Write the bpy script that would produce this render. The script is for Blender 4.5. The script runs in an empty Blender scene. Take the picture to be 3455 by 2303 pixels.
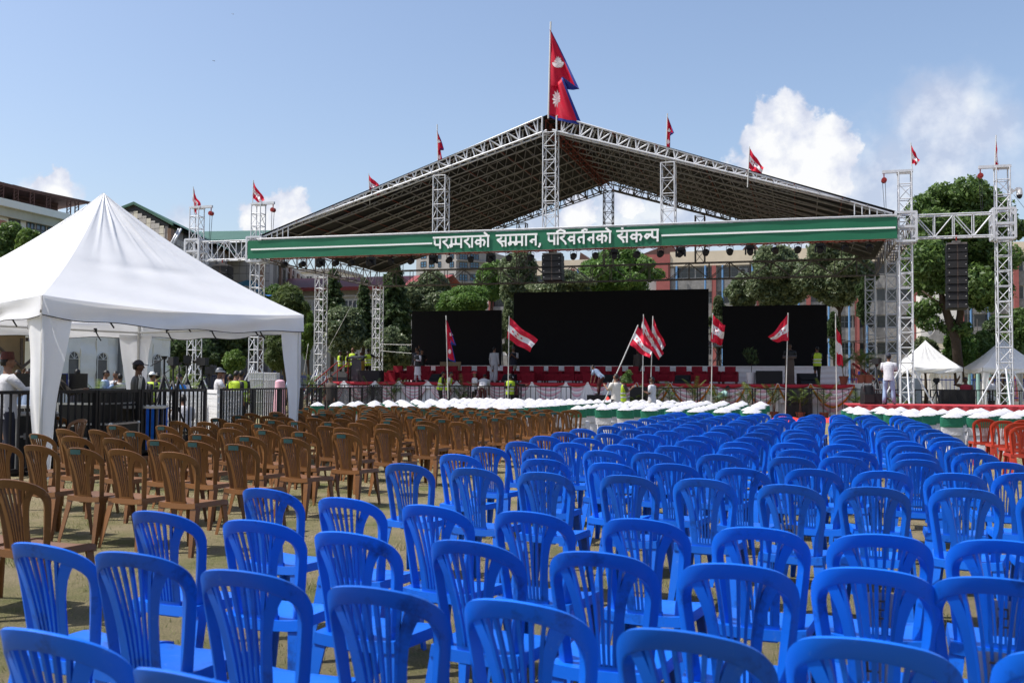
import bpy, bmesh, math, random
import numpy as np
from mathutils import Vector, Matrix
random.seed(7); RNG = np.random.default_rng(7)
SC = bpy.context.scene
COL = SC.collection
PI = math.pi

# ------------------------------------------------------------------ camera
HC = 1.48
FPX, CX, CY = 3391.0, 1727.5, 1151.5
_yaw, _pit, _rol = (math.radians(a) for a in (16.12372, 2.42828, 0.392793))
FW = Vector((-math.sin(_yaw)*math.cos(_pit), math.cos(_yaw)*math.cos(_pit), math.sin(_pit)))
_rt = Vector((math.cos(_yaw), math.sin(_yaw), 0)); _up = _rt.cross(FW)
RT = _rt*math.cos(_rol) + _up*math.sin(_rol)
UP = -_rt*math.sin(_rol) + _up*math.cos(_rol)
cam_data = bpy.data.cameras.new('camera'); cam = bpy.data.objects.new('camera', cam_data)
COL.objects.link(cam); SC.camera = cam
cam_data.sensor_width = 36.0; cam_data.lens = FPX/3455*36
cam_data.clip_start = 0.05; cam_data.clip_end = 5000
m = Matrix((RT, UP, -FW)).transposed().to_4x4(); m.translation = (0, 0, HC); cam.matrix_world = m
cam_data.dof.use_dof = True; cam_data.dof.focus_distance = 22; cam_data.dof.aperture_fstop = 5.6
CAMP = Vector((0, 0, HC))

def at(u, v, Y=None, Z=None, D=None):
    "survey: point seen at photograph pixel (u, v) on the plane Y, the height Z or at depth D"
    d = FW + RT*((u-CX)/FPX) - UP*((v-CY)/FPX)
    t = (Y/d.y) if Y is not None else ((Z-HC)/d.z if Z is not None else D)
    return CAMP + d*t

# ------------------------------------------------------------------ sky, sun, exposure
SUN_EL, SUN_H = math.radians(58), Vector((-0.92, -0.37, 0)).normalized()
SUN_DIR = Vector((SUN_H.x*math.cos(SUN_EL), SUN_H.y*math.cos(SUN_EL), math.sin(SUN_EL)))
world = bpy.data.worlds.new('World'); SC.world = world; world.use_nodes = True
def build_world():
    nt = world.node_tree; N = nt.nodes; L = nt.links; N.clear()
    out = N.new('ShaderNodeOutputWorld')
    sky = N.new('ShaderNodeTexSky'); sky.sky_type = 'NISHITA'; sky.sun_disc = False
    sky.sun_elevation = SUN_EL; sky.sun_rotation = math.atan2(SUN_DIR.x, SUN_DIR.y) % (2*PI)
    sky.altitude = 300; sky.air_density = 1.15; sky.dust_density = 2.8; sky.ozone_density = 1.8
    bg = N.new('ShaderNodeBackground'); bg.inputs[1].default_value = 0.15
    tint = N.new('ShaderNodeMix'); tint.data_type = 'RGBA'; tint.blend_type = 'MULTIPLY'; tint.inputs[0].default_value = 1
    tint.inputs[7].default_value = (1.02, 0.99, 1.01, 1)
    L.new(sky.outputs[0], tint.inputs[6]); L.new(tint.outputs[2], bg.inputs[0])
    tc = N.new('ShaderNodeTexCoord')
    def math_(op, a, b=None, c=None):
        n = N.new('ShaderNodeMath'); n.operation = op
        for i, x in enumerate((a, b, c)):
            if x is None: continue
            if isinstance(x, (int, float)): n.inputs[i].default_value = x
            else: L.new(x, n.inputs[i])
        return n.outputs[0]
    def noise(vec, scale, detail, rough):
        n = N.new('ShaderNodeTexNoise'); n.inputs['Scale'].default_value = scale
        n.inputs['Detail'].default_value = detail; n.inputs['Roughness'].default_value = rough
        L.new(vec, n.inputs['Vector']); return n.outputs['Fac']
    # cumulus banks: centre pixel, radius px, softness weight
    blobs = [(2640, 395, 108, 1), (2565, 455, 80, 1), (2730, 500, 125, 1), (2600, 560, 150, 1), (2700, 640, 160, 1),
             (2850, 640, 190, .7), (2720, 730, 260, .7), (2960, 560, 150, .55), (3170, 370, 170, .66), (3300, 420, 170, .5), (3090, 440, 130, .5), (3180, 540, 260, .5), (2950, 720, 300, .55),
             (170, 632, 66, 1), (95, 645, 60, .7), (235, 652, 50, .7), (960, 690, 80, 1), (885, 730, 85, 1), (1010, 730, 55, 1), (620, 745, 60, .6),
             (1950, 735, 80, 1), (2110, 690, 70, 1), (2080, 760, 150, .68), (2250, 760, 120, .68), (2400, 760, 160, .6), (1800, 800, 120, .7), (2150, 850, 300, .5), (1650, 880, 250, .5)]
    dirs = []
    for u, v, r, w in blobs:
        d = (FW + RT*((u-CX)/FPX) - UP*((v-CY)/FPX)).normalized(); dirs.append((d, r/FPX, w))
    rr = random.Random(3)
    for k in range(16):                      # banks on the rest of the horizon
        az = math.radians(60 + k*15.5 + rr.uniform(-4, 4)) - _yaw*0; el = rr.uniform(.05, .2)
        for q in range(2):
            a2 = PI/2 + math.radians(16) - az + rr.uniform(-.06, .06)
            d = Vector((math.cos(a2)*math.cos(el), math.sin(a2)*math.cos(el), math.sin(el + rr.uniform(-.03, .03))))
            if d.dot(FW) < .8: dirs.append((d, rr.uniform(.05, .1), .8))
    # warp the direction a little so the outlines billow
    nz = N.new('ShaderNodeTexNoise'); nz.inputs['Scale'].default_value = 17; nz.inputs['Detail'].default_value = 6; nz.inputs['Roughness'].default_value = .6
    L.new(tc.outputs['Generated'], nz.inputs['Vector'])
    vs = N.new('ShaderNodeVectorMath'); vs.operation = 'SUBTRACT'; L.new(nz.outputs['Color'], vs.inputs[0]); vs.inputs[1].default_value = (.5, .5, .5)
    vm = N.new('ShaderNodeVectorMath'); vm.operation = 'SCALE'; L.new(vs.outputs[0], vm.inputs[0]); vm.inputs['Scale'].default_value = .062
    va = N.new('ShaderNodeVectorMath'); va.operation = 'ADD'; L.new(tc.outputs['Generated'], va.inputs[0]); L.new(vm.outputs[0], va.inputs[1])
    P = va.outputs[0]
    n1 = noise(tc.outputs['Generated'], 26, 6, .56); n3 = noise(tc.outputs['Generated'], 16, 4, .5)
    def layer(sel, p0, p1, amp, bias, nn):
        best = None
        for d, r, w in sel:
            n = N.new('ShaderNodeVectorMath'); n.operation = 'DISTANCE'; L.new(P, n.inputs[0]); n.inputs[1].default_value = d
            f = math_('MULTIPLY_ADD', n.outputs['Value'], -w/r, w)
            best = f if best is None else math_('MAXIMUM', best, f)
        dens = math_('ADD', best, math_('MULTIPLY_ADD', nn, amp, bias))
        mask = N.new('ShaderNodeMapRange'); mask.interpolation_type = 'SMOOTHSTEP'
        L.new(dens, mask.inputs[0]); mask.inputs[1].default_value = p0; mask.inputs[2].default_value = p1
        return best, mask.outputs[0]
    best, crisp = layer([q for q in dirs if q[2] > .75], .04, .26, 1.0, -.46, n1)
    _, soft = layer([q for q in dirs if q[2] <= .75], -.02, .55, .8, -.34, n3)
    cover = math_('MAXIMUM', crisp, math_('MULTIPLY', soft, .74))
    off = N.new('ShaderNodeVectorMath'); off.operation = 'ADD'; L.new(tc.outputs['Generated'], off.inputs[0]); off.inputs[1].default_value = (-.016, 0, .020)
    n2 = noise(off.outputs[0], 26, 6, .56)
    sh = math_('MULTIPLY_ADD', math_('SUBTRACT', n1, n2), 2.2, .58)
    sh = math_('ADD', sh, math_('MULTIPLY_ADD', math_('MAXIMUM', best, -.15), .55, -.16))
    cr = N.new('ShaderNodeValToRGB'); L.new(sh, cr.inputs[0])
    cr.color_ramp.elements[0].position = .12; cr.color_ramp.elements[0].color = (.58, .63, .78, 1)
    cr.color_ramp.elements[1].position = .9; cr.color_ramp.elements[1].color = (1, 1, 1, 1)
    e = cr.color_ramp.elements.new(.5); e.color = (.78, .81, .91, 1)
    bg2 = N.new('ShaderNodeBackground'); L.new(cr.outputs[0], bg2.inputs[0]); bg2.inputs[1].default_value = 0.84
    mx = N.new('ShaderNodeMixShader'); fac = math_('MULTIPLY', cover, .95)
    L.new(fac, mx.inputs[0]); L.new(bg.outputs[0], mx.inputs[1]); L.new(bg2.outputs[0], mx.inputs[2]); L.new(mx.outputs[0], out.inputs[0])
build_world()
sun_data = bpy.data.lights.new('sun', 'SUN'); sun = bpy.data.objects.new('sun', sun_data); COL.objects.link(sun)
sun_data.energy = 5.0; sun_data.angle = math.radians(.53); sun_data.color = (1, .955, .89)
sun.rotation_euler = SUN_DIR.to_track_quat('Z', 'Y').to_euler(); sun.location = (0, 0, 40)
SC.view_settings.view_transform = 'Standard'; SC.view_settings.look = 'None'
SC.view_settings.exposure = 0.27; SC.view_settings.gamma = 1; SC.view_settings.use_curve_mapping = False
SC.render.engine = 'CYCLES'; SC.cycles.max_bounces = 6; SC.cycles.transparent_max_bounces = 8
SC.cycles.use_denoising = True

# ------------------------------------------------------------------ materials
def material(name, col, rough=.6, var=.18, scale=6, bump=0., bscale=40, spec=.35, metal=0., col2=None, sharp=False, obj_var=0., trans=0., coat=0.):
    "procedural surface: colour varied by noise, optional per-object shift and fine relief"
    mt = bpy.data.materials.new(name); mt.use_nodes = True
    nt = mt.node_tree; N = nt.nodes; L = nt.links; b = N['Principled BSDF']
    c = Vector(col)
    c2 = Vector(col2) if col2 else c*(1-var)
    tc = N.new('ShaderNodeTexCoord')
    nz = N.new('ShaderNodeTexNoise'); nz.inputs['Scale'].default_value = scale; nz.inputs['Detail'].default_value = 6; nz.inputs['Roughness'].default_value = .65
    L.new(tc.outputs['Object'], nz.inputs['Vector'])
    rp = N.new('ShaderNodeValToRGB'); L.new(nz.outputs['Fac'], rp.inputs[0])
    a, z = (.47, .53) if sharp else (.3, .7)
    rp.color_ramp.elements[0].position = a; rp.color_ramp.elements[0].color = (*c2, 1)
    rp.color_ramp.elements[1].position = z; rp.color_ramp.elements[1].color = (*c, 1)
    o = rp.outputs[0]
    if obj_var:
        oi = N.new('ShaderNodeObjectInfo'); mr = N.new('ShaderNodeMapRange')
        L.new(oi.outputs['Random'], mr.inputs[0]); mr.inputs[3].default_value = 1-obj_var; mr.inputs[4].default_value = 1+obj_var*.6
        hv = N.new('ShaderNodeHueSaturation'); L.new(mr.outputs[0], hv.inputs['Value']); L.new(o, hv.inputs['Color']); o = hv.outputs[0]
    L.new(o, b.inputs['Base Color'])
    b.inputs['Roughness'].default_value = rough; b.inputs['Metallic'].default_value = metal
    b.inputs['Specular IOR Level'].default_value = spec
    if coat: b.inputs['Coat Weight'].default_value = coat; b.inputs['Coat Roughness'].default_value = .25
    if bump:
        n2 = N.new('ShaderNodeTexNoise'); n2.inputs['Scale'].default_value = bscale; n2.inputs['Detail'].default_value = 4
        L.new(tc.outputs['Object'], n2.inputs['Vector'])
        bp = N.new('ShaderNodeBump'); bp.inputs['Strength'].default_value = bump; bp.inputs['Distance'].default_value = .02
        L.new(n2.outputs['Fac'], bp.inputs['Height']); L.new(bp.outputs[0], b.inputs['Normal'])
    if trans:
        tr = N.new('ShaderNodeBsdfTranslucent'); L.new(o, tr.inputs[0]); ms = N.new('ShaderNodeMixShader'); ms.inputs[0].default_value = trans
        L.new(b.outputs[0], ms.inputs[1]); L.new(tr.outputs[0], ms.inputs[2]); L.new(ms.outputs[0], N['Material Output'].inputs[0])
    return mt

def leaf_material(name, dark, light, rough=.5, trans=.4):
    mt = bpy.data.materials.new(name); mt.use_nodes = True
    nt = mt.node_tree; N = nt.nodes; L = nt.links; b = N['Principled BSDF']
    g = N.new('ShaderNodeNewGeometry'); rp = N.new('ShaderNodeValToRGB'); L.new(g.outputs['Random Per Island'], rp.inputs[0])
    rp.color_ramp.elements[0].color = (*dark, 1); rp.color_ramp.elements[1].color = (*light, 1)
    L.new(rp.outputs[0], b.inputs['Base Color']); b.inputs['Roughness'].default_value = rough; b.inputs['Specular IOR Level'].default_value = .4
    tr = N.new('ShaderNodeBsdfTranslucent'); L.new(rp.outputs[0], tr.inputs[0]); ms = N.new('ShaderNodeMixShader'); ms.inputs[0].default_value = trans
    L.new(b.outputs[0], ms.inputs[1]); L.new(tr.outputs[0], ms.inputs[2]); L.new(ms.outputs[0], N['Material Output'].inputs[0])
    return mt

def plastic(name, col, dirt, pale, rough=.38):
    "worn moulded plastic: base colour, dark grime patches, pale scuffs"
    mt = bpy.data.materials.new(name); mt.use_nodes = True
    nt = mt.node_tree; N = nt.nodes; L = nt.links; b = N['Principled BSDF']
    tc = N.new('ShaderNodeTexCoord'); oi = N.new('ShaderNodeObjectInfo')
    cx = N.new('ShaderNodeVectorMath'); cx.operation = 'ADD'; L.new(tc.outputs['Object'], cx.inputs[0]); L.new(oi.outputs['Location'], cx.inputs[1])
    def nz(s, d, r): 
        n = N.new('ShaderNodeTexNoise'); n.inputs['Scale'].default_value = s; n.inputs['Detail'].default_value = d; n.inputs['Roughness'].default_value = r
        L.new(cx.outputs[0], n.inputs['Vector']); return n
    def ramp(src, p0, p1):
        r = N.new('ShaderNodeMapRange'); r.inputs[1].default_value = p0; r.inputs[2].default_value = p1; L.new(src, r.inputs[0]); return r.outputs[0]
    def mix(fac, a, bb):
        x = N.new('ShaderNodeMix'); x.data_type = 'RGBA'; L.new(fac, x.inputs[0])
        for i, q in ((6, a), (7, bb)):
            if isinstance(q, tuple): x.inputs[i].default_value = (*q, 1)
            else: L.new(q, x.inputs[i])
        return x.outputs[2]
    o = mix(ramp(nz(6, 7, .72).outputs['Fac'], .56, .74), col, dirt)
    s2 = nz(16, 8, .75)
    o = mix(ramp(s2.outputs['Fac'], .62, .78), o, pale)
    mr = N.new('ShaderNodeMapRange'); L.new(oi.outputs['Random'], mr.inputs[0]); mr.inputs[3].default_value = .78; mr.inputs[4].default_value = 1.15
    hv = N.new('ShaderNodeHueSaturation'); L.new(mr.outputs[0], hv.inputs['Value']); L.new(o, hv.inputs['Color'])
    L.new(hv.outputs[0], b.inputs['Base Color'])
    rr = N.new('ShaderNodeMapRange'); L.new(s2.outputs['Fac'], rr.inputs[0]); rr.inputs[3].default_value = rough-.1; rr.inputs[4].default_value = rough+.25
    L.new(rr.outputs[0], b.inputs['Roughness']); b.inputs['Specular IOR Level'].default_value = .42
    return mt

M = {}
def mk(k, *a, **kw): M[k] = material(k, *a, **kw)
M['blue'] = plastic('blue_plastic', (.004, .122, .62), (.005, .034, .18), (.09, .23, .56), .31)
M['brown'] = plastic('brown_plastic', (.170, .072, .021), (.055, .022, .008), (.36, .18, .08), .32)
M['red_chair'] = plastic('red_plastic', (.42, .040, .016), (.22, .02, .012), (.5, .13, .08))
mk('teal_tape', (.010, .050, .052), .5)
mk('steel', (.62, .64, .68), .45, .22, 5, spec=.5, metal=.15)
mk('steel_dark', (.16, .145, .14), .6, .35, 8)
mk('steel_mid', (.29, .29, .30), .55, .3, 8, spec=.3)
mk('steel_red', (.20, .045, .035), .6, .3, 8)
mk('tarp', (.016, .018, .023), .6, .5, 1.2, bump=.6, bscale=3, spec=.08)
mk('banner', (.012, .135, .068), .5, .10, 1.5)
mk('print_white', (.82, .83, .82), .5, .04)
mk('tent_white', (.87, .88, .90), .42, .07, 1.1, bump=.2, bscale=5, trans=.26)
mk('hall_white', (.70, .74, .76), .5, .12, 2, trans=.1)
mk('tan', (.27, .19, .105), .7, .2, 3)
mk('black', (.012, .012, .013), .5, .3, 20)
mk('black_paint', (.010, .010, .013), .45, .3, 15, spec=.25)
mk('screen', (.0065, .0065, .0085), .6, .15, 30, spec=.12)
mk('screen_off', (.010, .012, .018), .25, .15, 10)
mk('grille', (.016, .016, .018), .7, .4, 120)
mk('cloth_white', (.56, .56, .59), .85, .15, 9, bump=.6, bscale=16)
mk('cloth_green', (.020, .185, .110), .75, .3, 10, bump=.3, bscale=20)
mk('sofa', (.29, .008, .024), .85, .35, 9)
mk('drape_white', (.88, .86, .88), .75, .08, 5, trans=.1)
mk('drape_pink', (.80, .46, .54), .75, .15, 5, trans=.1)
mk('drape_red', (.46, .018, .035), .7, .3, 6)
mk('carpet', (.40, .035, .045), .9, .2, 14)
mk('red_cloth', (.62, .045, .035), .7, .25, 3)
mk('flag_red', (.68, .012, .048), .6, .12, 5, trans=.3)
mk('flag_white', (.86, .84, .86), .6, .08, 5, trans=.3)
mk('nepal_red', (.58, .005, .036), .6, .12, 4, trans=.3)
mk('nepal_blue', (.012, .030, .24), .6, .15, 4, trans=.2)
mk('pole', (.62, .62, .60), .4, .15, 6, metal=.2)
mk('aluminium', (.55, .56, .58), .35, .2, 9, metal=.7)
mk('concrete', (.30, .29, .28), .85, .3, 1.2, bump=.3, bscale=8)
mk('cream', (.62, .54, .42), .85, .18, .6)
mk('cream2', (.56, .53, .45), .85, .2, .6)
mk('white_wall', (.66, .64, .60), .85, .15, .5)
mk('hotel_wall', (.86, .82, .78), .85, .08, .5)
mk('pink_wall', (.52, .24, .19), .85, .15, .5)
mk('brick_red', (.31, .095, .088), .8, .2, 2)
mk('stone', (.27, .265, .26), .9, .45, 1.6, bump=1, bscale=3)
mk('blue_pipe', (.12, .26, .48), .5, .25, 3)
mk('mint_pipe', (.30, .50, .48), .5, .25, 3)
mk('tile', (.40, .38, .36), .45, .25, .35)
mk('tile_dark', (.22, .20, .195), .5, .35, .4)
mk('pilaster', (.27, .17, .12), .7, .25, 1)
mk('green_roof', (.045, .115, .085), .6, .2, .5)
mk('red_roof', (.28, .060, .058), .6, .25, .6)
mk('rust_roof', (.13, .065, .052), .8, .3, .5)
mk('glass_dark', (.022, .028, .034), .12, .3, 1, spec=.6)
mk('glass_blue', (.045, .15, .27), .12, .3, .6, spec=.6)
mk('window_grey', (.12, .13, .14), .3, .3, .8)
mk('bark', (.060, .042, .028), .9, .4, 8, bump=.8, bscale=14)
mk('pot', (.30, .085, .050), .75, .2, 8)
mk('white_pot', (.75, .75, .74), .4, .05)
mk('soil', (.04, .028, .018), .95)
mk('wood', (.10, .070, .055), .6, .4, 9)
mk('podium_grey', (.075, .072, .078), .5, .3, 5)
mk('gold', (.42, .27, .035), .45, .2, 8)
mk('ibc', (.55, .57, .52), .4, .1, 3)
mk('skin', (.20, .100, .060), .55, .15, 9)
mk('skin_dark', (.105, .050, .030), .55, .15, 9)
mk('hair', (.008, .007, .007), .5, .4, 30)
mk('hoist', (.28, .022, .018), .4, .2, 10)
mk('orange', (.60, .17, .012), .8, .3, 40)
mk('rubber', (.02, .02, .02), .8)
mk('paper', (.62, .62, .64), .8, .06)
mk('cable', (.02, .02, .022), .6)
mk('blue_tarp', (.03, .15, .45), .5, .25, 2)
LEAF = {'mid': leaf_material('leaf_mid', (0.041, 0.090, 0.022), (0.152, 0.238, 0.063)),
        'grey': leaf_material('leaf_grey', (0.049, 0.083, 0.034), (0.220, 0.262, 0.140), .36),
        'bright': leaf_material('leaf_bright', (0.059, 0.122, 0.022), (0.183, 0.275, 0.061)),
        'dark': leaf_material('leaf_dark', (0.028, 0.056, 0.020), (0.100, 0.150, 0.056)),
        'feather': leaf_material('leaf_feather', (0.051, 0.122, 0.024), (0.165, 0.275, 0.063)),
        'pine': leaf_material('leaf_pine', (0.049, 0.081, 0.022), (0.134, 0.183, 0.059)),
        'yellow': leaf_material('leaf_yellow', (0.195, 0.183, 0.024), (0.439, 0.366, 0.061)),
        'palm': leaf_material('leaf_palm', (0.055, 0.110, 0.020), (0.183, 0.244, 0.061)),
        'grass': leaf_material('leaf_grass', (0.122, 0.152, 0.043), (0.317, 0.293, 0.122), .8, .2)}

# ------------------------------------------------------------------ mesh helpers
class MB:
    "collects shapes for ONE mesh"
    def __init__(s): s.v = []; s.f = []; s.m = []; s.sm = []
    def add(s, vs, fs, mi=0, smooth=False):
        o = len(s.v); s.v.extend(tuple(x) for x in vs)
        for f in fs: s.f.append(tuple(i+o for i in f)); s.m.append(mi); s.sm.append(smooth)
        return s
    def box(s, c, size, rz=0., mi=0, mat=None):
        sx, sy, sz = (q/2 for q in size); pts = []
        for z in (-sz, sz):
            for x, y in ((-sx, -sy), (sx, -sy), (sx, sy), (-sx, sy)): pts.append(Vector((x, y, z)))
        if mat is None: mat = Matrix.Translation(Vector(c)) @ Matrix.Rotation(rz, 4, 'Z')
        else: mat = Matrix.Translation(Vector(c)) @ mat
        return s.add([mat @ p for p in pts], [(0,3,2,1),(4,5,6,7),(0,1,5,4),(1,2,6,5),(2,3,7,6),(3,0,4,7)], mi)
    def span(s, a, b, mi=0):
        return s.box([(a[i]+b[i])/2 for i in range(3)], [abs(b[i]-a[i]) for i in range(3)], 0, mi)
    def tube(s, a, b, r, n=6, mi=0, r2=None, cap=True):
        a = Vector(a); b = Vector(b); d = b-a
        if d.length < 1e-6: return s
        q = d.to_track_quat('Z', 'Y'); r2 = r if r2 is None else r2; vs = []
        for p, rad in ((a, r), (b, r2)):
            for i in range(n):
                t = 2*PI*(i+.5)/n; vs.append(p + q @ Vector((math.cos(t)*rad, math.sin(t)*rad, 0)))
        s.add(vs, [(i, (i+1) % n, n+(i+1) % n, n+i) for i in range(n)], mi, n > 4)
        if cap: s.add(vs, [tuple(range(n-1, -1, -1)), tuple(range(n, 2*n))], mi)
        return s
    def path(s, pts, r, n=6, mi=0):
        rs = r if isinstance(r, (list, tuple)) else [r]*len(pts)
        pts = [Vector(p) for p in pts]; vs = []; fs = []
        for k, p in enumerate(pts):
            d = (pts[min(k+1, len(pts)-1)] - pts[max(k-1, 0)]); q = d.to_track_quat('Z', 'Y')
            for i in range(n):
                t = 2*PI*i/n; vs.append(p + q @ Vector((math.cos(t)*rs[k], math.sin(t)*rs[k], 0)))
        for k in range(len(pts)-1):
            for i in range(n): fs.append((k*n+i, k*n+(i+1) % n, (k+1)*n+(i+1) % n, (k+1)*n+i))
        fs.append(tuple(range(n-1, -1, -1))); fs.append(tuple(range((len(pts)-1)*n, len(pts)*n)))
        return s.add(vs, fs, mi, True)
    def grid(s, fn, nu, nv, mi=0, smooth=True, closed=False):
        vs = [fn(i/nu, j/nv) for j in range(nv+1) for i in range(nu+1)]
        fs = [(j*(nu+1)+i, j*(nu+1)+i+1, (j+1)*(nu+1)+i+1, (j+1)*(nu+1)+i) for j in range(nv) for i in range(nu)]
        return s.add(vs, fs, mi, smooth)
    def sweep(s, pts, normals, sec, scale=None, mi=0, smooth=True):
        "section (w, n) swept along pts; n follows the given normals"
        pts = [Vector(p) for p in pts]; k = len(sec); vs = []; fs = []
        for i, p in enumerate(pts):
            T = (pts[min(i+1, len(pts)-1)]-pts[max(i-1, 0)]).normalized()
            Nn = Vector(normals[i]); Nn = (Nn - T*Nn.dot(T)).normalized(); W = T.cross(Nn)
            sc = scale[i] if scale else (1, 1)
            for w, n in sec: vs.append(p + W*(w*sc[0]) + Nn*(n*sc[1]))
        for i in range(len(pts)-1):
            for j in range(k): fs.append((i*k+j, i*k+(j+1) % k, (i+1)*k+(j+1) % k, (i+1)*k+j))
        fs.append(tuple(range(k-1, -1, -1))); fs.append(tuple(range((len(pts)-1)*k, len(pts)*k)))
        return s.add(vs, fs, mi, smooth)
    def ball(s, c, r, nu=10, nv=7, mi=0, mat=None):
        c = Vector(c); r = Vector(r) if not isinstance(r, (int, float)) else Vector((r, r, r)); vs = []; fs = []
        for j in range(nv+1):
            th = PI*j/nv
            for i in range(nu):
                ph = 2*PI*i/nu; p = Vector((math.sin(th)*math.cos(ph)*r.x, math.sin(th)*math.sin(ph)*r.y, math.cos(th)*r.z))
                vs.append(c + (mat @ p if mat else p))
        for j in range(nv):
            for i in range(nu): fs.append((j*nu+i, (j+1)*nu+i, (j+1)*nu+(i+1) % nu, j*nu+(i+1) % nu))
        return s.add(vs, fs, mi, True)
    def prism(s, poly, a, b, mi=0):
        "polygon given as 3-D points, extruded by vector b-a offset"
        n = len(poly); off = Vector(b)-Vector(a); vs = [Vector(p) for p in poly] + [Vector(p)+off for p in poly]
        return s.add(vs, [tuple(range(n-1, -1, -1)), tuple(range(n, 2*n))] + [(i, (i+1) % n, n+(i+1) % n, n+i) for i in range(n)], mi)
    def mesh(s, name, mats, sharp=None):
        me = bpy.data.meshes.new(name); me.from_pydata(s.v, [], s.f)
        for mt in (mats if isinstance(mats, (list, tuple)) else [mats]): me.materials.append(M[mt] if isinstance(mt, str) else mt)
        me.polygons.foreach_set('material_index', s.m); me.polygons.foreach_set('use_smooth', s.sm)
        if sharp: me.set_sharp_from_angle(angle=math.radians(sharp))
        me.update(); return me
    def build(s, name, mats, parent=None, sharp=None, **kw): return obj(name, s.mesh(name, mats, sharp), parent, **kw)

KIDS = {}
def obj(name, me, parent=None, loc=None, rz=None, kind=None, label=None, cat=None, group=None):
    o = bpy.data.objects.new(name, me); COL.objects.link(o)
    if parent: o.parent = parent; KIDS.setdefault(parent.name, []).append(o)
    if loc is not None: o.location = loc
    if rz is not None: o.rotation_euler = (0, 0, rz)
    if kind: o['kind'] = kind
    tag(o, label, cat, group); return o
def tag(o, label=None, cat=None, group=None):
    if label: o['label'] = label
    if cat: o['category'] = cat
    if group: o['group'] = group
    return o
def thing(name, label, cat, loc=(0, 0, 0), rz=0., group=None): return obj(name, None, None, loc, rz, None, label, cat, group)
def dup(root, loc=None, rz=None, label=None, group=None, parent=None):
    r = root.copy(); COL.objects.link(r)
    if loc is not None: r.location = loc
    if rz is not None: r.rotation_euler = (0, 0, rz)
    if parent: r.parent = parent; KIDS.setdefault(parent.name, []).append(r)
    if label: r['label'] = label
    if group: r['group'] = group
    for ch in KIDS.get(root.name, ()): dup(ch, parent=r)
    return r
ORD = ['', 'first', 'second', 'third', 'fourth', 'fifth', 'sixth', 'seventh', 'eighth', 'ninth', 'tenth', 'eleventh', 'twelfth', 'thirteenth', 'fourteenth', 'fifteenth',
       'sixteenth', 'seventeenth', 'eighteenth', 'nineteenth', 'twentieth', 'twenty-first', 'twenty-second', 'twenty-third', 'twenty-fourth', 'twenty-fifth', 'twenty-sixth']

# ================================================================== ground
def ground():
    mt = bpy.data.materials.new('lawn'); mt.use_nodes = True
    nt = mt.node_tree; N = nt.nodes; L = nt.links; b = N['Principled BSDF']
    tc = N.new('ShaderNodeTexCoord')
    def nz(s, d, r=.6):
        n = N.new('ShaderNodeTexNoise'); n.inputs['Scale'].default_value = s; n.inputs['Detail'].default_value = d; n.inputs['Roughness'].default_value = r
        L.new(tc.outputs['Object'], n.inputs['Vector']); return n.outputs['Fac']
    def ramp(src, *stops):
        r = N.new('ShaderNodeValToRGB'); L.new(src, r.inputs[0]); e = r.color_ramp.elements
        e[0].position, e[0].color = stops[0][0], (*stops[0][1], 1); e[1].position, e[1].color = stops[-1][0], (*stops[-1][1], 1)
        for p, c in stops[1:-1]: x = e.new(p); x.color = (*c, 1)
        return r.outputs[0]
    big = ramp(nz(1.3, 5), (.34, (.37, .31, .22)), (.50, (.30, .265, .165)), (.68, (.18, .195, .085)))
    fine = ramp(nz(75, 9, .82), (.34, (.22, .22, .16)), (.5, (.95, .93, .85)), (.68, (1.75, 1.65, 1.4)))
    x = N.new('ShaderNodeMix'); x.data_type = 'RGBA'; x.blend_type = 'MULTIPLY'; x.inputs[0].default_value = .85
    L.new(big, x.inputs[6]); L.new(fine, x.inputs[7]); L.new(x.outputs[2], b.inputs['Base Color'])
    b.inputs['Roughness'].default_value = .95; b.inputs['Specular IOR Level'].default_value = .1
    bp = N.new('ShaderNodeBump'); bp.inputs['Strength'].default_value = 1; bp.inputs['Distance'].default_value = .05
    L.new(nz(70, 8, .8), bp.inputs['Height']); L.new(bp.outputs[0], b.inputs['Normal'])
    M['lawn'] = mt
    g = MB(); R = 1500
    g.add([(-R, -R, 0), (R, -R, 0), (R, R, 0), (-R, R, 0)], [(0, 1, 2, 3)]); g.build('ground', 'lawn', kind='structure')
    # road behind the perimeter fence
    a = MB(); a.add([(-200, 82, .004), (200, 82, .004), (200, 90, .004), (-200, 90, .004)], [(0, 1, 2, 3)])
    mk('asphalt', (.055, .055, .057), .9, .2, 3); a.build('road', 'asphalt', kind='structure')
    # grass tufts on the near part of the field
    vs = []; fs = []
    def blade(x, y, h, w):
        an = RNG.uniform(0, 6.283); lx, ly = RNG.normal(0, .45, 2)*h; dx, dy = math.cos(an)*w, math.sin(an)*w; k = len(vs)
        vs.extend([(x-dx, y-dy, 0), (x+dx, y+dy, 0), (x+lx, y+ly, h)]); fs.append((k, k+1, k+2))
    for _ in range(2600):
        y = 1.6 + 14*RNG.random()**1.7; x = RNG.uniform(-.75*y-1.2, .35*y+.8) ; tall = RNG.random() < .05
        for q in range(26 if tall else 14):
            r = .05 if tall else .14
            blade(x+RNG.normal(0, r), y+RNG.normal(0, r), RNG.uniform(.05, .13) if tall else RNG.uniform(.012, .04), RNG.uniform(.0015, .0035))
    me = bpy.data.meshes.new('grass'); me.from_pydata(vs, [], fs); me.materials.append(LEAF['grass']); obj('grass', me, kind='stuff')
ground()

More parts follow.
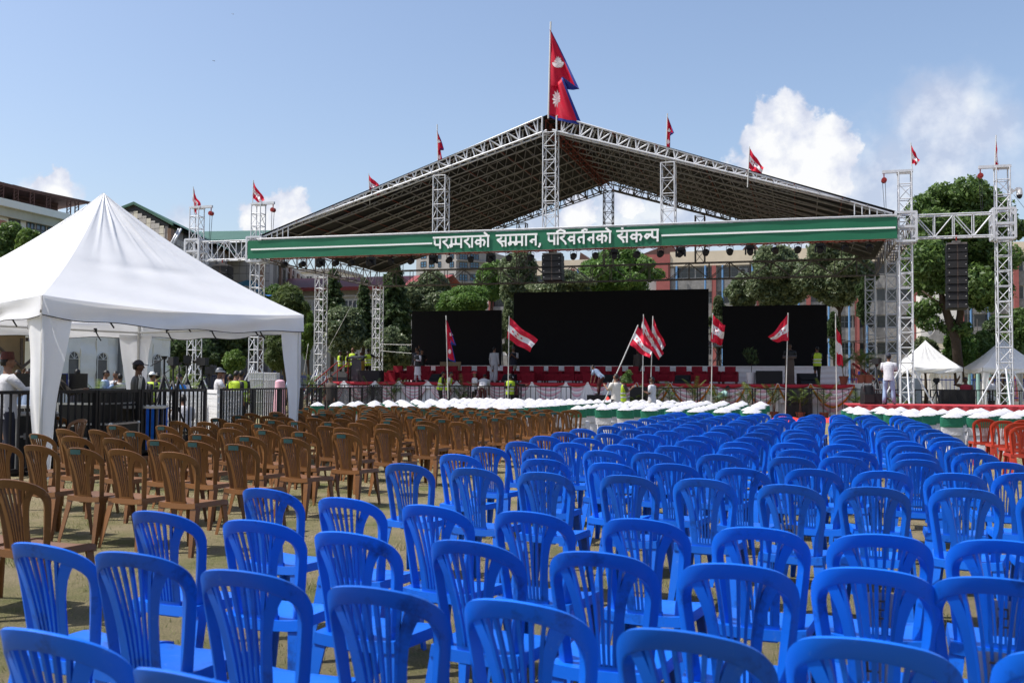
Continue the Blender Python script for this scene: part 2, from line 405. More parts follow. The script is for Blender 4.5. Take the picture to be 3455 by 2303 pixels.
# ================================================================== buildings
class Facade:
    "vertical wall plane: origin, unit run direction, helpers for wall, windows, pieces in (s, z) coordinates"
    def __init__(s, root, p0, p1):
        s.root = root; s.o = Vector((p0[0], p0[1], 0)); d = Vector((p1[0]-p0[0], p1[1]-p0[1], 0)); s.len = d.length; s.d = d.normalized()
        s.n = Vector((s.d.y, -s.d.x, 0))                     # outward (towards the camera side)
    def P(s, t, z, out=0.): q = s.o + s.d*t + s.n*out; return Vector((q.x, q.y, z))
    def slab(s, mb, t0, t1, z0, z1, o0, o1, mi=0):
        c = (s.P((t0+t1)/2, (z0+z1)/2, (o0+o1)/2)); mb.box(c, (abs(t1-t0), abs(o1-o0), abs(z1-z0)), math.atan2(s.d.y, s.d.x), mi); return mb
    def piece(s, name, mat, t0, t1, z0, z1, o0, o1, parent=None): return s.slab(MB(), t0, t1, z0, z1, o0, o1).build(name, mat, parent or s.root)
    def window(s, t0, t1, z0, z1, glass='glass_dark', frame='window_grey', nx=2, nz=2, depth=.12, bar=.06):
        f = MB()
        for k in range(nx+1): t = t0 + (t1-t0)*k/nx; s.slab(f, t-bar/2, t+bar/2, z0, z1, -.02, depth*.6)
        for k in range(nz+1): z = z0 + (z1-z0)*k/nz; s.slab(f, t0, t1, z-bar/2, z+bar/2, -.02, depth*.5)
        o = f.build('window', frame, s.root); s.slab(MB(), t0, t1, z0, z1, -.06, .012).build('pane', glass, o); return o
def face_t(fc, u, v=1290):
    "run coordinate of a facade hit by the sight line through pixel column u"
    d = at(u, v, D=1) - CAMP; n = fc.n; t = (fc.o - CAMP).dot(n)/d.dot(n); return (CAMP + d*t - fc.o).dot(fc.d), t
def face_z(fc, u, v):
    d = at(u, v, D=1) - CAMP; t = (fc.o - CAMP).dot(fc.n)/d.dot(fc.n); return (CAMP + d*t).z

def long_building():
    r = thing('school_building', 'long cream building with brick red columns, stone bands and blue drainpipes behind the stage', 'building', (0, 0, 0))
    Yb = 120
    x0, x1 = at(1640, 900, Y=Yb).x, at(3640, 900, Y=Yb).x
    f = Facade(r, (x0, Yb), (x1, Yb)); U = lambda u: at(u, 900, Y=Yb).x - x0; ztop = 17.3
    f.piece('wall', 'white_wall', 0, f.len, 0, ztop-1.75, -12, 0)
    a, b_ = U(2095), U(2262)
    f.piece('parapet', 'cream', 0, a, ztop-2.4, ztop-.6, -.3, .35); f.piece('parapet', 'cream', b_, f.len, ztop-1.72, ztop, -.3, .35)
    f.piece('stair_block', 'brick_red', a, b_, ztop-2.5, ztop-.25, -.3, .5); f.piece('stair_block', 'brick_red', b_-1.6, b_, 0, ztop-2.5, -.3, .62)
    f.piece('roof_slab', 'concrete', 0, f.len, ztop-1.9, ztop-1.75, -12, .1)
    for k in range(5):
        zt = ztop-1.75-3.02*k
        if zt-3 < 0: break
        f.piece('stone_band', 'stone', b_, f.len, zt-3.0, zt-1.42, 0, .22); f.piece('stone_band', 'stone', 0, a, zt-3.0, zt-1.42, 0, .22)
        t = b_+.5
        while t < f.len-2.6:
            if t < U(2830) or t > U(3290): f.window(t, t+2.35, zt-1.36, zt-.08, nx=3, nz=2, bar=.07)
            else: f.window(t, t+2.35, zt-1.36, zt-.08, nx=2, nz=1, bar=.07)
            t += 2.52
        t = .6
        while t < a-2.4 and k < 3: f.window(t, t+2.3, zt-1.36, zt-.08, nx=2, nz=1); t += 2.7
    for u in (1660, 1935, 2410, 2560, 2727, 2890, 3090, 3240, 3425, 3560): f.piece('column', 'brick_red', U(u)-.24, U(u)+.24, 0, ztop-1.76, 0, .62)
    for u in (1955, 2286, 2382, 2440, 2540, 2695, 2795, 2863, 2922, 3150, 3270, 3330): 
        p = f.P(U(u), 0, .82); MB().tube(p, (p.x, p.y, ztop-1.76), .12, 8).build('drainpipe', 'blue_pipe', r)
    for u, v in ((2510, 915), (2940, 1080), (3325, 1012)):
        t, z = U(u), at(u, v, Y=Yb).z; o = f.piece('air_conditioner', 'window_grey', t-.45, t+.45, z-.3, z+.3, .25, .6)
        c = f.P(t-.1, z, .62); MB().tube(c, c+f.n*.04, .24, 16).build('fan_grille', 'black', o)
    # rooftop sheds seen above the parapet
    for u0, u1, h, dz in ((2110, 2290, 1.8, .2), (2490, 2570, 1.6, .5), (1930, 1975, 1.2, .0)):
        t0, t1 = U(u0), U(u1); q = MB(); z = ztop - .3 + dz
        tri = [f.P(t0, z, -4), f.P(t1, z, -4), f.P(t1-1.5, z+h, -4)]
        q.prism(tri, (0, 0, 0), (0, 5, 0)); q.build('roof_shed', 'rust_roof', r)
    for u in (2090, 2120): p = f.P(U(u), ztop+.9, -3); MB().tube((p.x, p.y, ztop-.6), p, .5, 12).build('water_tank', 'black', r)
    # whitewashed stair wing with a sloped stone retaining wall
    w = thing('white_annex', 'whitewashed annex with small wooden shutters and rubble wall behind the tall tree', 'building')
    A = lambda u, v: at(u, v, Y=112)
    q = MB(); q.span((A(3105, 1000).x, 112, 0), (A(3235, 1000).x, 116, A(3150, 985).z)); q.build('wall', 'white_wall', w)
    q = MB(); q.span((A(3112, 1000).x, 111.6, A(3112, 1094).z), (A(3135, 1000).x, 111.98, A(3112, 1078).z)); q.build('shutter', 'rust_roof', w)
    q = MB(); pts = [A(3090, 1160), A(3250, 1160), A(3215, 1085), A(3165, 1090), A(3140, 1130)]; q.prism([(p.x, 110.5, p.z) for p in pts], (0, 0, 0), (0, 1, 0)); q.build('rubble_wall', 'stone', w)
long_building()

def hotel_left():
    r = thing('hotel_building', 'white building with blue glass windows under a dark rooftop shed, beside the marquee', 'building')
    p0, p1 = at(-260, 1284, D=80), at(420, 1287, D=104)
    f = Facade(r, (p0.x, p0.y), (p1.x, p1.y)); T = lambda u: face_t(f, u)[0]; Z = lambda u, v: face_z(f, u, v)
    zt = Z(100, 714)
    f.piece('wall', 'hotel_wall', 0, f.len, 0, zt, -14, 0)
    f.piece('cornice', 'hotel_wall', -.3, f.len+.3, zt-.2, zt+.45, -14, .9); f.piece('fascia', 'cream2', -.2, f.len+.2, zt-1.0, zt-.2, 0, .5)
    f.piece('pink_panel', 'pink_wall', 0, T(13), 0, zt-1.3, 0, .05); f.piece('pink_panel', 'pink_wall', T(182), T(215), Z(195, 800), zt-1.6, 0, .05)
    f.window(T(14), T(51), Z(30, 800), Z(30, 722), 'glass_blue', 'steel_dark', 3, 4, bar=.09)
    for u0, u1 in ((75, 100), (107, 139), (146, 179), (215, 250), (258, 292)): f.window(T(u0), T(u1), Z((u0+u1)/2, 790 + (u0-75)*.12), Z((u0+u1)/2, 748+(u0-75)*.17), 'glass_blue', 'steel_dark', 2, 2, bar=.09)
    for k in range(1, 4):
        for u0, u1 in ((14, 51), (75, 100), (107, 139), (146, 179), (215, 250)): f.window(T(u0), T(u1), zt-1.9-3.3*k-1.7, zt-1.9-3.3*k, 'glass_blue', 'steel_dark', 2, 2, bar=.09)
    # open steel shed on the roof
    z0 = Z(0, 607); o0, o1 = -13, -.6; tA, tB = -6, T(306); P = lambda t, z, o: f.P(t, z, o); tC = T(74); zB = Z(306, 676); sh = MB()
    for ta, za, tb, zb in ((tA, z0, tC, z0), (tC, z0, tB, zB)):
        q = [P(ta, za, o1), P(tb, zb, o1), P(tb, zb-1.6, o0), P(ta, za-1.6, o0)]; sh.add(q, [(0, 1, 2, 3)]); sh.add([p - Vector((0, 0, .14)) for p in q], [(3, 2, 1, 0)])
        sh.prism([q[0], q[1], q[1]-Vector((0, 0, .3)), q[0]-Vector((0, 0, .3))], (0, 0, 0), f.n*.08)
    sh.build('shed_roof', 'rust_roof', r); bk = MB(); bk.add([P(tA, zt+.3, o0+1), P(tC+1, zt+.3, o0+1), P(tC+1, z0-1.6, o0+1), P(tA, z0-1.6, o0+1)], [(0, 1, 2, 3)]); bk.build('shed_wall', 'tan', r)
    for u in (5, 55, 110, 165, 235, 262):
        t = T(u); zr = (z0 if t < tC else z0 + (zB-z0)*(t-tC)/(tB-tC))+.6
        c = MB()
        for s_ in (-.25, .25): c.tube(P(t+s_, zt+.4, o1), P(t+s_, zr-.9, o1), .06)
        n = 5
        for k in range(n): 
            za, zb = zt+.4+(zr-1.3-zt)*k/n, zt+.4+(zr-1.3-zt)*(k+1)/n; c.tube(P(t-.25, za, o1), P(t+.25, zb, o1), .035, 4)
        c.build('shed_column', 'rust_roof', r)
    tr = MB()
    for k in range(46):
        t = T(105) + (T(255)-T(105))*k/46; dt = (T(255)-T(105))/46
        for j in range(3): tr.tube(P(t, zt+.5+.75*j, o1-2), P(t+dt, zt+.5+.75*(j+1), o1-2), .045, 4); tr.tube(P(t+dt, zt+.5+.75*j, o1-2), P(t, zt+.5+.75*(j+1), o1-2), .045, 4)
    tr.build('roof_lattice', 'rust_roof', r)
hotel_left()

def tiled_hall():
    r = thing('tiled_hall', 'large hall clad in pale square panels with brown pilasters and a green metal roof', 'building')
    A, B, Cc = at(395, 1287, D=82), at(558, 1287, D=80), at(760, 1288, D=97)
    f = Facade(r, (A.x, A.y), (B.x, B.y)); T = lambda u: face_t(f, u)[0]; Z = lambda u, v: face_z(f, u, v)
    ze = Z(556, 760); zp = Z(443, 697); tp = T(443); L0 = -6
    w = MB(); w.prism([f.P(L0, 0), f.P(f.len, 0), f.P(f.len, ze), f.P(tp, zp), f.P(L0, ze)], (0, 0, 0), -f.n*.25); w.build('gable_wall', 'black', r)
    # square cladding panels, each proud of the dark wall
    s_ = .46; n = int((f.len-L0)/s_); L0 = f.len - n*s_
    for i in range(n):
        for j in range(17, 36):
            t0 = L0 + i*s_; z0 = j*s_; tm = t0+s_/2
            zl = ze + (zp-ze)*(1-abs(tm-tp)/(tp-L0 if tm < tp else f.len-tp)) - .35
            if z0 > zl-.12 or t0 < -2.2 or (T(425) < tm < T(456) and Z(440, 770) < z0+.5 < Z(440, 742)): continue
            h = min(s_, zl-z0)-.03
            f.piece('panel', ('tile', 'cream2', 'tile')[(i*7+j*3) % 3], t0+.012, t0+s_-.012, z0+.015, z0+.015+h, .0, .04+.012*((i+j) % 2))
    f.window(T(426), T(456), Z(440, 770), Z(440, 742), 'glass_blue', 'steel_dark', 2, 1)
    g = Facade(r, (B.x, B.y), (Cc.x, Cc.y))
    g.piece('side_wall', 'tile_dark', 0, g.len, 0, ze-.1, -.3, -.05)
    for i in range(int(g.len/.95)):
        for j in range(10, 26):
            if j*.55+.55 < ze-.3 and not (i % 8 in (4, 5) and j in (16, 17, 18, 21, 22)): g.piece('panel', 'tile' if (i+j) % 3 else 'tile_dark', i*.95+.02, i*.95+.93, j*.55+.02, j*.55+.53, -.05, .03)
    for i in range(int(g.len/1.9)):
        if i % 4 == 2:
            for z in (8*1.15, 11*1.15): g.piece('vent_opening', 'black', i*1.9+.05, i*1.9+1.8, z+.05, z+1.5, -.04, .0)
        if i % 4 == 0: g.piece('pilaster', 'pilaster', i*1.9-.2, i*1.9+.5, 0, ze-.3, -.02, .25)
    # roof: two slopes over the gable, eaves running back along the side wall
    rf = MB(); e = .22
    ridge0, eaveR0, eaveL0 = f.P(tp, zp+.35, e), f.P(f.len+.6, ze+.12, e), f.P(L0-.6, ze+.12, e)
    back = (Cc-B).normalized()*(g.len+14); back.z = 0
    rf.add([ridge0, eaveR0, eaveR0+back, ridge0+back, eaveL0, eaveL0+back], [(0, 1, 2, 3), (4, 0, 3, 5)])
    dn = Vector((0, 0, -.22)); rf.add([ridge0+dn, eaveR0+dn, eaveR0+back+dn, eaveL0+dn, ridge0+back+dn], [(0, 1, 2, 4), (3, 0, 4, 4)][:1])
    rf.prism([ridge0, eaveR0, eaveR0+dn, ridge0+dn], (0, 0, 0), -f.n*.1); rf.prism([eaveL0, ridge0, ridge0+dn, eaveL0+dn], (0, 0, 0), -f.n*.1)
    rf.build('roof', 'green_roof', r)
    for u in (592, 600):
        c = at(u, 1288, D=80); MB().path([(c.x, c.y, ze-.3), (c.x-.2, c.y-.4, ze-1.2), (c.x-1.3, c.y-.6, ze-3.2), (c.x-1.3, c.y-.6, 4)], .09, 6).build('downpipe', 'steel', r)
    # rear wing with flat-looking green roof and panelled walls
    r2 = thing('panelled_block', 'grey panelled block with narrow dark windows and orange pilasters below a green roof slope', 'building')
    D_, E_, F_ = at(700, 1288, D=102), at(916, 1289, D=101), at(1035, 1290, D=128)
    h = Facade(r2, (D_.x, D_.y), (E_.x, E_.y)); zt = face_z(h, 800, 815)
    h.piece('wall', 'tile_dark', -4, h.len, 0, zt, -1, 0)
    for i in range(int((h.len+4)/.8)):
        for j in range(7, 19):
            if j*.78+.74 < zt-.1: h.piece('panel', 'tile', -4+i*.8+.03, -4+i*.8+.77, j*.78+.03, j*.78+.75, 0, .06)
        if i % 5 == 2: h.piece('pilaster', 'pilaster', -4+i*.8-.14, -4+i*.8+.3, 0, zt-.05, .05, .25)
    k = Facade(r2, (E_.x, E_.y), (F_.x, F_.y)); zk = face_z(k, 920, 845)
    k.piece('wall', 'tile', 0, k.len, 0, zk, -.4, -.02)
    for i in range(8):
        t = .6 + i*(k.len-1)/8; k.piece('pilaster', 'pilaster' if i % 2 else 'tile_dark', t, t+1.3, 0, zk-.4, -.02, .15)
        for z in (5.4, 8.6, 11.6): 
            if z+2 < zk: k.window(t+1.6, t+2.7, z, z+2.0, 'glass_dark', 'tile_dark', 1, 2)
    for z in (4.6, 7.8, 11.0, 13.6): k.piece('string_course', 'tile_dark', 0, k.len, z, z+.12, 0, .12)
    rr = MB(); a0, a1 = h.P(-16, zt+.1, .8), h.P(h.len+10, zt+.1, .8); up = -h.n*9 + Vector((0, 0, face_z(h, 800, 782)*1.06-zt+.3))
    rr.add([a0, a1, a1+up, a0+up], [(0, 1, 2, 3)]); rr.prism([a0, a1, a1+Vector((0, 0, -.3)), a0+Vector((0, 0, -.3))], (0, 0, 0), -h.n*.1); rr.build('roof', 'green_roof', r2)
    tp_ = MB(); c = at(790, 965, D=78)
    tp_.grid(lambda u, v: (c.x-2.2+4.4*u, c.y+2*v, c.z+.5-.9*(u-.5)**2*3+.25*math.sin(9*u+4*v)-.5*v), 16, 6); tp_.build('tarpaulin', 'blue_tarp', label='crumpled blue tarpaulin over a low roof behind the front truss tower', cat='tarpaulin')
tiled_hall()

def low_house():
    r = thing('low_house', 'low cream house with a red sheet roof and curtained windows behind the pine trees', 'house')
    x0, x1 = at(850, 980, Y=95).x, at(1450, 960, Y=95).x; f = Facade(r, (x0, 95), (x1, 95)); U = lambda u: at(u, 1000, Y=95).x-x0; Z = lambda v: at(1200, v, Y=95).z
    f.piece('wall', 'cream2', 0, f.len, 0, Z(972), -8, 0); f.piece('plinth_band', 'white_wall', 0, f.len, Z(1001), Z(996), 0, .3)
    rf = MB(); zl = Z(971); rf.add([f.P(-1, zl, 1.4), f.P(f.len+1, zl, 1.4), f.P(f.len+1, zl+1.6, -4.2), f.P(-1, zl+1.6, -4.2), f.P(f.len+1, zl, -9.5), f.P(-1, zl, -9.5)], [(0, 1, 2, 3), (3, 2, 4, 5)])
    rf.prism([f.P(-1, zl, 1.4), f.P(f.len+1, zl, 1.4), f.P(f.len+1, zl-.35, 1.3), f.P(-1, zl-.35, 1.3)], (0, 0, 0), (0, .1, 0)); rf.build('roof', 'red_roof', r)
    for u0, u1 in ((960, 1000), (1042, 1062), (1105, 1150), (1162, 1218), (1260, 1310), (1380, 1420)): f.window(U(u0), U(u1), Z(1044), Z(1012), 'window_grey', 'white_wall', 4, 1, bar=.1)
    for u0, u1 in ((960, 1000), (1105, 1150), (1162, 1218)): f.window(U(u0), U(u1), Z(1130), Z(1090), 'window_grey', 'white_wall', 4, 1, bar=.1)
low_house()
def far_house():
    r = thing('plaster_house', 'weathered pale plaster house behind the red sheet roof, glimpsed under the side truss', 'house'); f = Facade(r, (at(985, 950, Y=124).x, 124), (at(1135, 950, Y=124).x, 124)); Z = lambda v: at(1060, v, Y=124).z
    f.piece('wall', 'white_wall', 0, f.len, 0, Z(918), -8, 0); f.piece('parapet', 'concrete', -.3, f.len+.3, Z(918), Z(908), -8.2, .3)
    for k in range(4):
        t = .6+k*f.len/4.2
        for v in (948, 985): f.window(t, t+.9, Z(v), Z(v-17), 'glass_dark', 'white_wall', 2, 1)
    f.piece('balcony', 'concrete', f.len*.55, f.len*.95, Z(962), Z(952), 0, .9)
far_house()

def grey_tower():
    r = thing('concrete_tower', 'unplastered grey concrete apartment tower with blue glazing, far behind the trees', 'building')
    A, B, Cc = at(1400, 1293, Y=150), at(1535, 1294, Y=146), at(1640, 1295, Y=150)
    f = Facade(r, (A.x, A.y), (B.x, B.y)); g = Facade(r, (B.x, B.y), (Cc.x, Cc.y)); zt = face_z(f, 1500, 843)
    w = MB(); w.prism([(A.x, A.y, 0), (B.x, B.y, 0), (Cc.x, Cc.y, 0), (Cc.x+2, Cc.y+12, 0), (A.x, A.y+14, 0)], (0, 0, 0), (0, 0, zt)); w.build('wall', 'concrete', r)
    T = lambda u: face_t(f, u)[0]; G = lambda u: face_t(g, u)[0]
    for v0, v1 in ((857, 873), (884, 902), (925, 945), (968, 985), (1010, 1028)):
        for u0, u1 in ((1416, 1434), (1444, 1461), (1475, 1484), (1514, 1527)): f.window(T(u0), T(u1), face_z(f, u0, v1), face_z(f, u0, v0), 'glass_blue', 'glass_dark', 2, 2, bar=.1)
        for u0, u1 in ((1547, 1573), (1583, 1611)): g.window(G(u0), G(u1), face_z(g, u0, v1), face_z(g, u0, v0), 'glass_blue', 'glass_dark', 3, 2, bar=.1)
        g.piece('slab_edge', 'concrete', 0, g.len, face_z(g, 1560, v1+8), face_z(g, 1560, v1+4), 0, .35)
grey_tower()

# ================================================================== perimeter fence and pipes
def perimeter():
    xs = np.arange(-60, 40, 4.0); pm = None
    for k, x in enumerate(xs):
        y = 78
        if pm is None:
            pm = thing('iron_fence', 'dark blue iron railing with gilt spear tops, first bay from the canopy side', 'fence', (x, y, 0), 0, 'perimeter railings')
            MB().box((2, 0, .25), (4, .3, .5)).build('kerb_wall', 'concrete', pm)
            q = MB(); q.box((2, 0, .75), (4, .05, .06)); q.box((2, 0, 2.0), (4, .05, .06)); q.build('rail', 'nepal_blue', pm)
            MB().box((0, 0, 1.3), (.16, .16, 2.6)).build('post', 'nepal_blue', pm)
            b = MB().tube((0, 0, .5), (0, 0, 2.15), .022, 5).mesh('bar', 'nepal_blue'); s = MB().tube((0, 0, 2.15), (0, 0, 2.4), .035, 5, r2=.004).mesh('spear_tip', 'gold')
            for i in range(14): obj('bar', b, pm, (.28+i*.27, 0, 0)); obj('spear_tip', s, pm, (.28+i*.27, 0, 0))
        else: dup(pm, (x, y, 0), None, 'dark blue iron railing with gilt spear tops, %s bay from the canopy side' % ORD[k+1] if k < 26 else None)
    for u, v0, v1, lab in ((3267, 1100, 1160, 'pale mint steel pole with a thin rod on top, behind the white gazebo peak'), (3298, 1140, 1175, 'short mint pole behind the bushes'),
                           (3337, 1113, 1220, 'rust streaked mint pole with a thin rod on top, between the two gazebos'), (3400, 1112, 1185, 'mint pole seen through the outer truss tower')):
        t = at(u, v0, Y=74); r = thing('steel_pole', lab, 'pole', (t.x, 74, 0))
        MB().tube((0, 0, 0), (0, 0, t.z), .12, 10).build('shaft', 'mint_pipe', r); MB().tube((0, 0, t.z), (0, 0, t.z+1.3), .03, 6).build('rod', 'steel_dark', r)
perimeter()

# ================================================================== trees
def leaves_mesh(name, clumps, size, mat, n, flat=.35, up=.0):
    "n leaf faces spread through ellipsoid clumps (centre, radii), denser towards their shells"
    cs = np.array([c for c, r in clumps], float); rs = np.array([r for c, r in clumps], float)
    wts = (rs[:, 0]*rs[:, 1]*rs[:, 2])**(2/3); wts /= wts.sum(); idx = RNG.choice(len(clumps), n, p=wts)
    d = RNG.normal(size=(n, 3)); d /= np.linalg.norm(d, axis=1)[:, None]
    rad = RNG.random(n)**.33; rad = .35+.65*rad + RNG.normal(0, .06, n)
    pos = cs[idx] + d*rs[idx]*rad[:, None]; pos[:, 2] = np.maximum(pos[:, 2], .05)
    nrm = d*.55 + RNG.normal(0, .6, (n, 3)); nrm[:, 2] += .35 + up; nrm /= np.linalg.norm(nrm, axis=1)[:, None]
    t = np.cross(nrm, RNG.normal(size=(n, 3))); t /= np.linalg.norm(t, axis=1)[:, None]; b = np.cross(nrm, t)
    s = size*RNG.uniform(.6, 1.35, n)[:, None]; w = s*flat*1.3
    V = np.empty((n, 4, 3)); V[:, 0] = pos - t*s; V[:, 1] = pos + b*w + nrm*s*.12; V[:, 2] = pos + t*s; V[:, 3] = pos - b*w + nrm*s*.12
    me = bpy.data.meshes.new(name); me.vertices.add(4*n); me.vertices.foreach_set('co', V.ravel())
    me.loops.add(4*n); me.loops.foreach_set('vertex_index', np.arange(4*n, dtype=np.int32))
    me.polygons.add(n); me.polygons.foreach_set('loop_start', np.arange(0, 4*n, 4, dtype=np.int32)); me.polygons.foreach_set('loop_total', np.full(n, 4, np.int32))
    me.materials.append(LEAF[mat]); me.update(); me.validate(); return me

def tree(label, u, v, ru, rv, Y, mat, n=9000, size=.22, kind='tree', base_u=None, k=24, trunk=True, flat=.35, group='trees round the field', shape='round', name='broadleaf_tree'):
    "crown centre pixel (u, v), half extents in pixels, standing at depth plane Y"
    c = at(u, v, Y=Y); dep = (c-CAMP).dot(FW); px = dep/FPX; R, H = ru*px, rv*px
    bx = at(base_u, v, Y=Y).x if base_u else c.x
    r = thing(name, label, kind, (bx, Y, 0), 0, group); ox = c.x-bx; rr = random.Random(int(u*7+v))
    clumps = []
    for i in range(k+16):
        z = rr.uniform(-1, 1)
        if shape == 'cone': w = .95*(1-(z+1)/2)**.8 + .06
        elif shape == 'column': w = .9*(1-abs(z)**3*.6) if z < .3 else .9*(1-((z-.3)/.75)**1.5)
        else: w = math.sqrt(max(.05, 1-z*z))
        a = rr.uniform(0, 6.28); q = rr.uniform(.1, .95)*w
        cr = rr.uniform(.34, .58) if i < k else rr.uniform(.13, .30)
        if i >= k: q = rr.uniform(.95, 1.32)*w
        clumps.append(((ox+math.cos(a)*q*R*.8, math.sin(a)*q*R*.8, c.z+z*H*.8), (R*cr*(1 if shape == 'round' else .55), R*cr*(1 if shape == 'round' else .55), min(H, R*1.2)*cr)))
    me = leaves_mesh('crown', clumps, size*.80, mat, int(n*2.5), flat); obj('crown', me, r, kind='stuff')
    if trunk:
        t = MB(); tr = max(.09, R*.055); zc = max(.6, c.z-H*.35)
        t.path([(0, 0, 0), (ox*.3+.05, .03, zc*.5), (ox*.7, 0, zc), (ox, 0, c.z+H*.4)], [tr*1.3, tr, tr*.8, tr*.3], 8)
        for i in range(7):
            cl = clumps[i % len(clumps)][0]; z0 = zc*rr.uniform(.6, 1.0); f = min(1, z0/zc)
            t.path([(ox*.7*f, 0, z0), ((ox*.7*f+cl[0])/2, cl[1]/2, (z0+cl[2])/2+.1), cl], [tr*.5, tr*.33, tr*.1], 5)
        t.build('trunk', 'bark', r)
    return r
def conifer(label, u, v0, v1, ru, Y, mat, layers=22, n=9000, size=.16, droop=.12, name='conifer_tree'):
    "layered evergreen: whorls of drooping branches carrying needle sprays"
    top = at(u, v0, Y=Y); px = (top-CAMP).dot(FW)/FPX; R = ru*px; zb = at(u, v1, Y=Y).z
    r = thing(name, label, 'tree', (top.x, Y, 0), 0, 'trees round the field'); rr = random.Random(int(u+v0))
    t = MB(); t.path([(0, 0, 0), (0, 0, top.z*.5), (0, 0, top.z)], [.2, .14, .03], 8); clumps = []
    for i in range(layers):
        f = (i+.3)/layers; z = zb + (top.z-zb)*f; rad = R*(1-f)**.8+.15; nb = 7
        for b in range(nb):
            a = 2*PI*(b+rr.random()*.6)/nb + i; L_ = rad*rr.uniform(.7, 1.1); tip = (math.cos(a)*L_, math.sin(a)*L_, z-droop*L_+rr.uniform(-.1, .15))
            t.path([(0, 0, z+.1), tip], [.04, .012], 4)
            for q in (.45, .75, 1.0): clumps.append(((tip[0]*q, tip[1]*q, z+.1+(tip[2]-z-.1)*q), (L_*.2+.06, L_*.2+.06, .09+.05*L_)))
    t.build('trunk', 'bark', r); obj('crown', leaves_mesh('crown', clumps, size, mat, n, .22), r, kind='stuff'); return r

tree('dense dark green tree in front of the white hotel, cut by the frame edge', 22, 848, 70, 76, 62, 'mid', 12000, .2, base_u=20)
tree('small lighter tree beside the dark one, before the hotel windows', 97, 822, 36, 44, 60, 'bright', 4500, .16)
tree('dark broadleaf tree beside the pine, below the red roof', 922, 1000, 38, 32, 72, 'mid', 5000, .2)
tree('bushy long needled pine with rounded top, behind the canopy corner', 975, 1040, 62, 62, 60, 'pine', 9000, .26, flat=.12, shape='round', base_u=968, name='pine_tree')
tree('lower drooping pine mass just above the blue railing', 945, 1175, 62, 62, 58, 'pine', 9000, .26, flat=.12, base_u=968, name='pine_tree')
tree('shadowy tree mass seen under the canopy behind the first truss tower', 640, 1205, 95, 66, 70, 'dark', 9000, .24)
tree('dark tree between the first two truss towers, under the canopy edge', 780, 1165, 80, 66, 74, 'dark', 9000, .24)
tree('small round yellow green bush tree beside the front truss tower', 790, 1222, 36, 36, 52, 'bright', 5000, .1, base_u=790, kind='shrub', name='round_shrub')
tree('light green upright tree beside the canopy corner', 1040, 1130, 32, 85, 66, 'bright', 7000, .18, shape='column')
tree('wide leafy tree behind the vest wearers, light grey green', 1165, 1120, 78, 75, 68, 'grey', 15000, .19)
tree('dark leafy bush low behind the stage corner, left of the first screen', 1315, 1190, 72, 68, 66, 'grey', 12000, .19)
conifer('spire shaped tree with layered branches in front of the low house', 1125, 905, 1110, 46, 78, 'dark', 15, 9000, .2, .02)
conifer('dark cypress close to the back truss tower', 1229, 940, 1150, 26, 72, 'dark', 24, 8000, .18)
conifer('broad dark conifer right of the back truss tower', 1330, 860, 1150, 62, 70, 'dark', 26, 17000, .2)
tree('yellow leaved bush between dark conifer and grey green tree', 1384, 1012, 22, 32, 76, 'yellow', 3500, .18, shape='column')
tree('large grey green broadleaf tree above the first screen', 1455, 1010, 85, 78, 74, 'grey', 18000, .2)
tree('feathery bright green tree rising over the first screen', 1570, 1020, 82, 52, 66, 'feather', 13000, .17, flat=.25)
tree('feathery green tree beside the concrete tower', 1660, 950, 56, 58, 84, 'feather', 8000, .2, flat=.25)
tree('tall loose grey green tree under the central speaker column', 1745, 945, 66, 95, 72, 'grey', 14000, .19)
tree('leafy tree between first and middle screens', 1715, 1110, 40, 95, 66, 'grey', 9000, .18, shape='column')
tree('low yellowish leafed tree just above the middle screen', 1900, 960, 110, 38, 70, 'grey', 10000, .18)
tree('round feathery tree against the brick red stair block', 2085, 925, 135, 78, 86, 'feather', 20000, .22, flat=.3)
tree('slim leafy tree in the gap between middle and third screens', 2425, 1090, 34, 100, 62, 'grey', 8000, .16, shape='column')
tree('small grey green tree before the stone wall windows', 2510, 985, 52, 52, 82, 'grey', 7000, .2)
tree('tall ficus tree in front of the long cream building', 2625, 930, 92, 105, 80, 'grey', 20000, .21)
tree('spreading ficus tree partly under the stage roof corner', 2830, 910, 128, 95, 78, 'grey', 24000, .21)
tree('dark climbing foliage beside the third screen', 2812, 1130, 26, 80, 70, 'dark', 6000, .18, shape='column')
tree('dark creeper covered trunk by the brick red column', 2915, 1010, 26, 95, 74, 'dark', 6000, .2, shape='column')
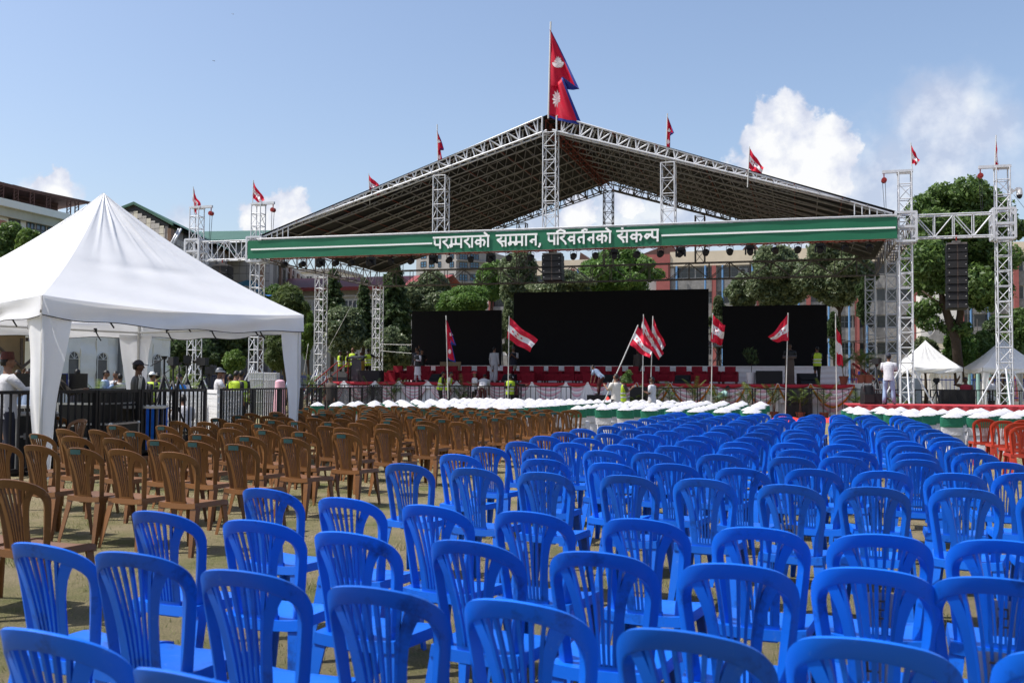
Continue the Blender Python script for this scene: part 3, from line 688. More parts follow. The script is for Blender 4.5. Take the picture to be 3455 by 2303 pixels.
def big_tree():
    Y = 64; r = thing('tall_tree', 'tall dense green tree with leaning trunk behind the side speaker column', 'tree', (at(3220, 1200, Y=Y).x, Y, 0), 0, 'trees round the field')
    bx = r.location.x; P = lambda u, v: (at(u, v, Y=Y).x-bx, 0, at(u, v, Y=Y).z); px = at(3220, 800, Y=Y).y/FPX; rr = random.Random(5); cl = []
    for i in range(46):
        v = rr.uniform(650, 985); w = 140 if v > 720 else 140*math.sqrt(max(.1, 1-((720-v)/80)**2)); u = 3235 + rr.uniform(-1, 1)*w*(1 if v < 900 else .9)
        p = P(u, v); q = rr.uniform(.85, 1.45); cl.append(((p[0], rr.uniform(-2.2, 2.2), p[2]), (q, q, q*.8)))
    for u, v in ((3105, 1045), (3135, 1085), (3150, 1030), (3345, 930), (3420, 780), (3445, 770), (3180, 640), (3290, 640), (3240, 1110), (3215, 1100)):
        p = P(u, v); cl.append(((p[0], rr.uniform(-1, 1), p[2]), (.75, .75, .5)))
    obj('crown', leaves_mesh('crown', cl, .17, 'mid', 46000, .33), r, kind='stuff')
    t = MB(); t.path([P(3238, 1290), P(3225, 1150), P(3205, 1090), P(3180, 1010), P(3160, 900), P(3180, 760)], [.3, .27, .25, .2, .13, .05], 9)
    t.path([P(3225, 1150), P(3240, 1060), P(3245, 900), P(3280, 760)], [.24, .2, .14, .05], 8); t.path([P(3190, 1040), P(3150, 1010), P(3110, 980)], [.12, .08, .04], 6)
    t.build('trunk', 'bark', r)
    g = MB()
    for u, v in ((3235, 590), (3262, 585), (3280, 600), (3225, 605)):
        a = P(u, 640); b = P(u+rr.uniform(-8, 8), v+15); g.path([a, b], .012, 4); 
    g.build('bare_twigs', 'bark', r, kind='stuff')
big_tree()
for a in (('leafy shrub left of the gazebo peak, before the rubble wall', 3120, 1190, 44, 44, 66, 'grey', 6000), ('bright shrub mass right of the gazebo peak', 3245, 1175, 58, 50, 66, 'feather', 8000),
          ('taller leafy shrub between the two gazebos', 3320, 1190, 46, 58, 68, 'mid', 7000), ('dark leafy tree at the frame edge behind the outer tower', 3440, 1125, 46, 75, 70, 'mid', 8000),
          ('low dark hedge tree behind the right gazebo poles', 3380, 1130, 60, 60, 74, 'dark', 7000)):
    tree(*a, size=.17, kind='shrub', name='leafy_shrub', group='shrubs by the gazebos')

# ================================================================== stage truss structure
TW = .49                       # truss width between chord centres
X0, X1, YF, YM, YB = -25.63, 4.27, 43.0, 50.0, 57.0     # outer faces of the stage frame
BZ0, BZ1 = 7.46, 8.36          # main beam bottom and top chords
TLEN = .6
_tower_mesh = {}
def tower(label, x, y, h, mat='steel', group='truss towers of the stage', sleeve=None, outrig=True, top=True, z0=0., hoist_dx=.55, width=TW):
    r = thing('truss_tower', label, 'truss tower', (x, y, z0), 0, group); w = width/2
    key = (mat, width)
    if key not in _tower_mesh:
        g = MB()
        for a, b in (((-w, -w), (w, -w)), ((w, -w), (w, w)), ((w, w), (-w, w)), ((-w, w), (-w, -w))): g.tube((*a, 0), (*b, 0), .021, 6)
        d = MB()
        for k, (a, b) in enumerate((((-w, -w), (w, -w)), ((w, -w), (w, w)), ((w, w), (-w, w)), ((-w, w), (-w, -w)))):
            d.tube((*a, .02), (*b, TLEN-.02), .016, 5)
        d2 = MB()
        for a, b in (((w, -w), (-w, -w)), ((w, w), (w, -w)), ((-w, w), (w, w)), ((-w, -w), (-w, w))): d2.tube((*a, .02), (*b, TLEN-.02), .016, 5)
        _tower_mesh[key] = (g.mesh('rung_frame', mat), d.mesh('diagonal_brace', mat), d2.mesh('diagonal_brace', mat))
    g, d, d2 = _tower_mesh[key]
    for a in ((-w, -w), (w, -w), (w, w), (-w, w)): MB().tube((*a, 0), (*a, h), .027, 8).build('chord', mat, r)
    n = int(h/TLEN)
    for k in range(n+1):
        obj('rung_frame', g, r, (0, 0, k*TLEN+.05))
        if (k+1)*TLEN < h: obj('diagonal_brace', (d, d2)[k % 2], r, (0, 0, k*TLEN+.05))
    if z0 == 0: MB().box((0, 0, .04), (.75, .75, .06)).build('base_plate', mat, r)
    if outrig and z0 == 0:
        for sx, sy in ((-1, 0), (1, 0), (0, -1)):
            q = MB(); q.tube((sx*w, sy*w, 2.2), (sx*1.35, sy*1.35, .08), .035, 8); q.tube((sx*w, sy*w, .12), (sx*1.4, sy*1.4, .06), .035, 8); q.build('outrigger', mat, r)
    if top:
        q = MB(); q.box((hoist_dx/2, 0, h+.06), (.62+abs(hoist_dx), .12, .12)); q.box((0, .2, h+.02), (.6, .1, .08)); q.box((0, -.2, h+.02), (.6, .1, .08)); q.build('top_beam', mat, r)
        hx = hoist_dx/2 + math.copysign(.31+abs(hoist_dx)/2-.07, hoist_dx)
        q = MB(); q.tube((hx, -.1, h-.28), (hx, .1, h-.28), .11, 14); q.tube((hx, 0, h), (hx, 0, h-.18), .025, 6); q.tube((hx, -.12, h-.28), (hx, .12, h-.28), .05, 8); q.build('chain_hoist', 'hoist', r)
        q = MB()
        for dx, dy in ((-.06, 0), (.05, .03)): q.tube((hx+dx, dy, h-.35), (hx*.93+dx*.5, dy, 8.4), .012, 4)
        q.build('hoist_chain', 'cable', r)
    if sleeve:
        q = MB(); s = w+.14; za, zb = sleeve
        for a in ((-s, -s), (s, -s), (s, s), (-s, s)): q.box((*a, (za+zb)/2), (.09, .09, zb-za))
        for z in (za, (za+zb)/2, zb):
            for a, b in (((0, -s), (2*s, .07)), ((0, s), (2*s, .07)), ((-s, 0), (.07, 2*s)), ((s, 0), (.07, 2*s))): q.box((a[0], a[1], z), (b[0], b[1], .09))
        for sx in (-1, 1):
            for z, sg in ((za+.12, 1), (zb-.12, -1)): q.prism([(sx*s, -s-.04, z), (sx*(s-.2), -s-.04, z), (sx*s, -s-.04, z+.2*sg)], (0, 0, 0), (0, .06, 0))
        q.build('sleeve_block', mat, r)
    return r
def beam(label, a, b, w, hgt, n, mat='steel', group='truss beams of the stage', rad=.03, alt=True, up=(0, 0, 1), cat='truss beam', parent=None, name='truss_beam', double=True, webr=None, side_webs=True):
    "box truss from a to b (bottom centre line), chords and every web member their own part"
    a = Vector(a); b = Vector(b); L_ = (b-a).length; webr = webr or rad*.72
    r = thing(name, label, cat, a, 0, group) if parent is None else parent
    o = Vector((0, 0, 0)) if parent is None else a
    d = (b-a).normalized(); up = Vector(up); sd = d.cross(up).normalized()*(w/2); upv = sd.normalized().cross(d).normalized()*hgt
    for p in (-sd, sd, sd+upv, -sd+upv): MB().tube(o+p, o+p+d*L_, rad, 8).build('chord', mat, r)
    st = L_/n; faces = (-sd, sd) if double else (-sd,)
    loc_v = MB().tube((0, 0, 0), upv, webr, 6).mesh('vertical_web', mat)
    up_d = MB().tube((0, 0, 0), upv + d*st, webr, 6).mesh('diagonal_web', mat); dn_d = MB().tube(upv, d*st, webr, 6).mesh('diagonal_web', mat)
    cr = MB().tube(-sd, sd, webr*.9, 5); cr.tube(-sd+upv, sd+upv, webr*.9, 5); cr = cr.mesh('cross_tie', mat)
    for k in range(n+1):
        for f in faces: obj('vertical_web', loc_v, r, o+f+d*st*k)
        obj('cross_tie', cr, r, o+d*st*k)
    for k in range(n):
        for f in faces: obj('diagonal_web', up_d if (k % 2 == 0) == alt else dn_d, r, o+f+d*st*k)
    return r

w2 = TW/2
SL = (BZ0-.14, BZ1+.12)
tower('white truss tower at the banner end nearer the canopy', X0+w2, YF+w2, 10.1, sleeve=SL)
tower('white truss tower at the banner end by the tall green tree', X1-w2, YF+w2, 10.15, sleeve=SL, hoist_dx=-.55)
tower('outermost white truss tower, half hidden by the canopy slope', -29.05+w2, YF+w2, 10.07, sleeve=SL)
tower('outermost white truss tower carrying the dome camera', 7.38+w2, YF+w2, 10.15, sleeve=SL, hoist_dx=-.55)
tower('white truss tower halfway back on the canopy side of the stage', X0+w2, YM, BZ0, top=False)
tower('white truss tower at the rear stage corner beside the dark cypress', X0+.2+w2, YB+w2, BZ0, top=False, outrig=False)
tower('dull truss tower halfway back on the gazebo side of the stage', X1-w2, YM, 9.3, 'steel', hoist_dx=-.5, outrig=False)
tower('dull truss tower at the rear stage corner on the gazebo side', X1-.5-w2, YB+w2, BZ0, 'steel', top=False, outrig=False)
BY = YF+w2
beam('long front truss beam behind the green banner', (X0+TW+.12, BY, BZ0), (X1-TW-.12, BY, BZ0), TW, BZ1-BZ0, 26)
beam('wing truss beam between the two towers on the canopy side', (-29.05+TW+.12, BY, BZ0), (X0-.12, BY, BZ0), TW, BZ1-BZ0, 4, alt=False)
beam('wing truss beam between the two towers on the gazebo side', (X1+.12, BY, BZ0), (7.38-.12, BY, BZ0), TW, BZ1-BZ0, 4, alt=False)
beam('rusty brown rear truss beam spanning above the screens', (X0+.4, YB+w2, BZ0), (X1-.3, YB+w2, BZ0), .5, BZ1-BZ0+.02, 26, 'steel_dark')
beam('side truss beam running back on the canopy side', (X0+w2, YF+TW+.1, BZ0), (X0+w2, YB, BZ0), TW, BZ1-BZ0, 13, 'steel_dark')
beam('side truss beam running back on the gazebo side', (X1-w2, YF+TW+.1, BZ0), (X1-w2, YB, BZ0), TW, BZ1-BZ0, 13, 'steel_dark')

def roof():
    XC = -10.76; ZP = 13.40; r = thing('stage_roof', 'gabled stage roof of white trusses under black tarpaulin', 'stage roof', (XC, 50, 0))
    O = Vector((XC, 50, 0)); P = lambda x, y, z: Vector((x, y, z)) - O
    ZE = BZ1+.12; XL, XR = X0+.55, X1-.75
    # gable trusses: front white, rear dark, rafters between
    def gable(y, mat, n, rad, wname, dep, parts):
        for sgn, xe in ((-1, XL), (1, XR)):
            e = P(xe, y, ZE-.02); pk = P(XC+sgn*.35, y, ZP); d = pk-e; L_ = d.length; dn = d.normalized()
            nrm = Vector((0, -1, 0)).cross(dn)*(-1 if sgn < 0 else 1); nrm = nrm if nrm.z < 0 else -nrm
            e2 = e + dn*(L_*.115); k2 = pk + nrm*dep
            for off in ((0, .5) if parts == 2 else (0,)):
                o = Vector((0, off, 0))
                MB().tube(e+o, pk+o, rad, 7).build(wname+'_chord', mat, r); MB().tube(e2+o+Vector((0, 0, 0)), k2+o, rad, 7).build(wname+'_chord', mat, r)
                web = MB() if parts != 2 else None
                for k in range(n):
                    f0 = .115 + (1-.115)*k/n; f1 = .115 + (1-.115)*(k+1)/n
                    b0 = e2 + (k2-e2)*(k/n); b1 = e2 + (k2-e2)*((k+1)/n); t0 = e+d*f0 if k else e+d*.125; tm = e + d*((f0+f1)/2); t1 = e+d*f1
                    for a, b in ((b0, tm), (tm, b1)) if parts != 2 else ((b0, t0), (b0, tm) if k % 2 else (t0, b1)):
                        if web is not None: web.tube(a, b, rad*.6, 5)
                        else: MB().tube(a+o, b+o, rad*.75, 6).build('gable_web', mat, r)
                if web is not None: web.build(wname+'_web', mat, r, kind='stuff')
                if parts == 2 and off == 0:
                    for k in range(5): f = .02+.019*k*1.1; q = e + d*f; MB().tube(q, (q.x, q.y, e.z), rad*.6, 5).build('gable_web', mat, r)
            if parts == 2:
                for k in range(0, n, 1):
                    q = e2 + (k2-e2)*(k/n); MB().tube(q, q+Vector((0, .5, 0)), rad*.55, 5).build('cross_tie', mat, r)
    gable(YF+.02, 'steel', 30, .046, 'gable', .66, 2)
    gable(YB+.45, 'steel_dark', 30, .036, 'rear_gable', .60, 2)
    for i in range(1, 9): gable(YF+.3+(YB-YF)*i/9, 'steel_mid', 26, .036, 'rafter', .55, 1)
    # purlins along the depth and ridge beam
    for sgn, xe in ((-1, XL), (1, XR)):
        for k in range(1, 15):
            f = k/15; x = xe+(XC-xe)*f; z = ZE+(ZP-ZE)*f+.03; MB().tube(P(x, YF-.1, z), P(x, YB+1.0, z), .024, 5).build('purlin', 'steel_red' if k % 2 == 0 else 'steel_mid', r)
    beam('', P(XC, YF+.3, ZP-.62), P(XC, YB+.5, ZP-.62), .5, .55, 18, 'steel_red', parent=r, rad=.028)
    # tarpaulin: two wrinkled sheets over the purlins
    t = MB()
    for xe, ov in ((XL-.35, -1), (XR+.35, 1)):
        def fn(u, v, xe=xe):
            x = XC + (xe-XC)*u; y = YF-.05 + (YB-YF+1.2)*v; e_ = min(1, v*12)
            sag = e_*(-.04*abs(math.sin(u*PI*13)) - .03*abs(math.sin(v*PI*9)) + .018*math.sin(u*140+v*31)*math.sin(v*70+u*9))
            return P(x, y, ZP+.10 - (ZP-ZE)*u*abs(xe-XC)/(XC-XL) + sag)
        t.grid(fn, 78, 40)
    t.build('tarpaulin', 'tarp', r)
    # posts between beam and roof: king posts and side posts, front and rear
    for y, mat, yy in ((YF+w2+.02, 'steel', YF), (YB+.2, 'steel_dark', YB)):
        for x, zt in ((XC, ZP-.72), (-15.95, at(1480, 592, Y=YF).z), (-5.52, at(2256, 548, Y=YF).z)):
            h = zt-BZ1; w = .29 if yy == YF else .26
            for a in ((-w, -w), (w, -w), (w, w), (-w, w)): MB().tube(P(x+a[0], y+a[1], BZ1), P(x+a[0], y+a[1], zt), .028, 7).build('post_chord', mat, r)
            n = max(3, int(h/.58)); st = h/n
            for k in range(n+1):
                z = BZ1+st*k; q = MB()
                for a, b in (((-w, -w), (w, -w)), ((w, -w), (w, w)), ((w, w), (-w, w)), ((-w, w), (-w, -w))): q.tube(P(x+a[0], y+a[1], z), P(x+b[0], y+b[1], z), .02, 5)
                if k < n:
                    for j, (a, b) in enumerate((((-w, -w), (w, -w)), ((w, -w), (w, w)), ((w, w), (-w, w)), ((-w, w), (-w, -w)))):
                        if k % 2: a, b = b, a
                        q.tube(P(x+a[0], y+a[1], z), P(x+b[0], y+b[1], z+st), .016, 5)
                q.build('post_bracing', mat, r)
    q = MB()
    for sx in (-1, 1): q.tube(P(XC+sx*.33, YF-.02, ZP-.7), P(XC+sx*.33, YF-.02, ZP), .04, 7)
    q.build('ridge_node', 'steel', r)
roof()

# ------------------------------------------------------------------ banner with its lettering
def banner():
    y = YF-.26; xa, xb = X0-.02, X1-TW-.10; za, zb = 7.415, 8.285
    r = thing('banner', 'long green banner with white Devanagari slogan between two white lines', 'banner', ((xa+xb)/2, y, za))
    xm = (xa+xb)/2
    g = MB(); g.grid(lambda u, v: (xa-xm+(xb-xa)*u, .012*math.sin(u*60)*math.sin(v*3), (zb-za)*v), 60, 4)
    g.grid(lambda u, v: (xa-xm+(xb-xa)*u, .03+.012*math.sin(u*60)*math.sin(v*3), (zb-za)*v), 60, 4); g.build('sheet', 'banner', r)
    def X(u, v=800): return at(u, v, Y=y).x - xm
    zc = .435
    for u0, u1 in ((848, 1459), (2232, 3022)): MB().box(((X(u0)+X(u1))/2, -.024, zc), (X(u1)-X(u0), .012, .075)).build('white_line', 'print_white', r)
    rail = MB()
    rail.tube((xa-xm+.5, -.02, zb-za+.07), (xb-xm, -.02, zb-za+.07), .03, 7); rail.build('top_rail', 'steel', r)
    # letters: thick strokes in a unit box (x right, y 0 bottom .. 1 headline)
    S = .088; H = .50
    G = {
     'pa': (.62, [[(.12, 1), (.12, .45), (.2, .34), (.50, .34)], [(.50, 1), (.50, 0)]]),
     'ra': (.52, [[(.30, 1), (.36, .84), (.30, .70), (.10, .62), (.16, .52), (.42, .18), (.46, 0)]]),
     'ma_half_pa': (.98, [[(.16, 1), (.16, .34)], [(.16, .34), (.05, .26), (.10, .10), (.20, .16), (.16, .34), (.46, .34)], [(.46, 1), (.46, .46), (.56, .34), (.84, .34)], [(.84, 1), (.84, 0)]]),
     'aa': (.24, [[(.10, 1), (.10, 0)]]),
     'ka': (.84, [[(.44, 1), (.44, 0)], [(.44, .62), (.20, .66), (.10, .46), (.20, .28), (.44, .34)], [(.44, .62), (.66, .66), (.74, .46), (.66, .14)]]),
     'o': (.26, [[(.12, 1), (.12, 0)], [(.12, 1.0), (.02, 1.16), (-.14, 1.34)]]),
     'sa': (.78, [[(.30, 1), (.36, .84), (.30, .70), (.10, .62), (.16, .52), (.40, .18), (.44, 0)], [(.24, .46), (.64, .46)], [(.64, 1), (.64, 0)]]),
     'ma_half_ma': (1.08, [[(.16, 1), (.16, .34)], [(.16, .34), (.05, .26), (.10, .10), (.20, .16), (.16, .34), (.50, .34)], [(.54, 1), (.54, .34)], [(.54, .34), (.43, .26), (.48, .10), (.58, .16), (.54, .34), (.92, .34)], [(.92, 1), (.92, 0)]]),
     'na': (.62, [[(.48, 1), (.48, 0)], [(.48, .52), (.26, .52), (.14, .38), (.26, .26)]]),
     'comma': (.30, [[(.14, .14), (.14, .0), (.04, -.18)]]),
     'i': (.20, [[(.12, 1), (.12, 0)], [(.12, 1.0), (.06, 1.2), (.3, 1.36), (.58, 1.22), (.62, 1.0)]]),
     'va': (.64, [[(.50, 1), (.50, 0)], [(.50, .62), (.24, .66), (.12, .46), (.24, .28), (.50, .36)]]),
     'rta': (.66, [[(.50, 1), (.50, 0)], [(.50, .60), (.22, .58), (.14, .40), (.24, .12)], [(.50, 1.02), (.40, 1.2), (.58, 1.32), (.72, 1.24)]]),
     'anusvara': (.0, [[(-.42, 1.26), (-.42, 1.30)]]),
     'lpa': (.98, [[(.40, .62), (.22, .66), (.10, .46), (.22, .28), (.36, .5), (.48, .64)], [(.48, .64), (.54, .40), (.54, .40)], [(.54, 1), (.54, .45), (.62, .34), (.86, .34)], [(.86, 1), (.86, 0)]]),
    }
    words = [(1462, 1655, ['pa', 'ra', 'ma_half_pa', 'ra', 'aa', 'ka', 'o'], True), (1674, 1816, ['sa', 'ma_half_ma', 'aa', 'na'], True), (1817, 1829, ['comma'], False),
             (1846, 2066, ['pa', 'i', 'ra', 'va', 'rta', 'na', 'ka', 'o'], True), (2080, 2226, ['sa', 'anusvara', 'ka', 'lpa'], True)]
    z0 = .20
    for u0, u1, gl, head in words:
        xw0, xw1 = X(u0), X(u1); tw = sum(G[k][0] for k in gl); sx = (xw1-xw0)/tw; x = xw0; wd = 'comma' if not head else 'word'
        q = MB(); dpt = -.034; cnt = [0]
        def stroke(pts, wdt):
            for a, b in zip(pts, pts[1:]):
                A = Vector((a[0], 0, a[1])); B = Vector((b[0], 0, b[1])); d = B-A
                if d.length < 1e-5: continue
                d.normalize(); nn = Vector((-d.z, 0, d.x))*wdt/2; e = d*wdt*.28
                cnt[0] += 1; O_ = Vector((0, dpt-.0007*cnt[0], 0)); q.prism([A-e-nn+O_, B+e-nn+O_, B+e+nn+O_, A-e+nn+O_], (0, 0, 0), (0, .02, 0))
        for k in gl:
            for st in G[k][1]:
                pts = [(x+p[0]*sx, z0 + p[1]*H*.94) for p in st]; w_ = S*.95
                if k == 'anusvara': w_ = .1
                stroke(pts, w_)
            x += G[k][0]*sx
        if head: stroke([(xw0+.02, z0+H*.97), (xw1-.05, z0+H*.97)], S*.92)
        for vtx in range(0): q.v[vtx] = (q.v[vtx][0], q.v[vtx][1]+dpt, q.v[vtx][2])
        q.build(wd, 'print_white', r)
banner()

# ------------------------------------------------------------------ speakers hung from the beams
def line_array(label, u0, u1, v0, v1, n, y, cols=2, rz=0.):
    a, b = at(u0, v0, Y=y), at(u1, v1, Y=y); w = b.x-a.x; h = (a.z-b.z-.12)/n
    r = thing('line_array', label, 'speaker column', ((a.x+b.x)/2, y, b.z), rz, 'hanging speaker columns')
    ht = a.z-b.z
    q = MB(); q.box((0, .25, ht-.04), (w*.95, .5, .07)); q.box((0, .25, ht+.05), (w*.4, .1, .10)); q.build('rigging_frame', 'steel_dark', r)
    MB().tube((0, .25, ht), (0, .25, ht+max(.1, BZ0-a.z+.1)), .03, 6).build('hanging_chain', 'hoist', r)
    c = MB(); c.box((0, .3, 0), (w, .6, h*.94)); 
    c = c.mesh('cabinet', 'black_paint'); gr = MB()
    for s in (-1, 1): gr.box((s*w*.255, -.005, 0), (w*.43, .03, h*.84))
    gr = gr.mesh('grille', 'grille'); sl = MB().box((0, .004, 0), (w*.06, .022, h*.9)).mesh('waveguide', 'wood'); bd = MB()
    for s in (-1, 1): bd.box((s*w*.40, -.022, -h*.02), (.035, .01, .014))
    bd = bd.mesh('badge', 'print_white')
    for k in range(n):
        o = obj('cabinet', c, r, (0, .015*(k/n)**2*8, ht-.09-h*(k+.5))); o.rotation_euler = (-.012*k, 0, 0)
        obj('grille', gr, o); obj('waveguide', sl, o); obj('badge', bd, o)
    return r
line_array('tall black speaker column hanging before the tall green tree', 3195, 3268, 818, 1041, 8, YF+.1)
line_array('black speaker column hanging in the middle under the banner', 1828, 1893, 853, 946, 4, YF-.05)
line_array('black speaker column half hidden by the canopy slope', 717, 766, 892, 1010, 4, YF+.1, rz=.12)

# ------------------------------------------------------------------ stage lights under the front beam
def lights():
    wash = thing('wash_light', 'stage light', 'stage light'); KW = 'stage lights under the banner'
    q = MB(); q.tube((0, 0, 0), (0, 0, -.1), .02, 6); q.path([(-.14, 0, -.30), (-.14, 0, -.12), (0, 0, -.10), (.14, 0, -.12), (.14, 0, -.30)], .014, 5); q.build('yoke', 'black_paint', wash)
    q = MB(); q.ball((0, .02, -.31), (.15, .15, .145), 12, 8); q.tube((0, -.05, -.33), (0, -.17, -.40), .125, 14); q.build('lamp_head', 'black_paint', wash)
    prof = thing('moving_light', 'stage light', 'stage light')
    q = MB(); q.tube((0, 0, 0), (0, 0, -.08), .02, 6); q.box((0, 0, -.14), (.34, .26, .12)); q.box((-.19, 0, -.32), (.06, .1, .3)); q.box((.19, 0, -.32), (.06, .1, .3)); q.build('yoke', 'black_paint', prof)
    q = MB(); q.tube((0, .14, -.3), (0, -.2, -.42), .12, 12); q.ball((0, .1, -.3), .13); q.box((0, .1, -.28), (.26, .2, .2)); q.build('lamp_head', 'black_paint', prof)
    spots = [(958, 0), (1020, 0), (1080, 1), (1132, 0), (1185, 0), (1250, 1), (1318, 0), (1386, 0), (1461, 1), (1515, 0), (1587, 0), (1655, 1), (1716, 0), (1790, 0),
             (1934, 0), (2008, 0), (2072, 1), (2148, 0), (2228, 0), (2296, 1), (2381, 0), (2462, 0), (2531, 1), (2615, 0), (2692, 0), (2768, 1), (2852, 0), (2934, 0)]
    near = {958: 'beside the canopy side tower', 1716: 'just before the middle speaker column', 1934: 'just past the middle speaker column', 2934: 'beside the gazebo side tower'}
    used = set(); nw = {0: 0, 1: 0}
    for i, (u, k) in enumerate(spots):
        p = at(u, 852, Y=YF-.02); src = prof if k else wash; nw[k] += 1
        lab = ('boxy black moving light, %s of its kind along the banner from the canopy' if k else 'round black wash light, %s of its kind along the banner from the canopy') % ORD[nw[k]]
        loc = (p.x, YF+.05, BZ0-.03 if k else BZ0-.02)
        if k not in used: src.location = loc; tag(src, lab, 'stage light', KW); used.add(k)
        else: dup(src, loc, RNG.uniform(-.3, .3), lab, KW)
    pipe = MB(); pipe.tube((X0+1, YF+.05, BZ0-.05), (X1-1, YF+.05, BZ0-.05), .025, 6)
    for k in range(60): x = X0+1+k*.47; pipe.path([(x, YF+.05, BZ0-.05), (x+.15, YF+.02, BZ0-.13), (x+.33, YF+.05, BZ0-.06)], .012, 4)
    pipe.build('lighting_pipe', 'hoist', label='reddish lighting pipe with looped cables under the banner', cat='pipe')
lights()

def dome_camera():
    p = at(3411, 640, Y=YF+.3); r = thing('dome_camera', 'white dome camera on a bracket, clamped to the outermost truss tower', 'camera', p)
    q = MB(); q.tube((0, 0, -.1), (.22, 0, .02), .05, 8); q.box((.02, 0, -.06), (.08, .1, .2)); q.box((.25, 0, .03), (.16, .12, .09)); q.build('bracket', 'white_pot', r)
    q = MB(); q.tube((.30, 0, .02), (.30, 0, -.22), .10, 14, r2=.125); q.ball((.3, 0, .02), (.1, .1, .05)); q.build('housing', 'white_pot', r)
    MB().ball((.30, 0, -.24), (.11, .11, .14), 14, 9).build('dome', 'screen_off', r)
    MB().path([(.1, 0, -.2), (.9, .2, -1.3), (3.5, 1, -5)], .008, 4).build('cable', 'cable', r)
dome_camera()

# ================================================================== stage deck, screens and dressing
DZ = 1.56
DXL, DXR, DYF, DYB = at(1122, 1285, Y=46).x, at(2884, 1292, Y=46).x, 46.0, 56.6
def deck():
    r = thing('stage_deck', 'black stage platform under the roof with carpet top and steel legs', 'stage', ((DXL+DXR)/2, DYF, 0)); w = DXR-DXL
    MB().box((0, (DYB-DYF)/2, DZ-.06), (w, DYB-DYF, .12)).build('platform', 'black_paint', r); MB().box((0, (DYB-DYF)/2, DZ+.004), (w-.1, DYB-DYF-.1, .008)).build('carpet', 'carpet', r)
    leg = MB().tube((0, 0, 0), (0, 0, DZ-.12), .03, 6).mesh('leg', 'steel_dark')
    for i in range(15):
        for j in range(3): obj('leg', leg, r, (-w/2+.3+i*(w-.6)/14, .6+j*4.6, 0))
    # front skirt: white cloth, pinkish folds, red swag strip, white rosette peaks
    sk = MB(); sk.grid(lambda u, v: (-w/2+w*u, -.06-.03*math.sin(u*420)-.04*math.sin(u*60), .02+(DZ-.1)*v), 420, 6); sk.build('skirt', 'drape_white', r)
    us = [1165, 1270, 1350, 1448, 1545, 1640, 1735, 1798, 1912, 1985, 2055, 2150, 2263, 2400, 2520, 2625, 2735, 2870]
    xs = [at(u, 1290, Y=DYF).x - (DXL+DXR)/2 for u in us]; xs = [-w/2] + xs[:-1] + [w/2]
    for k, (a, b) in enumerate(zip(xs, xs[1:])):
        L_ = b-a; dark = 'drape_red'
        s = MB()
        def sw(u, v, a=a, L_=L_, d0=.02, d1=.15):
            dip = (d0+(d1-d0)*v)*(1 if v else 1); z = DZ+.02 - .02 - (dip)*(4*u*(1-u))*.9 - .06*v; return (a+L_*u, -.13-.04*math.sin(v*PI)-.012*math.sin(v*19), z)
        s.grid(sw, 18, 8); s.build('red_swag', dark, r)
        for n_ in range(7):
            s = MB(); d0 = .16+.13*n_*(1 if k > 6 else .6)
            def sp(u, v, a=a, L_=L_, d0=d0): return (a+L_*u, -.115-.035*math.sin(v*PI)-.004*u, DZ-.09-.02*d0-(d0+.12*v)*(4*u*(1-u))-.05*v)
            s.grid(sp, 18, 4); s.build('swag_fold', 'drape_pink' if n_ % 2 == 0 else 'drape_white', r)
        s = MB(); q = .34 if k < 7 else .42
        s.grid(lambda u, v, a=a, q=q: (a+(u-.5)*(.08+2*q*v), -.17-.03*math.cos(u*25)*v, DZ+.03-(.34 if a < -3 else .85)*v), 14, 5); s.build('rosette', 'drape_white', r)
        if k >= 12:
            s = MB(); pts = [(a+L_*t/14, -.22, DZ-.03-.95*(4*(t/14)*(1-t/14))) for t in range(15)]
            for p0, p1 in zip(pts, pts[1:]):
                for f in (0, .33, .66): c = Vector(p0)+(Vector(p1)-Vector(p0))*f; s.ball(c, .05, 6, 4)
            s.build('marigold_garland', 'orange', r)
    return r
deck()
MB().span((-19.5, 44.75, 0), (-7.6, 45.8, .32)).build('front_step', 'black_paint', label='low black step along the stage front behind the railing', cat='step')

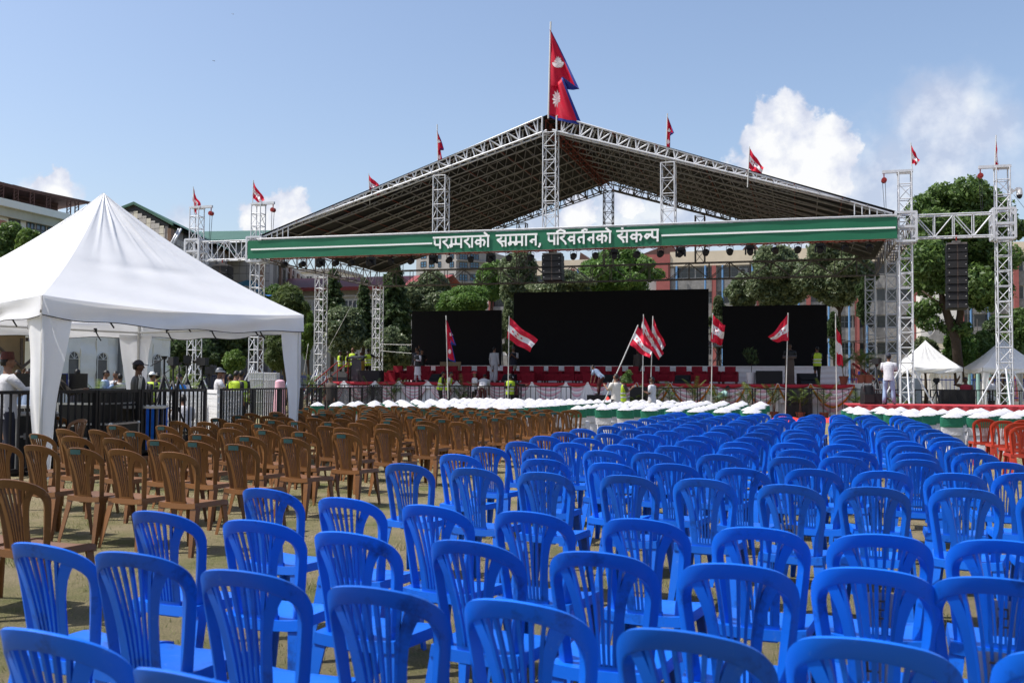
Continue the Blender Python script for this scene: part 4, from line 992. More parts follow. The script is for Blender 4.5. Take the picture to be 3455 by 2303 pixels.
def screens():
    Y = 55.4; zb = at(2000, 1233, Y=Y).z
    for lab, u0, u1, v in (('black video wall standing on the tent side of the stage', 1389, 1692, 1048), ('largest black video wall in the middle of the stage', 1733, 2391, 981), ('black video wall behind the podium on the gazebo side', 2438, 2791, 1030)):
        x0, x1 = at(u0, 1200, Y=Y).x, at(u1, 1200, Y=Y).x; zt = at((u0+u1)/2, v, Y=Y).z; w, h = x1-x0, zt-zb
        r = thing('video_wall', lab, 'video wall', ((x0+x1)/2, Y, zb), 0, 'video walls on the stage')
        nx, nz = max(1, round(w/.98)), max(1, round(h/.98)); pm = MB().box((0, 0, 0), (w/nx+.001, .09, h/nz+.001)).mesh('panel', 'screen')
        for i in range(nx):
            for j in range(nz): obj('panel', pm, r, (-w/2+(i+.5)*w/nx, .003*((i*3+j*5) % 4), (j+.5)*h/nz))
        q = MB()
        for i in range(3):
            x = -w/2+.15+i*(w-.3)/2; q.tube((x, .25, DZ-zb), (x, .25, h), .03, 6); q.tube((x, 1.0, DZ-zb), (x, .3, h*.8), .03, 6)
        q.build('support_frame', 'steel_dark', r)
    # low white cloth wall carrying the screens
    x0, x1 = at(1385, 1260, Y=55.2).x, at(2861, 1260, Y=55.2).x
    g = MB(); g.grid(lambda u, v: (x0+(x1-x0)*u, 55.2+.02*math.sin(v*22+3*math.sin(u*9))+.015*math.sin(u*70), DZ+.02+(zb-DZ-.03)*v), 160, 16)
    g.box(((x0+x1)/2, 55.6, (DZ+zb)/2), (x1-x0-.1, .6, zb-DZ-.06)); g.build('screen_plinth', 'drape_white', label='long low plinth wrapped in creased white cloth under the video walls', cat='plinth')
    # scaffold and name board glimpsed between the middle and third screens
    c = at(2415, 1150, Y=58); r = thing('backstage_scaffold', 'dark scaffold with a white lettered board glimpsed between two video walls', 'scaffold', (c.x, 58, 0)); q = MB()
    for x in (-.6, .1, .8): q.tube((x, 0, 0), (x, 0, 5.2), .03, 6)
    for z in (2, 2.9, 3.7, 4.4): q.tube((-.7, 0, z), (.9, 0, z), .025, 6)
    q.tube((-.6, 0, 2), (.8, 0, 4.4), .02, 5); q.tube((.8, 0, 2), (-.6, 0, 4.4), .02, 5); q.build('tubes', 'steel_dark', r)
    zz = at(2415, 1160, Y=57.9).z; MB().box((.1, -.1, zz), (1.5, .03, .3)).build('board', 'print_white', r)
    t = MB()
    for k, x in enumerate((-.35, -.1, .15, .42)): t.box((x, -.125, zz+.09), (.22, .012, .03)); t.box((x+.07, -.125, zz-.01), (.03, .012, .2)); t.tube((x-.04, -.13, zz), (x-.04, -.12, zz), .045, 8)
    t.build('lettering', 'brick_red', r)
screens()

def sofas():
    r = thing('armchair', '', 'armchair'); q = MB(); w = .84
    q.box((0, 0, .22), (w-.1, .66, .2)); q.build('base', 'sofa', r)
    q = MB(); q.box((0, -.06, .40), (w-.34, .62, .16)); q.build('seat_cushion', 'sofa', r)
    q = MB(); q.box((0, .27, .60), (w-.30, .18, .60)); q.build('backrest', 'sofa', r)
    am = MB(); am.box((0, 0, .34), (.15, .72, .46)); am.tube((0, -.36, .57), (0, .36, .57), .08, 8); am = am.mesh('armrest', 'sofa')
    for s in (-1, 1): obj('armrest', am, r, (s*(w/2-.08), 0, 0))
    lg = MB().box((0, 0, .06), (.07, .07, .12)).mesh('leg', 'wood')
    for sx in (-1, 1):
        for sy in (-1, 1): obj('leg', lg, r, (sx*.33, sy*.28, 0))
    us = [1337, 1384, 1432, 1480, 1523, 1569, 1622, 1708, 1766, 1813, 1865, 1917, 1970, 2023, 2078, 2135, 2190, 2241, 2296, 2351, 2404, 2462]; first = True
    for k, u in enumerate(us):
        x = at(u, 1260, Y=52.4).x; lab = 'dark red velvet armchair, %s in the stage row from the canopy side' % ORD[k+1]
        if first: r.location = (x, 52.4, DZ); tag(r, lab, 'armchair', 'red armchairs on the stage'); first = False
        else: dup(r, (x, 52.4+RNG.normal(0, .05), DZ), RNG.normal(0, .03), lab, 'red armchairs on the stage')
    t = thing('side_table', '', 'table'); q = MB()
    def cl(u, v): a = u*2*PI; rr_ = (.33+.08*v+.02*v*math.sin(a*9)); return (max(-.36, min(.36, 1.5*rr_*math.cos(a))), max(-.3, min(.3, 1.5*rr_*math.sin(a)))*1.0, .52*(1-v))
    q.grid(cl, 40, 4); q.box((0, 0, .515), (.66, .54, .02)); q.build('tablecloth', 'sofa', t); MB().tube((0, 0, 0), (0, 0, .5), .03, 6).build('leg', 'wood', t)
    for k, u in enumerate((1320, 1584, 1786, 1992, 2164, 2368)):
        x = at(u, 1275, Y=51.4).x; lab = 'small table under dark red cloth, %s along the armchair row from the canopy side' % ORD[k+1]
        if k == 0: t.location = (x, 51.4, DZ); tag(t, lab, 'table', 'red cloth tables')
        else: dup(t, (x, 51.4, DZ), 0, lab, 'red cloth tables')
sofas()

def wedge(label, u, v, y, z, w=.7, rz=0., h=.42, d=.5):
    p = at(u, v, Y=y); r = thing('floor_monitor', label, 'stage monitor', (p.x, y, z), rz, 'black stage monitors')
    q = MB(); q.prism([(-w/2, -d/2, 0), (-w/2, d/2, 0), (-w/2, d/2, h), (-w/2, -d/2+.08, h*.35)], (0, 0, 0), (w, 0, 0)); q.build('cabinet', 'black_paint', r)
    a = Vector((0, -d/2+.08, h*.35)); b = Vector((0, d/2, h)); e = (b-a); n = Vector((0, -e.z, e.y)).normalized()*.012
    q = MB(); q.prism([a+n+Vector((-w/2+.05, 0, 0))+e*.06, a+n+Vector((w/2-.05, 0, 0))+e*.06, a+n+Vector((w/2-.05, 0, 0))+e*.94, a+n+Vector((-w/2+.05, 0, 0))+e*.94], (0, 0, 0), n); q.build('grille', 'grille', r); return r
wedge('slanted floor monitor beside the vest wearers by the stage stairs', 1143, 1280, 47.5, DZ, .9, .4, .5, .7)
wedge('floor monitor in front of the armchairs, near the kurta wearer', 1468, 1285, 48.5, DZ, .55); wedge('floor monitor just past the man in the pale jacket', 1717, 1285, 48.5, DZ, .7)
wedge('floor monitor between bending man and flag carrier', 2048, 1285, 49, DZ, .75); wedge('floor monitor by the second group of armchairs, under the flag pair', 2303, 1285, 49, DZ, .75)
wedge('large black floor monitor beside the man in green vest', 2727, 1288, 47.6, DZ, .85, .3, .5, .7)
wedge('grey floor monitor on the ground by the red cloth', 2020, 1330, 43.6, 0, .95, 0, .55, .6)
def box_speaker(label, u0, u1, v0, y, z, dep=.5):
    a, b = at(u0, v0, Y=y), at(u1, v0, Y=y); w = b.x-a.x; h = a.z-z
    r = thing('bass_speaker', label, 'speaker', ((a.x+b.x)/2, y+dep/2, z), 0, 'black box speakers'); MB().box((0, 0, h/2), (w, dep, h)).build('cabinet', 'black_paint', r)
    n = max(1, round(h/.65))
    for k in range(n): MB().box((0, -dep/2-.008, h*(k+.5)/n), (w*.93, .03, h/n*.9)).build('grille', 'grille', r)
    return r
box_speaker('wide low black speaker beside the grey podium', 1207, 1283, 1249, 47.2, DZ); box_speaker('low wide black speaker beside the wooden podium', 2550, 2640, 1250, 48, DZ)
box_speaker('stacked black bass speakers on the ground behind the railing', 2652, 2736, 1308, 44.9, 0, .8); box_speaker('black bass speaker on the ground beside potted palms', 2125, 2178, 1304, 44.9, 0, .7)

def podium(label, u0, u1, v, y, yellow, mat):
    a, b = at(u0, v, Y=y), at(u1, v, Y=y); w = b.x-a.x; h = a.z-DZ; r = thing('podium', label, 'podium', ((a.x+b.x)/2, y, DZ), .12 if yellow else 0)
    q = MB(); q.prism([(-w*.36, -.25, .04), (w*.36, -.25, .04), (w*.32, -.22, h-.14), (-w*.32, -.22, h-.14)], (0, 0, 0), (0, .45, 0)); q.build('column', mat, r)
    MB().box((0, 0, .03), (w*.85, .6, .06)).build('foot', mat, r)
    q = MB(); q.prism([(-w/2, -.32, h-.13), (-w/2, .3, h-.06), (-w/2, .3, h+.04), (-w/2, -.32, h-.03)], (0, 0, 0), (w, 0, 0)); q.build('desk_top', 'podium_grey' if yellow else 'wood', r)
    if yellow: MB().box((w*.355, .0, h*.5), (.03, .40, h*.62)).build('yellow_side_panel', 'gold', r)
    MB().path([(-.05, .1, h), (-.05, .05, h+.22), (-.05, -.02, h+.28)], .012, 5).build('microphone', 'black', r); return r
podium('grey podium with a yellow side panel among the vest wearers', 1184, 1231, 1202, 48.2, True, 'podium_grey')
podium('brown wooden podium with a speaker standing behind it', 2641, 2687, 1200, 48.6, False, 'wood')
p = at(1530, 1240, Y=54.6); MB().box((0, 0, .22), (1.25, .06, .5), mat=Matrix.Rotation(-.12, 4, 'X') @ Matrix.Translation((0, 0, .45))).build('cardboard_panel', 'tan', loc=(p.x, 54.0, DZ+.25), label='plain brown board propped behind the armchairs by the first screen', cat='board')

# ================================================================== canopies
def canopy(label, corners, ze, zv, peak, leg_w=.42, leg_z=0., group=None, hide_legs=(), seed=0, frame=True):
    "pagoda tent: four eave corners (world x, y), eave height, valance depth, peak height; curtain legs"
    Cs = [Vector((c[0], c[1], ze)) for c in corners]; ctr = sum(Cs, Vector())/4; r = thing('canopy_tent', label, 'canopy tent', (ctr.x, ctr.y, 0), 0, group); O = Vector((ctr.x, ctr.y, 0)); K = [c-O for c in Cs]
    top = Vector((0, 0, peak)); rr = random.Random(seed)
    for i in range(4):
        a, b = K[i], K[(i+1) % 4]; q = MB(); ph = rr.uniform(0, 6)
        def fn(u, v, a=a, b=b, ph=ph):
            e = a+(b-a)*u; p = e + (top-e)*v; n = Vector(((a+b).x, (a+b).y, 0)).normalized()
            sag = -.62*(v*(1-v))**1.0*(peak-ze)*.52                                    # concave sweep to the peak
            w = 4*u*(1-u); fold = .15*max(0, math.sin(u*44+ph+2*math.sin(u*9)))**5*max(0, v-.38)*min(1, (1-v)*5)*w + .022*math.sin(u*27+3*ph+v*5)*(v > .15)*w*min(1, (v-.15)*4) + .012*math.sin(v*30+u*11+ph)*w*(1-v)
            crease = -.05*math.exp(-((v-.40)/.03)**2)*w
            return p + Vector((0, 0, sag - .10*w*(1-v)**2)) + n*(fold+crease*.5)*(peak-ze)/2.1
        q.grid(fn, 64, 40); q.build('roof_panel', 'tent_white', r)
        pass
        q = MB()
        def vf(u, v, a=a, b=b, ph=ph): 
            e = a+(b-a)*u; n = Vector(((a+b).x, (a+b).y, 0)).normalized(); w = 4*u*(1-u)
            return e + Vector((0, 0, -.10*w*(1 if v < .01 else 1) - zv*v - .02*math.sin(u*21+ph)*v)) + n*(.02 + .035*math.sin(v*5+u*9+ph)*w + .015*math.sin(u*40)*v)
        q.grid(vf, 40, 6); q.build('valance', 'tent_white', r)
        q = MB(); q.path([vf(k/30, 1.0)+Vector((0, 0, .004)) for k in range(31)], .007, 4); q.build('hem_seam', 'black', r)
        if frame:
            q = MB(); dn = Vector((0, 0, -zv*.75)); inn = -Vector(((a+b).x, (a+b).y, 0)).normalized()*.1; q.tube(a+dn+inn, b+dn+inn, .022, 8); q.build('frame_rail', 'pole', r)
            for f in (.22, .5, .78):
                c = a+(b-a)*f+dn+inn; k_ = MB(); k_.tube(c+Vector((0, 0, -.03)), c+Vector((0, 0, .05)), .035, 8); k_.path([c, c+Vector((.06, .02, -.12)), c+Vector((.14, 0, -.2))], .015, 4); k_.build('tie_strap', 'black', r)
        # post and gathered curtain at the corner
        if i in hide_legs: continue
        dirs = [(K[(i+1) % 4]-K[i]).normalized(), (K[i-1]-K[i]).normalized()]; inn = (dirs[0]+dirs[1])*.06
        MB().tube(K[i]+inn+Vector((0, 0, -ze+.0)), K[i]+inn, .03, 8).build('post', 'pole', r)
        q = MB()
        for d in dirs:
            n = Vector((d.y, -d.x, 0))
            def cf(u, v, d=d, n=n, i=i):
                w = leg_w*(1-.66*v-.10*math.sin(v*3))
                return K[i] + d*(u*w) + (dirs[0]+dirs[1])*(.02+.10*v*v*.6) + Vector((0, 0, -zv*.92-(ze-zv*.92)*v*.985)) + n*(.018*math.sin(u*7+v*4)+.02*math.sin(v*9)*u)
            q.grid(cf, 8, 26)
        q.build('corner_curtain', 'tent_white', r)
    return r
def camxy(xc, d): p = _rt*xc + Vector((-math.sin(_yaw), math.cos(_yaw), 0))*d; return (p.x, p.y)
TENT = [camxy(-6.85, 14.6), camxy(-3.86, 18.5), camxy(-7.90, 21.3), camxy(-10.85, 17.45)]
canopy('large white pagoda canopy over the sound desk, its peak cutting the skyline', TENT, 2.73, .30, 4.86, .46, seed=2)
def small_canopy(label, u0, u1, vtop, upk, vpk, d, seed, rot=0.):
    a = at(u0, vtop, D=d); b = at(u1, vtop, D=d); w = (b-a).length; e = (b-a).normalized(); e.z = 0; e.normalize(); n = Vector((-e.y, e.x, 0))
    if rot: e, n = e*math.cos(rot)+n*math.sin(rot), n*math.cos(rot)-e*math.sin(rot)
    cs = [(a.x, a.y), (a.x+e.x*w, a.y+e.y*w), (a.x+e.x*w+n.x*w, a.y+e.y*w+n.y*w), (a.x+n.x*w, a.y+n.y*w)]
    zp = at(upk, vpk, D=d+w/2).z; return canopy(label, cs, a.z, .26, zp, .36, group='small gazebos by the outer tower', seed=seed, frame=False)
small_canopy('smaller white gazebo between the two truss towers, its roof speckled', 3088, 3258, 1237, 3176, 1147, 58, 5, .12)
small_canopy('smaller white gazebo cut off by the frame edge beyond the outer tower', 3316, 3520, 1238, 3452, 1143, 57, 6, -.1)

# ================================================================== marquee hall with arched windows
def marquee():
    r = thing('marquee_hall', 'long white marquee wall with arched windows behind the sound desk', 'marquee')
    A, B = at(-120, 1284, D=30), at(572, 1287, D=37.5); f = Facade(r, (A.x, A.y), (B.x, B.y)); T = lambda u: face_t(f, u)[0]; Z = lambda u, v: face_z(f, u, v); zt = Z(500, 1138)
    wins = [(226, 267, 1184), (325, 363, 1188), (428, 462, 1192), (514, 545, 1193)]; holes = []
    tan_t = T(128)
    # white wall split round the window openings
    edges = [tan_t] + [x for u0, u1, v in wins for x in (T(u0), T(u1))] + [f.len]; zs = [(Z(u0, v), (T(u1)-T(u0))/2) for u0, u1, v in wins]
    wl = MB()
    def ripple(t, z): return .05*math.sin(t*2.1)+.03*math.sin(z*5+t*.7)+.02*math.sin(z*11)
    for k in range(0, len(edges)-1, 2):
        a, b = edges[k], edges[k+1]; wl.grid(lambda u, v, a=a, b=b: f.P(a+(b-a)*u, zt*v, ripple(a+(b-a)*u, zt*v)), 10, 30)
    for (ztop, hw), (u0, u1, v) in zip(zs, wins):
        a, b = T(u0), T(u1); c = (a+b)/2; n = 16; vs = []
        for i in range(n+1):
            ph = PI*(1-i/n); t = c+hw*math.cos(ph); vs.append(f.P(t, ztop-hw+hw*math.sin(ph), 0)); vs.append(f.P(t, zt, ripple(t, zt)))
        wl.add(vs, [(2*i, 2*i+2, 2*i+3, 2*i+1) for i in range(n)], 0, True)
        wl.grid(lambda u, v, a=a, b=b: f.P(a+(b-a)*u, .55*v, 0), 4, 3)
    wl.build('wall_sheet', 'hall_white', r)
    for (ztop, hw), (u0, u1, v) in zip(zs, wins):
        a, b = T(u0), T(u1); c = (a+b)/2; zc = ztop-hw; fr = MB(); arc = [f.P(c+hw*math.cos(PI*(1-i/16)), zc+hw*math.sin(PI*(1-i/16)), .04) for i in range(17)]
        fr.path([f.P(a, .55, .04)]+arc+[f.P(b, .55, .04)], .012, 5); fr.tube(f.P(a, zc, .04), f.P(b, zc, .04), .009, 5)
        for ang in (45, 90, 135): fr.tube(f.P(c, zc, .04), f.P(c+hw*math.cos(math.radians(ang)), zc+hw*math.sin(math.radians(ang)), .04), .009, 5)
        o = fr.build('window', 'hall_white', r); q = MB(); q.add([f.P(a, .55, -.05), f.P(b, .55, -.05)]+[f.P(c+hw*math.cos(PI*i/16), zc+hw*math.sin(PI*i/16), -.05) for i in range(17)], [tuple(range(19))]); q.build('pane', 'window_grey', o)
    for u in (190, 396): MB().tube(f.P(T(u), 0, .12), f.P(T(u), zt, .12), .09, 10).build('wall_pole', 'window_grey', r)
    q = MB(); q.tube(f.P(0, zt, 0), f.P(f.len, zt, 0), .06, 6); back = -f.n*10
    q.add([f.P(0, zt, 0), f.P(f.len, zt, 0), f.P(f.len, zt, 0)+back+Vector((0, 0, .2)), f.P(0, zt, 0)+back+Vector((0, 0, .2))], [(0, 1, 2, 3)])
    q.add([f.P(f.len, 0, 0), f.P(f.len, 0, 0)+back, f.P(f.len, zt, 0)+back, f.P(f.len, zt, 0)], [(0, 1, 2, 3)]); q.build('roof_edge', 'hall_white', r)
    g = MB(); g.grid(lambda u, v: f.P(-3+(tan_t+3)*u, zt*v, -.6+.04*math.sin(u*30)), 20, 8)
    g.build('tan_lining', 'tan', r)
    q = MB()
    for (u0, v0, u1, v1) in ((-20, 1140, 95, 1240), (95, 1240, 140, 1200), (91, 1140, 93, 1245)): q.tube(f.P(T(u0), Z(u0, v0), -.3), f.P(T(u1), Z(u1, v1), -.3), .05, 6)
    q.build('brace', 'wood', r)
    a, b = T(34), T(64); c = (a+b)/2; hw = (b-a)/2; zc = Z(50, 1206); q = MB(); q.add([f.P(a, .5, -.55), f.P(b, .5, -.55)]+[f.P(c+hw*math.cos(PI*i/16), zc+hw*math.sin(PI*i/16), -.55) for i in range(17)], [tuple(range(19))]); q.build('bright_window', 'hall_white', r)
marquee()

# ================================================================== barriers
_bars = {}
def barrier(label, p0, p1, h, group, gap=.125, thick=.022, bottom=.12, upper=0.):
    p0 = Vector((p0[0], p0[1], 0)); p1 = Vector((p1[0], p1[1], 0)); d = p1-p0; L_ = d.length; r = thing('crowd_barrier', label, 'barrier', p0, math.atan2(d.y, d.x), group)
    q = MB(); q.box((L_/2, 0, h-thick), (L_, thick*2, thick*2)); q.box((L_/2, 0, bottom), (L_, thick*2, thick*2))
    for x in (thick, L_-thick): q.box((x, 0, h/2), (thick*2.6, thick*2.6, h))
    if upper: q.box((L_/2, 0, h-upper), (L_, thick*1.4, thick*1.4))
    q.build('frame', 'black_paint', r)
    for x in (.25, L_-.25): MB().box((x, 0, .03), (.07, .5, .05)).build('foot', 'black_paint', r)
    key = (round(h, 2), thick, bottom)
    if key not in _bars: _bars[key] = MB().box((0, 0, (h-thick*2+bottom)/2), (thick*1.15, thick*1.15, h-thick*2-bottom)).mesh('bar', 'black_paint')
    n = int(L_/gap)
    for k in range(1, n): obj('bar', _bars[key], r, (k*L_/n, 0, 0))
    return r
def barrier_run(fmt, p0, p1, n, h, group, **kw):
    p0 = Vector(p0); p1 = Vector(p1)
    for k in range(n): a = p0+(p1-p0)*(k/n); b = p0+(p1-p0)*((k+1)/n); e = (b-a).normalized()*.03; barrier(fmt % ORD[k+1], a+e, b-e, h, group, **kw)
def g2(u, d, v=1300): p = at(u, v, D=d); return (p.x, p.y)
FA, FB, FC = g2(-60, 14.4), g2(696, 22.7), g2(745, 23.4)
barrier_run('black railing panel round the sound desk, %s from the frame edge', FA, FB, 5, 1.33, 'railings round the sound desk', gap=.22, thick=.026)
FD = g2(1290, 47)
barrier_run('black railing panel along the covered chairs aisle, %s from the sound desk', FC, FD, 9, 1.33, 'railings along the side aisle', gap=.21)
YB_ = 44.2
barrier_run('black railing panel before the stage, %s from the canopy side', (at(800, 1290, Y=YB_).x, YB_), (at(1930, 1290, Y=YB_).x, YB_), 7, 1.40, 'railings before the stage', gap=.22)
barrier_run('black railing panel on the gazebo side, %s past the aisle gap', (at(2178, 1290, Y=YB_).x, YB_), (at(3560, 1290, Y=YB_).x, YB_), 7, 1.38, 'railings on the gazebo side', gap=.24)
barrier_run('black railing panel across the field behind the sound desk, %s from the frame edge', g2(-60, 27), g2(800, 34), 6, 1.27, 'railings behind the sound desk', gap=.2)

# pierced white screens beside the sound desk
def pierced(label, p0, p1, h):
    p0 = Vector((*p0, 0)); p1 = Vector((*p1, 0)); d = p1-p0; L_ = d.length; r = thing('pierced_screen', label, 'screen panel', p0, math.atan2(d.y, d.x), 'pierced white screens')
    q = MB(); q.box((L_/2, 0, h-.04), (L_, .06, .08)); q.box((.03, 0, h/2), (.06, .06, h)); q.box((L_-.03, 0, h/2), (.06, .06, h)); q.box((L_/2, 0, .05), (L_, .06, .1)); q.build('frame', 'white_pot', r)
    s = .17; star = MB()
    for a in range(6): t = a*PI/3; star.box((math.cos(t)*s/4, 0, math.sin(t)*s/4), (s/2, .018, .035), mat=Matrix.Rotation(-t, 4, 'Y'))
    for a in range(6): t = a*PI/3+PI/6; star.box((math.cos(t)*s*.5, 0, math.sin(t)*s*.5), (.028, .018, s*.62), mat=Matrix.Rotation(-t, 4, 'Y'))
    star = star.mesh('star_fret', 'white_pot')
    nx, nz = int(L_/s), int(h/s)
    for i in range(nx):
        for j in range(nz): obj('star_fret', star, r, ((i+.5)*L_/nx, 0, (j+.5)*(h-.1)/nz+.05))
pierced('pierced white screen behind the sound desk railing, beside the seated man', g2(528, 22.9), g2(690, 25.4), 1.24)
pierced('pierced white screen set at an angle at the railing corner', g2(700, 24.2), g2(738, 22.9), 1.30)
pierced('pierced white screen along the aisle railing corner', g2(742, 24.2), g2(815, 26.5), 1.26)

# ================================================================== sound desk under the canopy
def flight_case(label, c, w, dpt, h, rz, group='flight cases at the sound desk'):
    r = thing('flight_case', label, 'flight case', c, rz, group); MB().box((0, 0, h/2), (w, dpt, h)).build('body', 'black', r); q = MB(); t = .035
    for sx in (-1, 1):
        for sy in (-1, 1): q.box((sx*w/2, sy*dpt/2, h/2), (t, t, h+.02))
    for z in (.02, h-.015, h*.62):
        for s in (-1, 1): q.box((0, s*dpt/2, z), (w, t, t)); q.box((s*w/2, 0, z), (t, dpt, t))
    q.build('edging', 'aluminium', r); q = MB()
    for sx in (-1, 1):
        for z in (.03, h-.02): q.ball((sx*w/2, -dpt/2, z), .04, 8, 6)
    q.build('ball_corner', 'aluminium', r); lt = MB().box((0, -dpt/2-.02, h*.62), (.1, .02, .1)).mesh('latch', 'aluminium')
    for x in (-w*.3, w*.3): obj('latch', lt, r, (x, 0, 0))
    return r
def desk():
    D0 = lambda u, d: at(u, 1300, D=d)
    e = math.atan2(FB[1]-FA[1], FB[0]-FA[0])
    p = D0(60, 16.6); flight_case('flight case partly hidden at the frame edge', (p.x, p.y, 0), 1.2, .7, .95, e)
    p = D0(345, 19.4); flight_case('long flight case with silver edging under the mixing screens', (p.x, p.y, 0), 1.9, .7, 1.08, e)
    p = D0(372, 18.75); flight_case('low flight case with worn lettering beside the tracksuit man', (p.x, p.y, 0), 1.1, .6, .72, e)
    p = D0(363, 19.3); MB().box((0, 0, .12), (1.0, .5, .25)).build('equipment_bag', 'black', loc=(p.x, p.y, 1.08), rz=e, label='padded black equipment bag lying on the long flight case', cat='bag')
    for lab, u0, u1, v0, v1, d in (('black monitor screen standing on the desk, seen from behind', 236, 294, 1259, 1311, 19.6), ('dark violet covered screen beside the striped shirt man', 172, 227, 1259, 1309, 19.4), ('slate coloured screen in front of the white shirt man', 58, 103, 1259, 1312, 18.4)):
        a, b = at(u0, v0, D=d), at(u1, v1, D=d); w = (Vector((b.x, b.y))-Vector((a.x, a.y))).length; h = a.z-b.z; c = (a+b)/2
        r = thing('monitor_screen', lab, 'monitor', (c.x, c.y, b.z), _yaw+.05); MB().box((0, 0, h/2), (w, .05, h)).build('housing', 'nepal_blue' if 'violet' in lab else 'screen_off', r); MB().box((0, -.026, h/2), (w*.92, .008, h*.9)).build('back_plate', 'black', r); MB().box((0, .1, -.02), (w*.5, .3, .03)).build('stand', 'black', r)
    p = D0(235, 19.7); r = thing('mixing_table', 'trestle table carrying the monitors and cables under the canopy', 'table', (p.x, p.y, 0), _yaw+.2); MB().box((0, 0, .98), (3.6, .8, .05)).build('table_top', 'aluminium', r)
    lg = MB().tube((0, 0, 0), (0, 0, .96), .025, 6).mesh('leg', 'steel_dark')
    for sx in (-1.7, 0, 1.7):
        for sy in (-.35, .35): obj('leg', lg, r, (sx, sy, 0))
    q = MB()
    for k in range(8): q.path([(-1.5+k*.4, -.42, .97), (-1.45+k*.4, -.46, .6), (-1.2+k*.4, -.44, .35), (-1.0+k*.42, -.40, .1)], .012, 4)
    q.build('hanging_cables', 'cable', r)
    p = D0(560, 19.8); rz = e
    b = MB().box((0, 0, .5), (.05, .5, 1.0))
    p = D0(520, 21.5); r = thing('blue_barrel', 'bright blue plastic barrel seen through the railing by the tracksuit man', 'barrel', (p.x, p.y, 0)); q = MB(); q.tube((0, 0, 0), (0, 0, .95), .29, 18)
    q.build('body', 'blue', r); q = MB()
    for z in (.1, .35, .62, .9): q.tube((0, 0, z), (0, 0, z+.04), .305, 18)
    q.build('hoop', 'blue', r)
desk()

# tripods behind the sound desk
def tripod(label, u, v, d, rz=0., camera=False):
    p = at(u, v, D=d); h = p.z; r = thing('tripod', label, 'tripod', (p.x, p.y, 0), rz, 'black camera tripods'); lg = MB(); 
    for k in range(3): a = k*2*PI/3+.5; MB().path([(0, 0, h*.8), (math.cos(a)*h*.17, math.sin(a)*h*.17, h*.4), (math.cos(a)*h*.33, math.sin(a)*h*.33, .01)], [.028, .024, .016], 6).build('leg', 'black', r)
    MB().tube((0, 0, h*.35), (0, 0, h*.97), .022, 6).build('centre_column', 'black', r); q = MB()
    for k in range(3): a = k*2*PI/3+.5; q.tube((0, 0, h*.45), (math.cos(a)*h*.17, math.sin(a)*h*.17, h*.45), .012, 5)
    q.build('spreader', 'black', r); q = MB(); q.tube((0, 0, h-.07), (0, 0, h), .045, 10, r2=.075); q.tube((0, 0, h-.04), (-.28, -.1, h-.22), .012, 5)
    if camera: q.box((0, 0, h+.1), (.14, .3, .2)); q.tube((0, .1, h+.1), (0, .3, h+.1), .05, 8)
    q.build('head', 'black', r)
tripod('tall tripod with bowl head standing before the marquee end', 555, 1201, 22)
tripod('tripod close to the marquee corner, beside the tall one', 585, 1232, 24, 1, True); tripod('tripod behind the boy in the white and blue shirt', 605, 1222, 25, 2); tripod('tripod in front of the first truss tower foot', 632, 1225, 26, .4, True)
tripod('tripod beside the bucket hat man', 683, 1232, 26, 1.4, True); tripod('compact camera tripod nearest the bucket hat man', 707, 1262, 26, .2, True); tripod('tripod on the red riser beside the man in pale jeans', 2958, 1228, 33.2, .7, True); tripod('camera on a tripod before the speckled gazebo', 3160, 1290, 44.8, .3, True)

# ================================================================== red media riser, bags, cases
def riser():
    x0 = at(2862, 1364, Y=32.0).x; r = thing('media_riser', 'wide low platform under red carpet behind the covered chairs', 'platform', (x0, 31.9, 0)); w = 14; 
    MB().box((w/2, 1.6, .45), (w, 3.2, .9)).build('platform', 'black_paint', r); MB().box((w/2, 1.6, .918), (w+.04, 3.24, .03)).build('carpet', 'carpet', r)
    q = MB(); q.grid(lambda u, v: (w*u, -.03-.02*math.sin(u*300), .93*v), 200, 3); q.build('skirt', 'carpet', r)
riser(); RZ = .935
def backpack():
    p = at(2928, 1362, Y=33); r = thing('backpack', 'bulging black backpack on the red riser', 'backpack', (p.x, 33, RZ), .2); q = MB()
    q.grid(lambda u, v: (.23*math.cos(2*PI*u)*(1-.35*max(0, v-.6)), .15*math.sin(2*PI*u)*(1-.5*max(0, v-.6)), .56*v*(1-.0*u)), 20, 10); q.ball((0, 0, .55), (.17, .12, .05)); q.build('sack', 'black', r)
    MB().box((0, -.16, .18), (.30, .08, .26)).build('front_pocket', 'rubber', r); q = MB()
    for s in (-1, 1): q.path([(s*.12, .1, .56), (s*.15, -.1, .66), (s*.16, -.17, .4)], .02, 5)
    q.build('strap', 'podium_grey', r)
    p = at(2965, 1362, Y=33.1); r = thing('camera_bag', 'squat black camera bag beside the backpack', 'bag', (p.x, 33.1, RZ)); MB().box((0, 0, .17), (.46, .3, .34)).build('body', 'black', r); q = MB(); q.path([(-.18, 0, .34), (-.1, 0, .46), (.1, 0, .46), (.18, 0, .34)], .018, 5); q.build('handle', 'podium_grey', r)
backpack()
box = box_speaker('wide black counter front behind the railing under the speckled gazebo', 3176, 3290, 1313, 44.6, 0, .8)
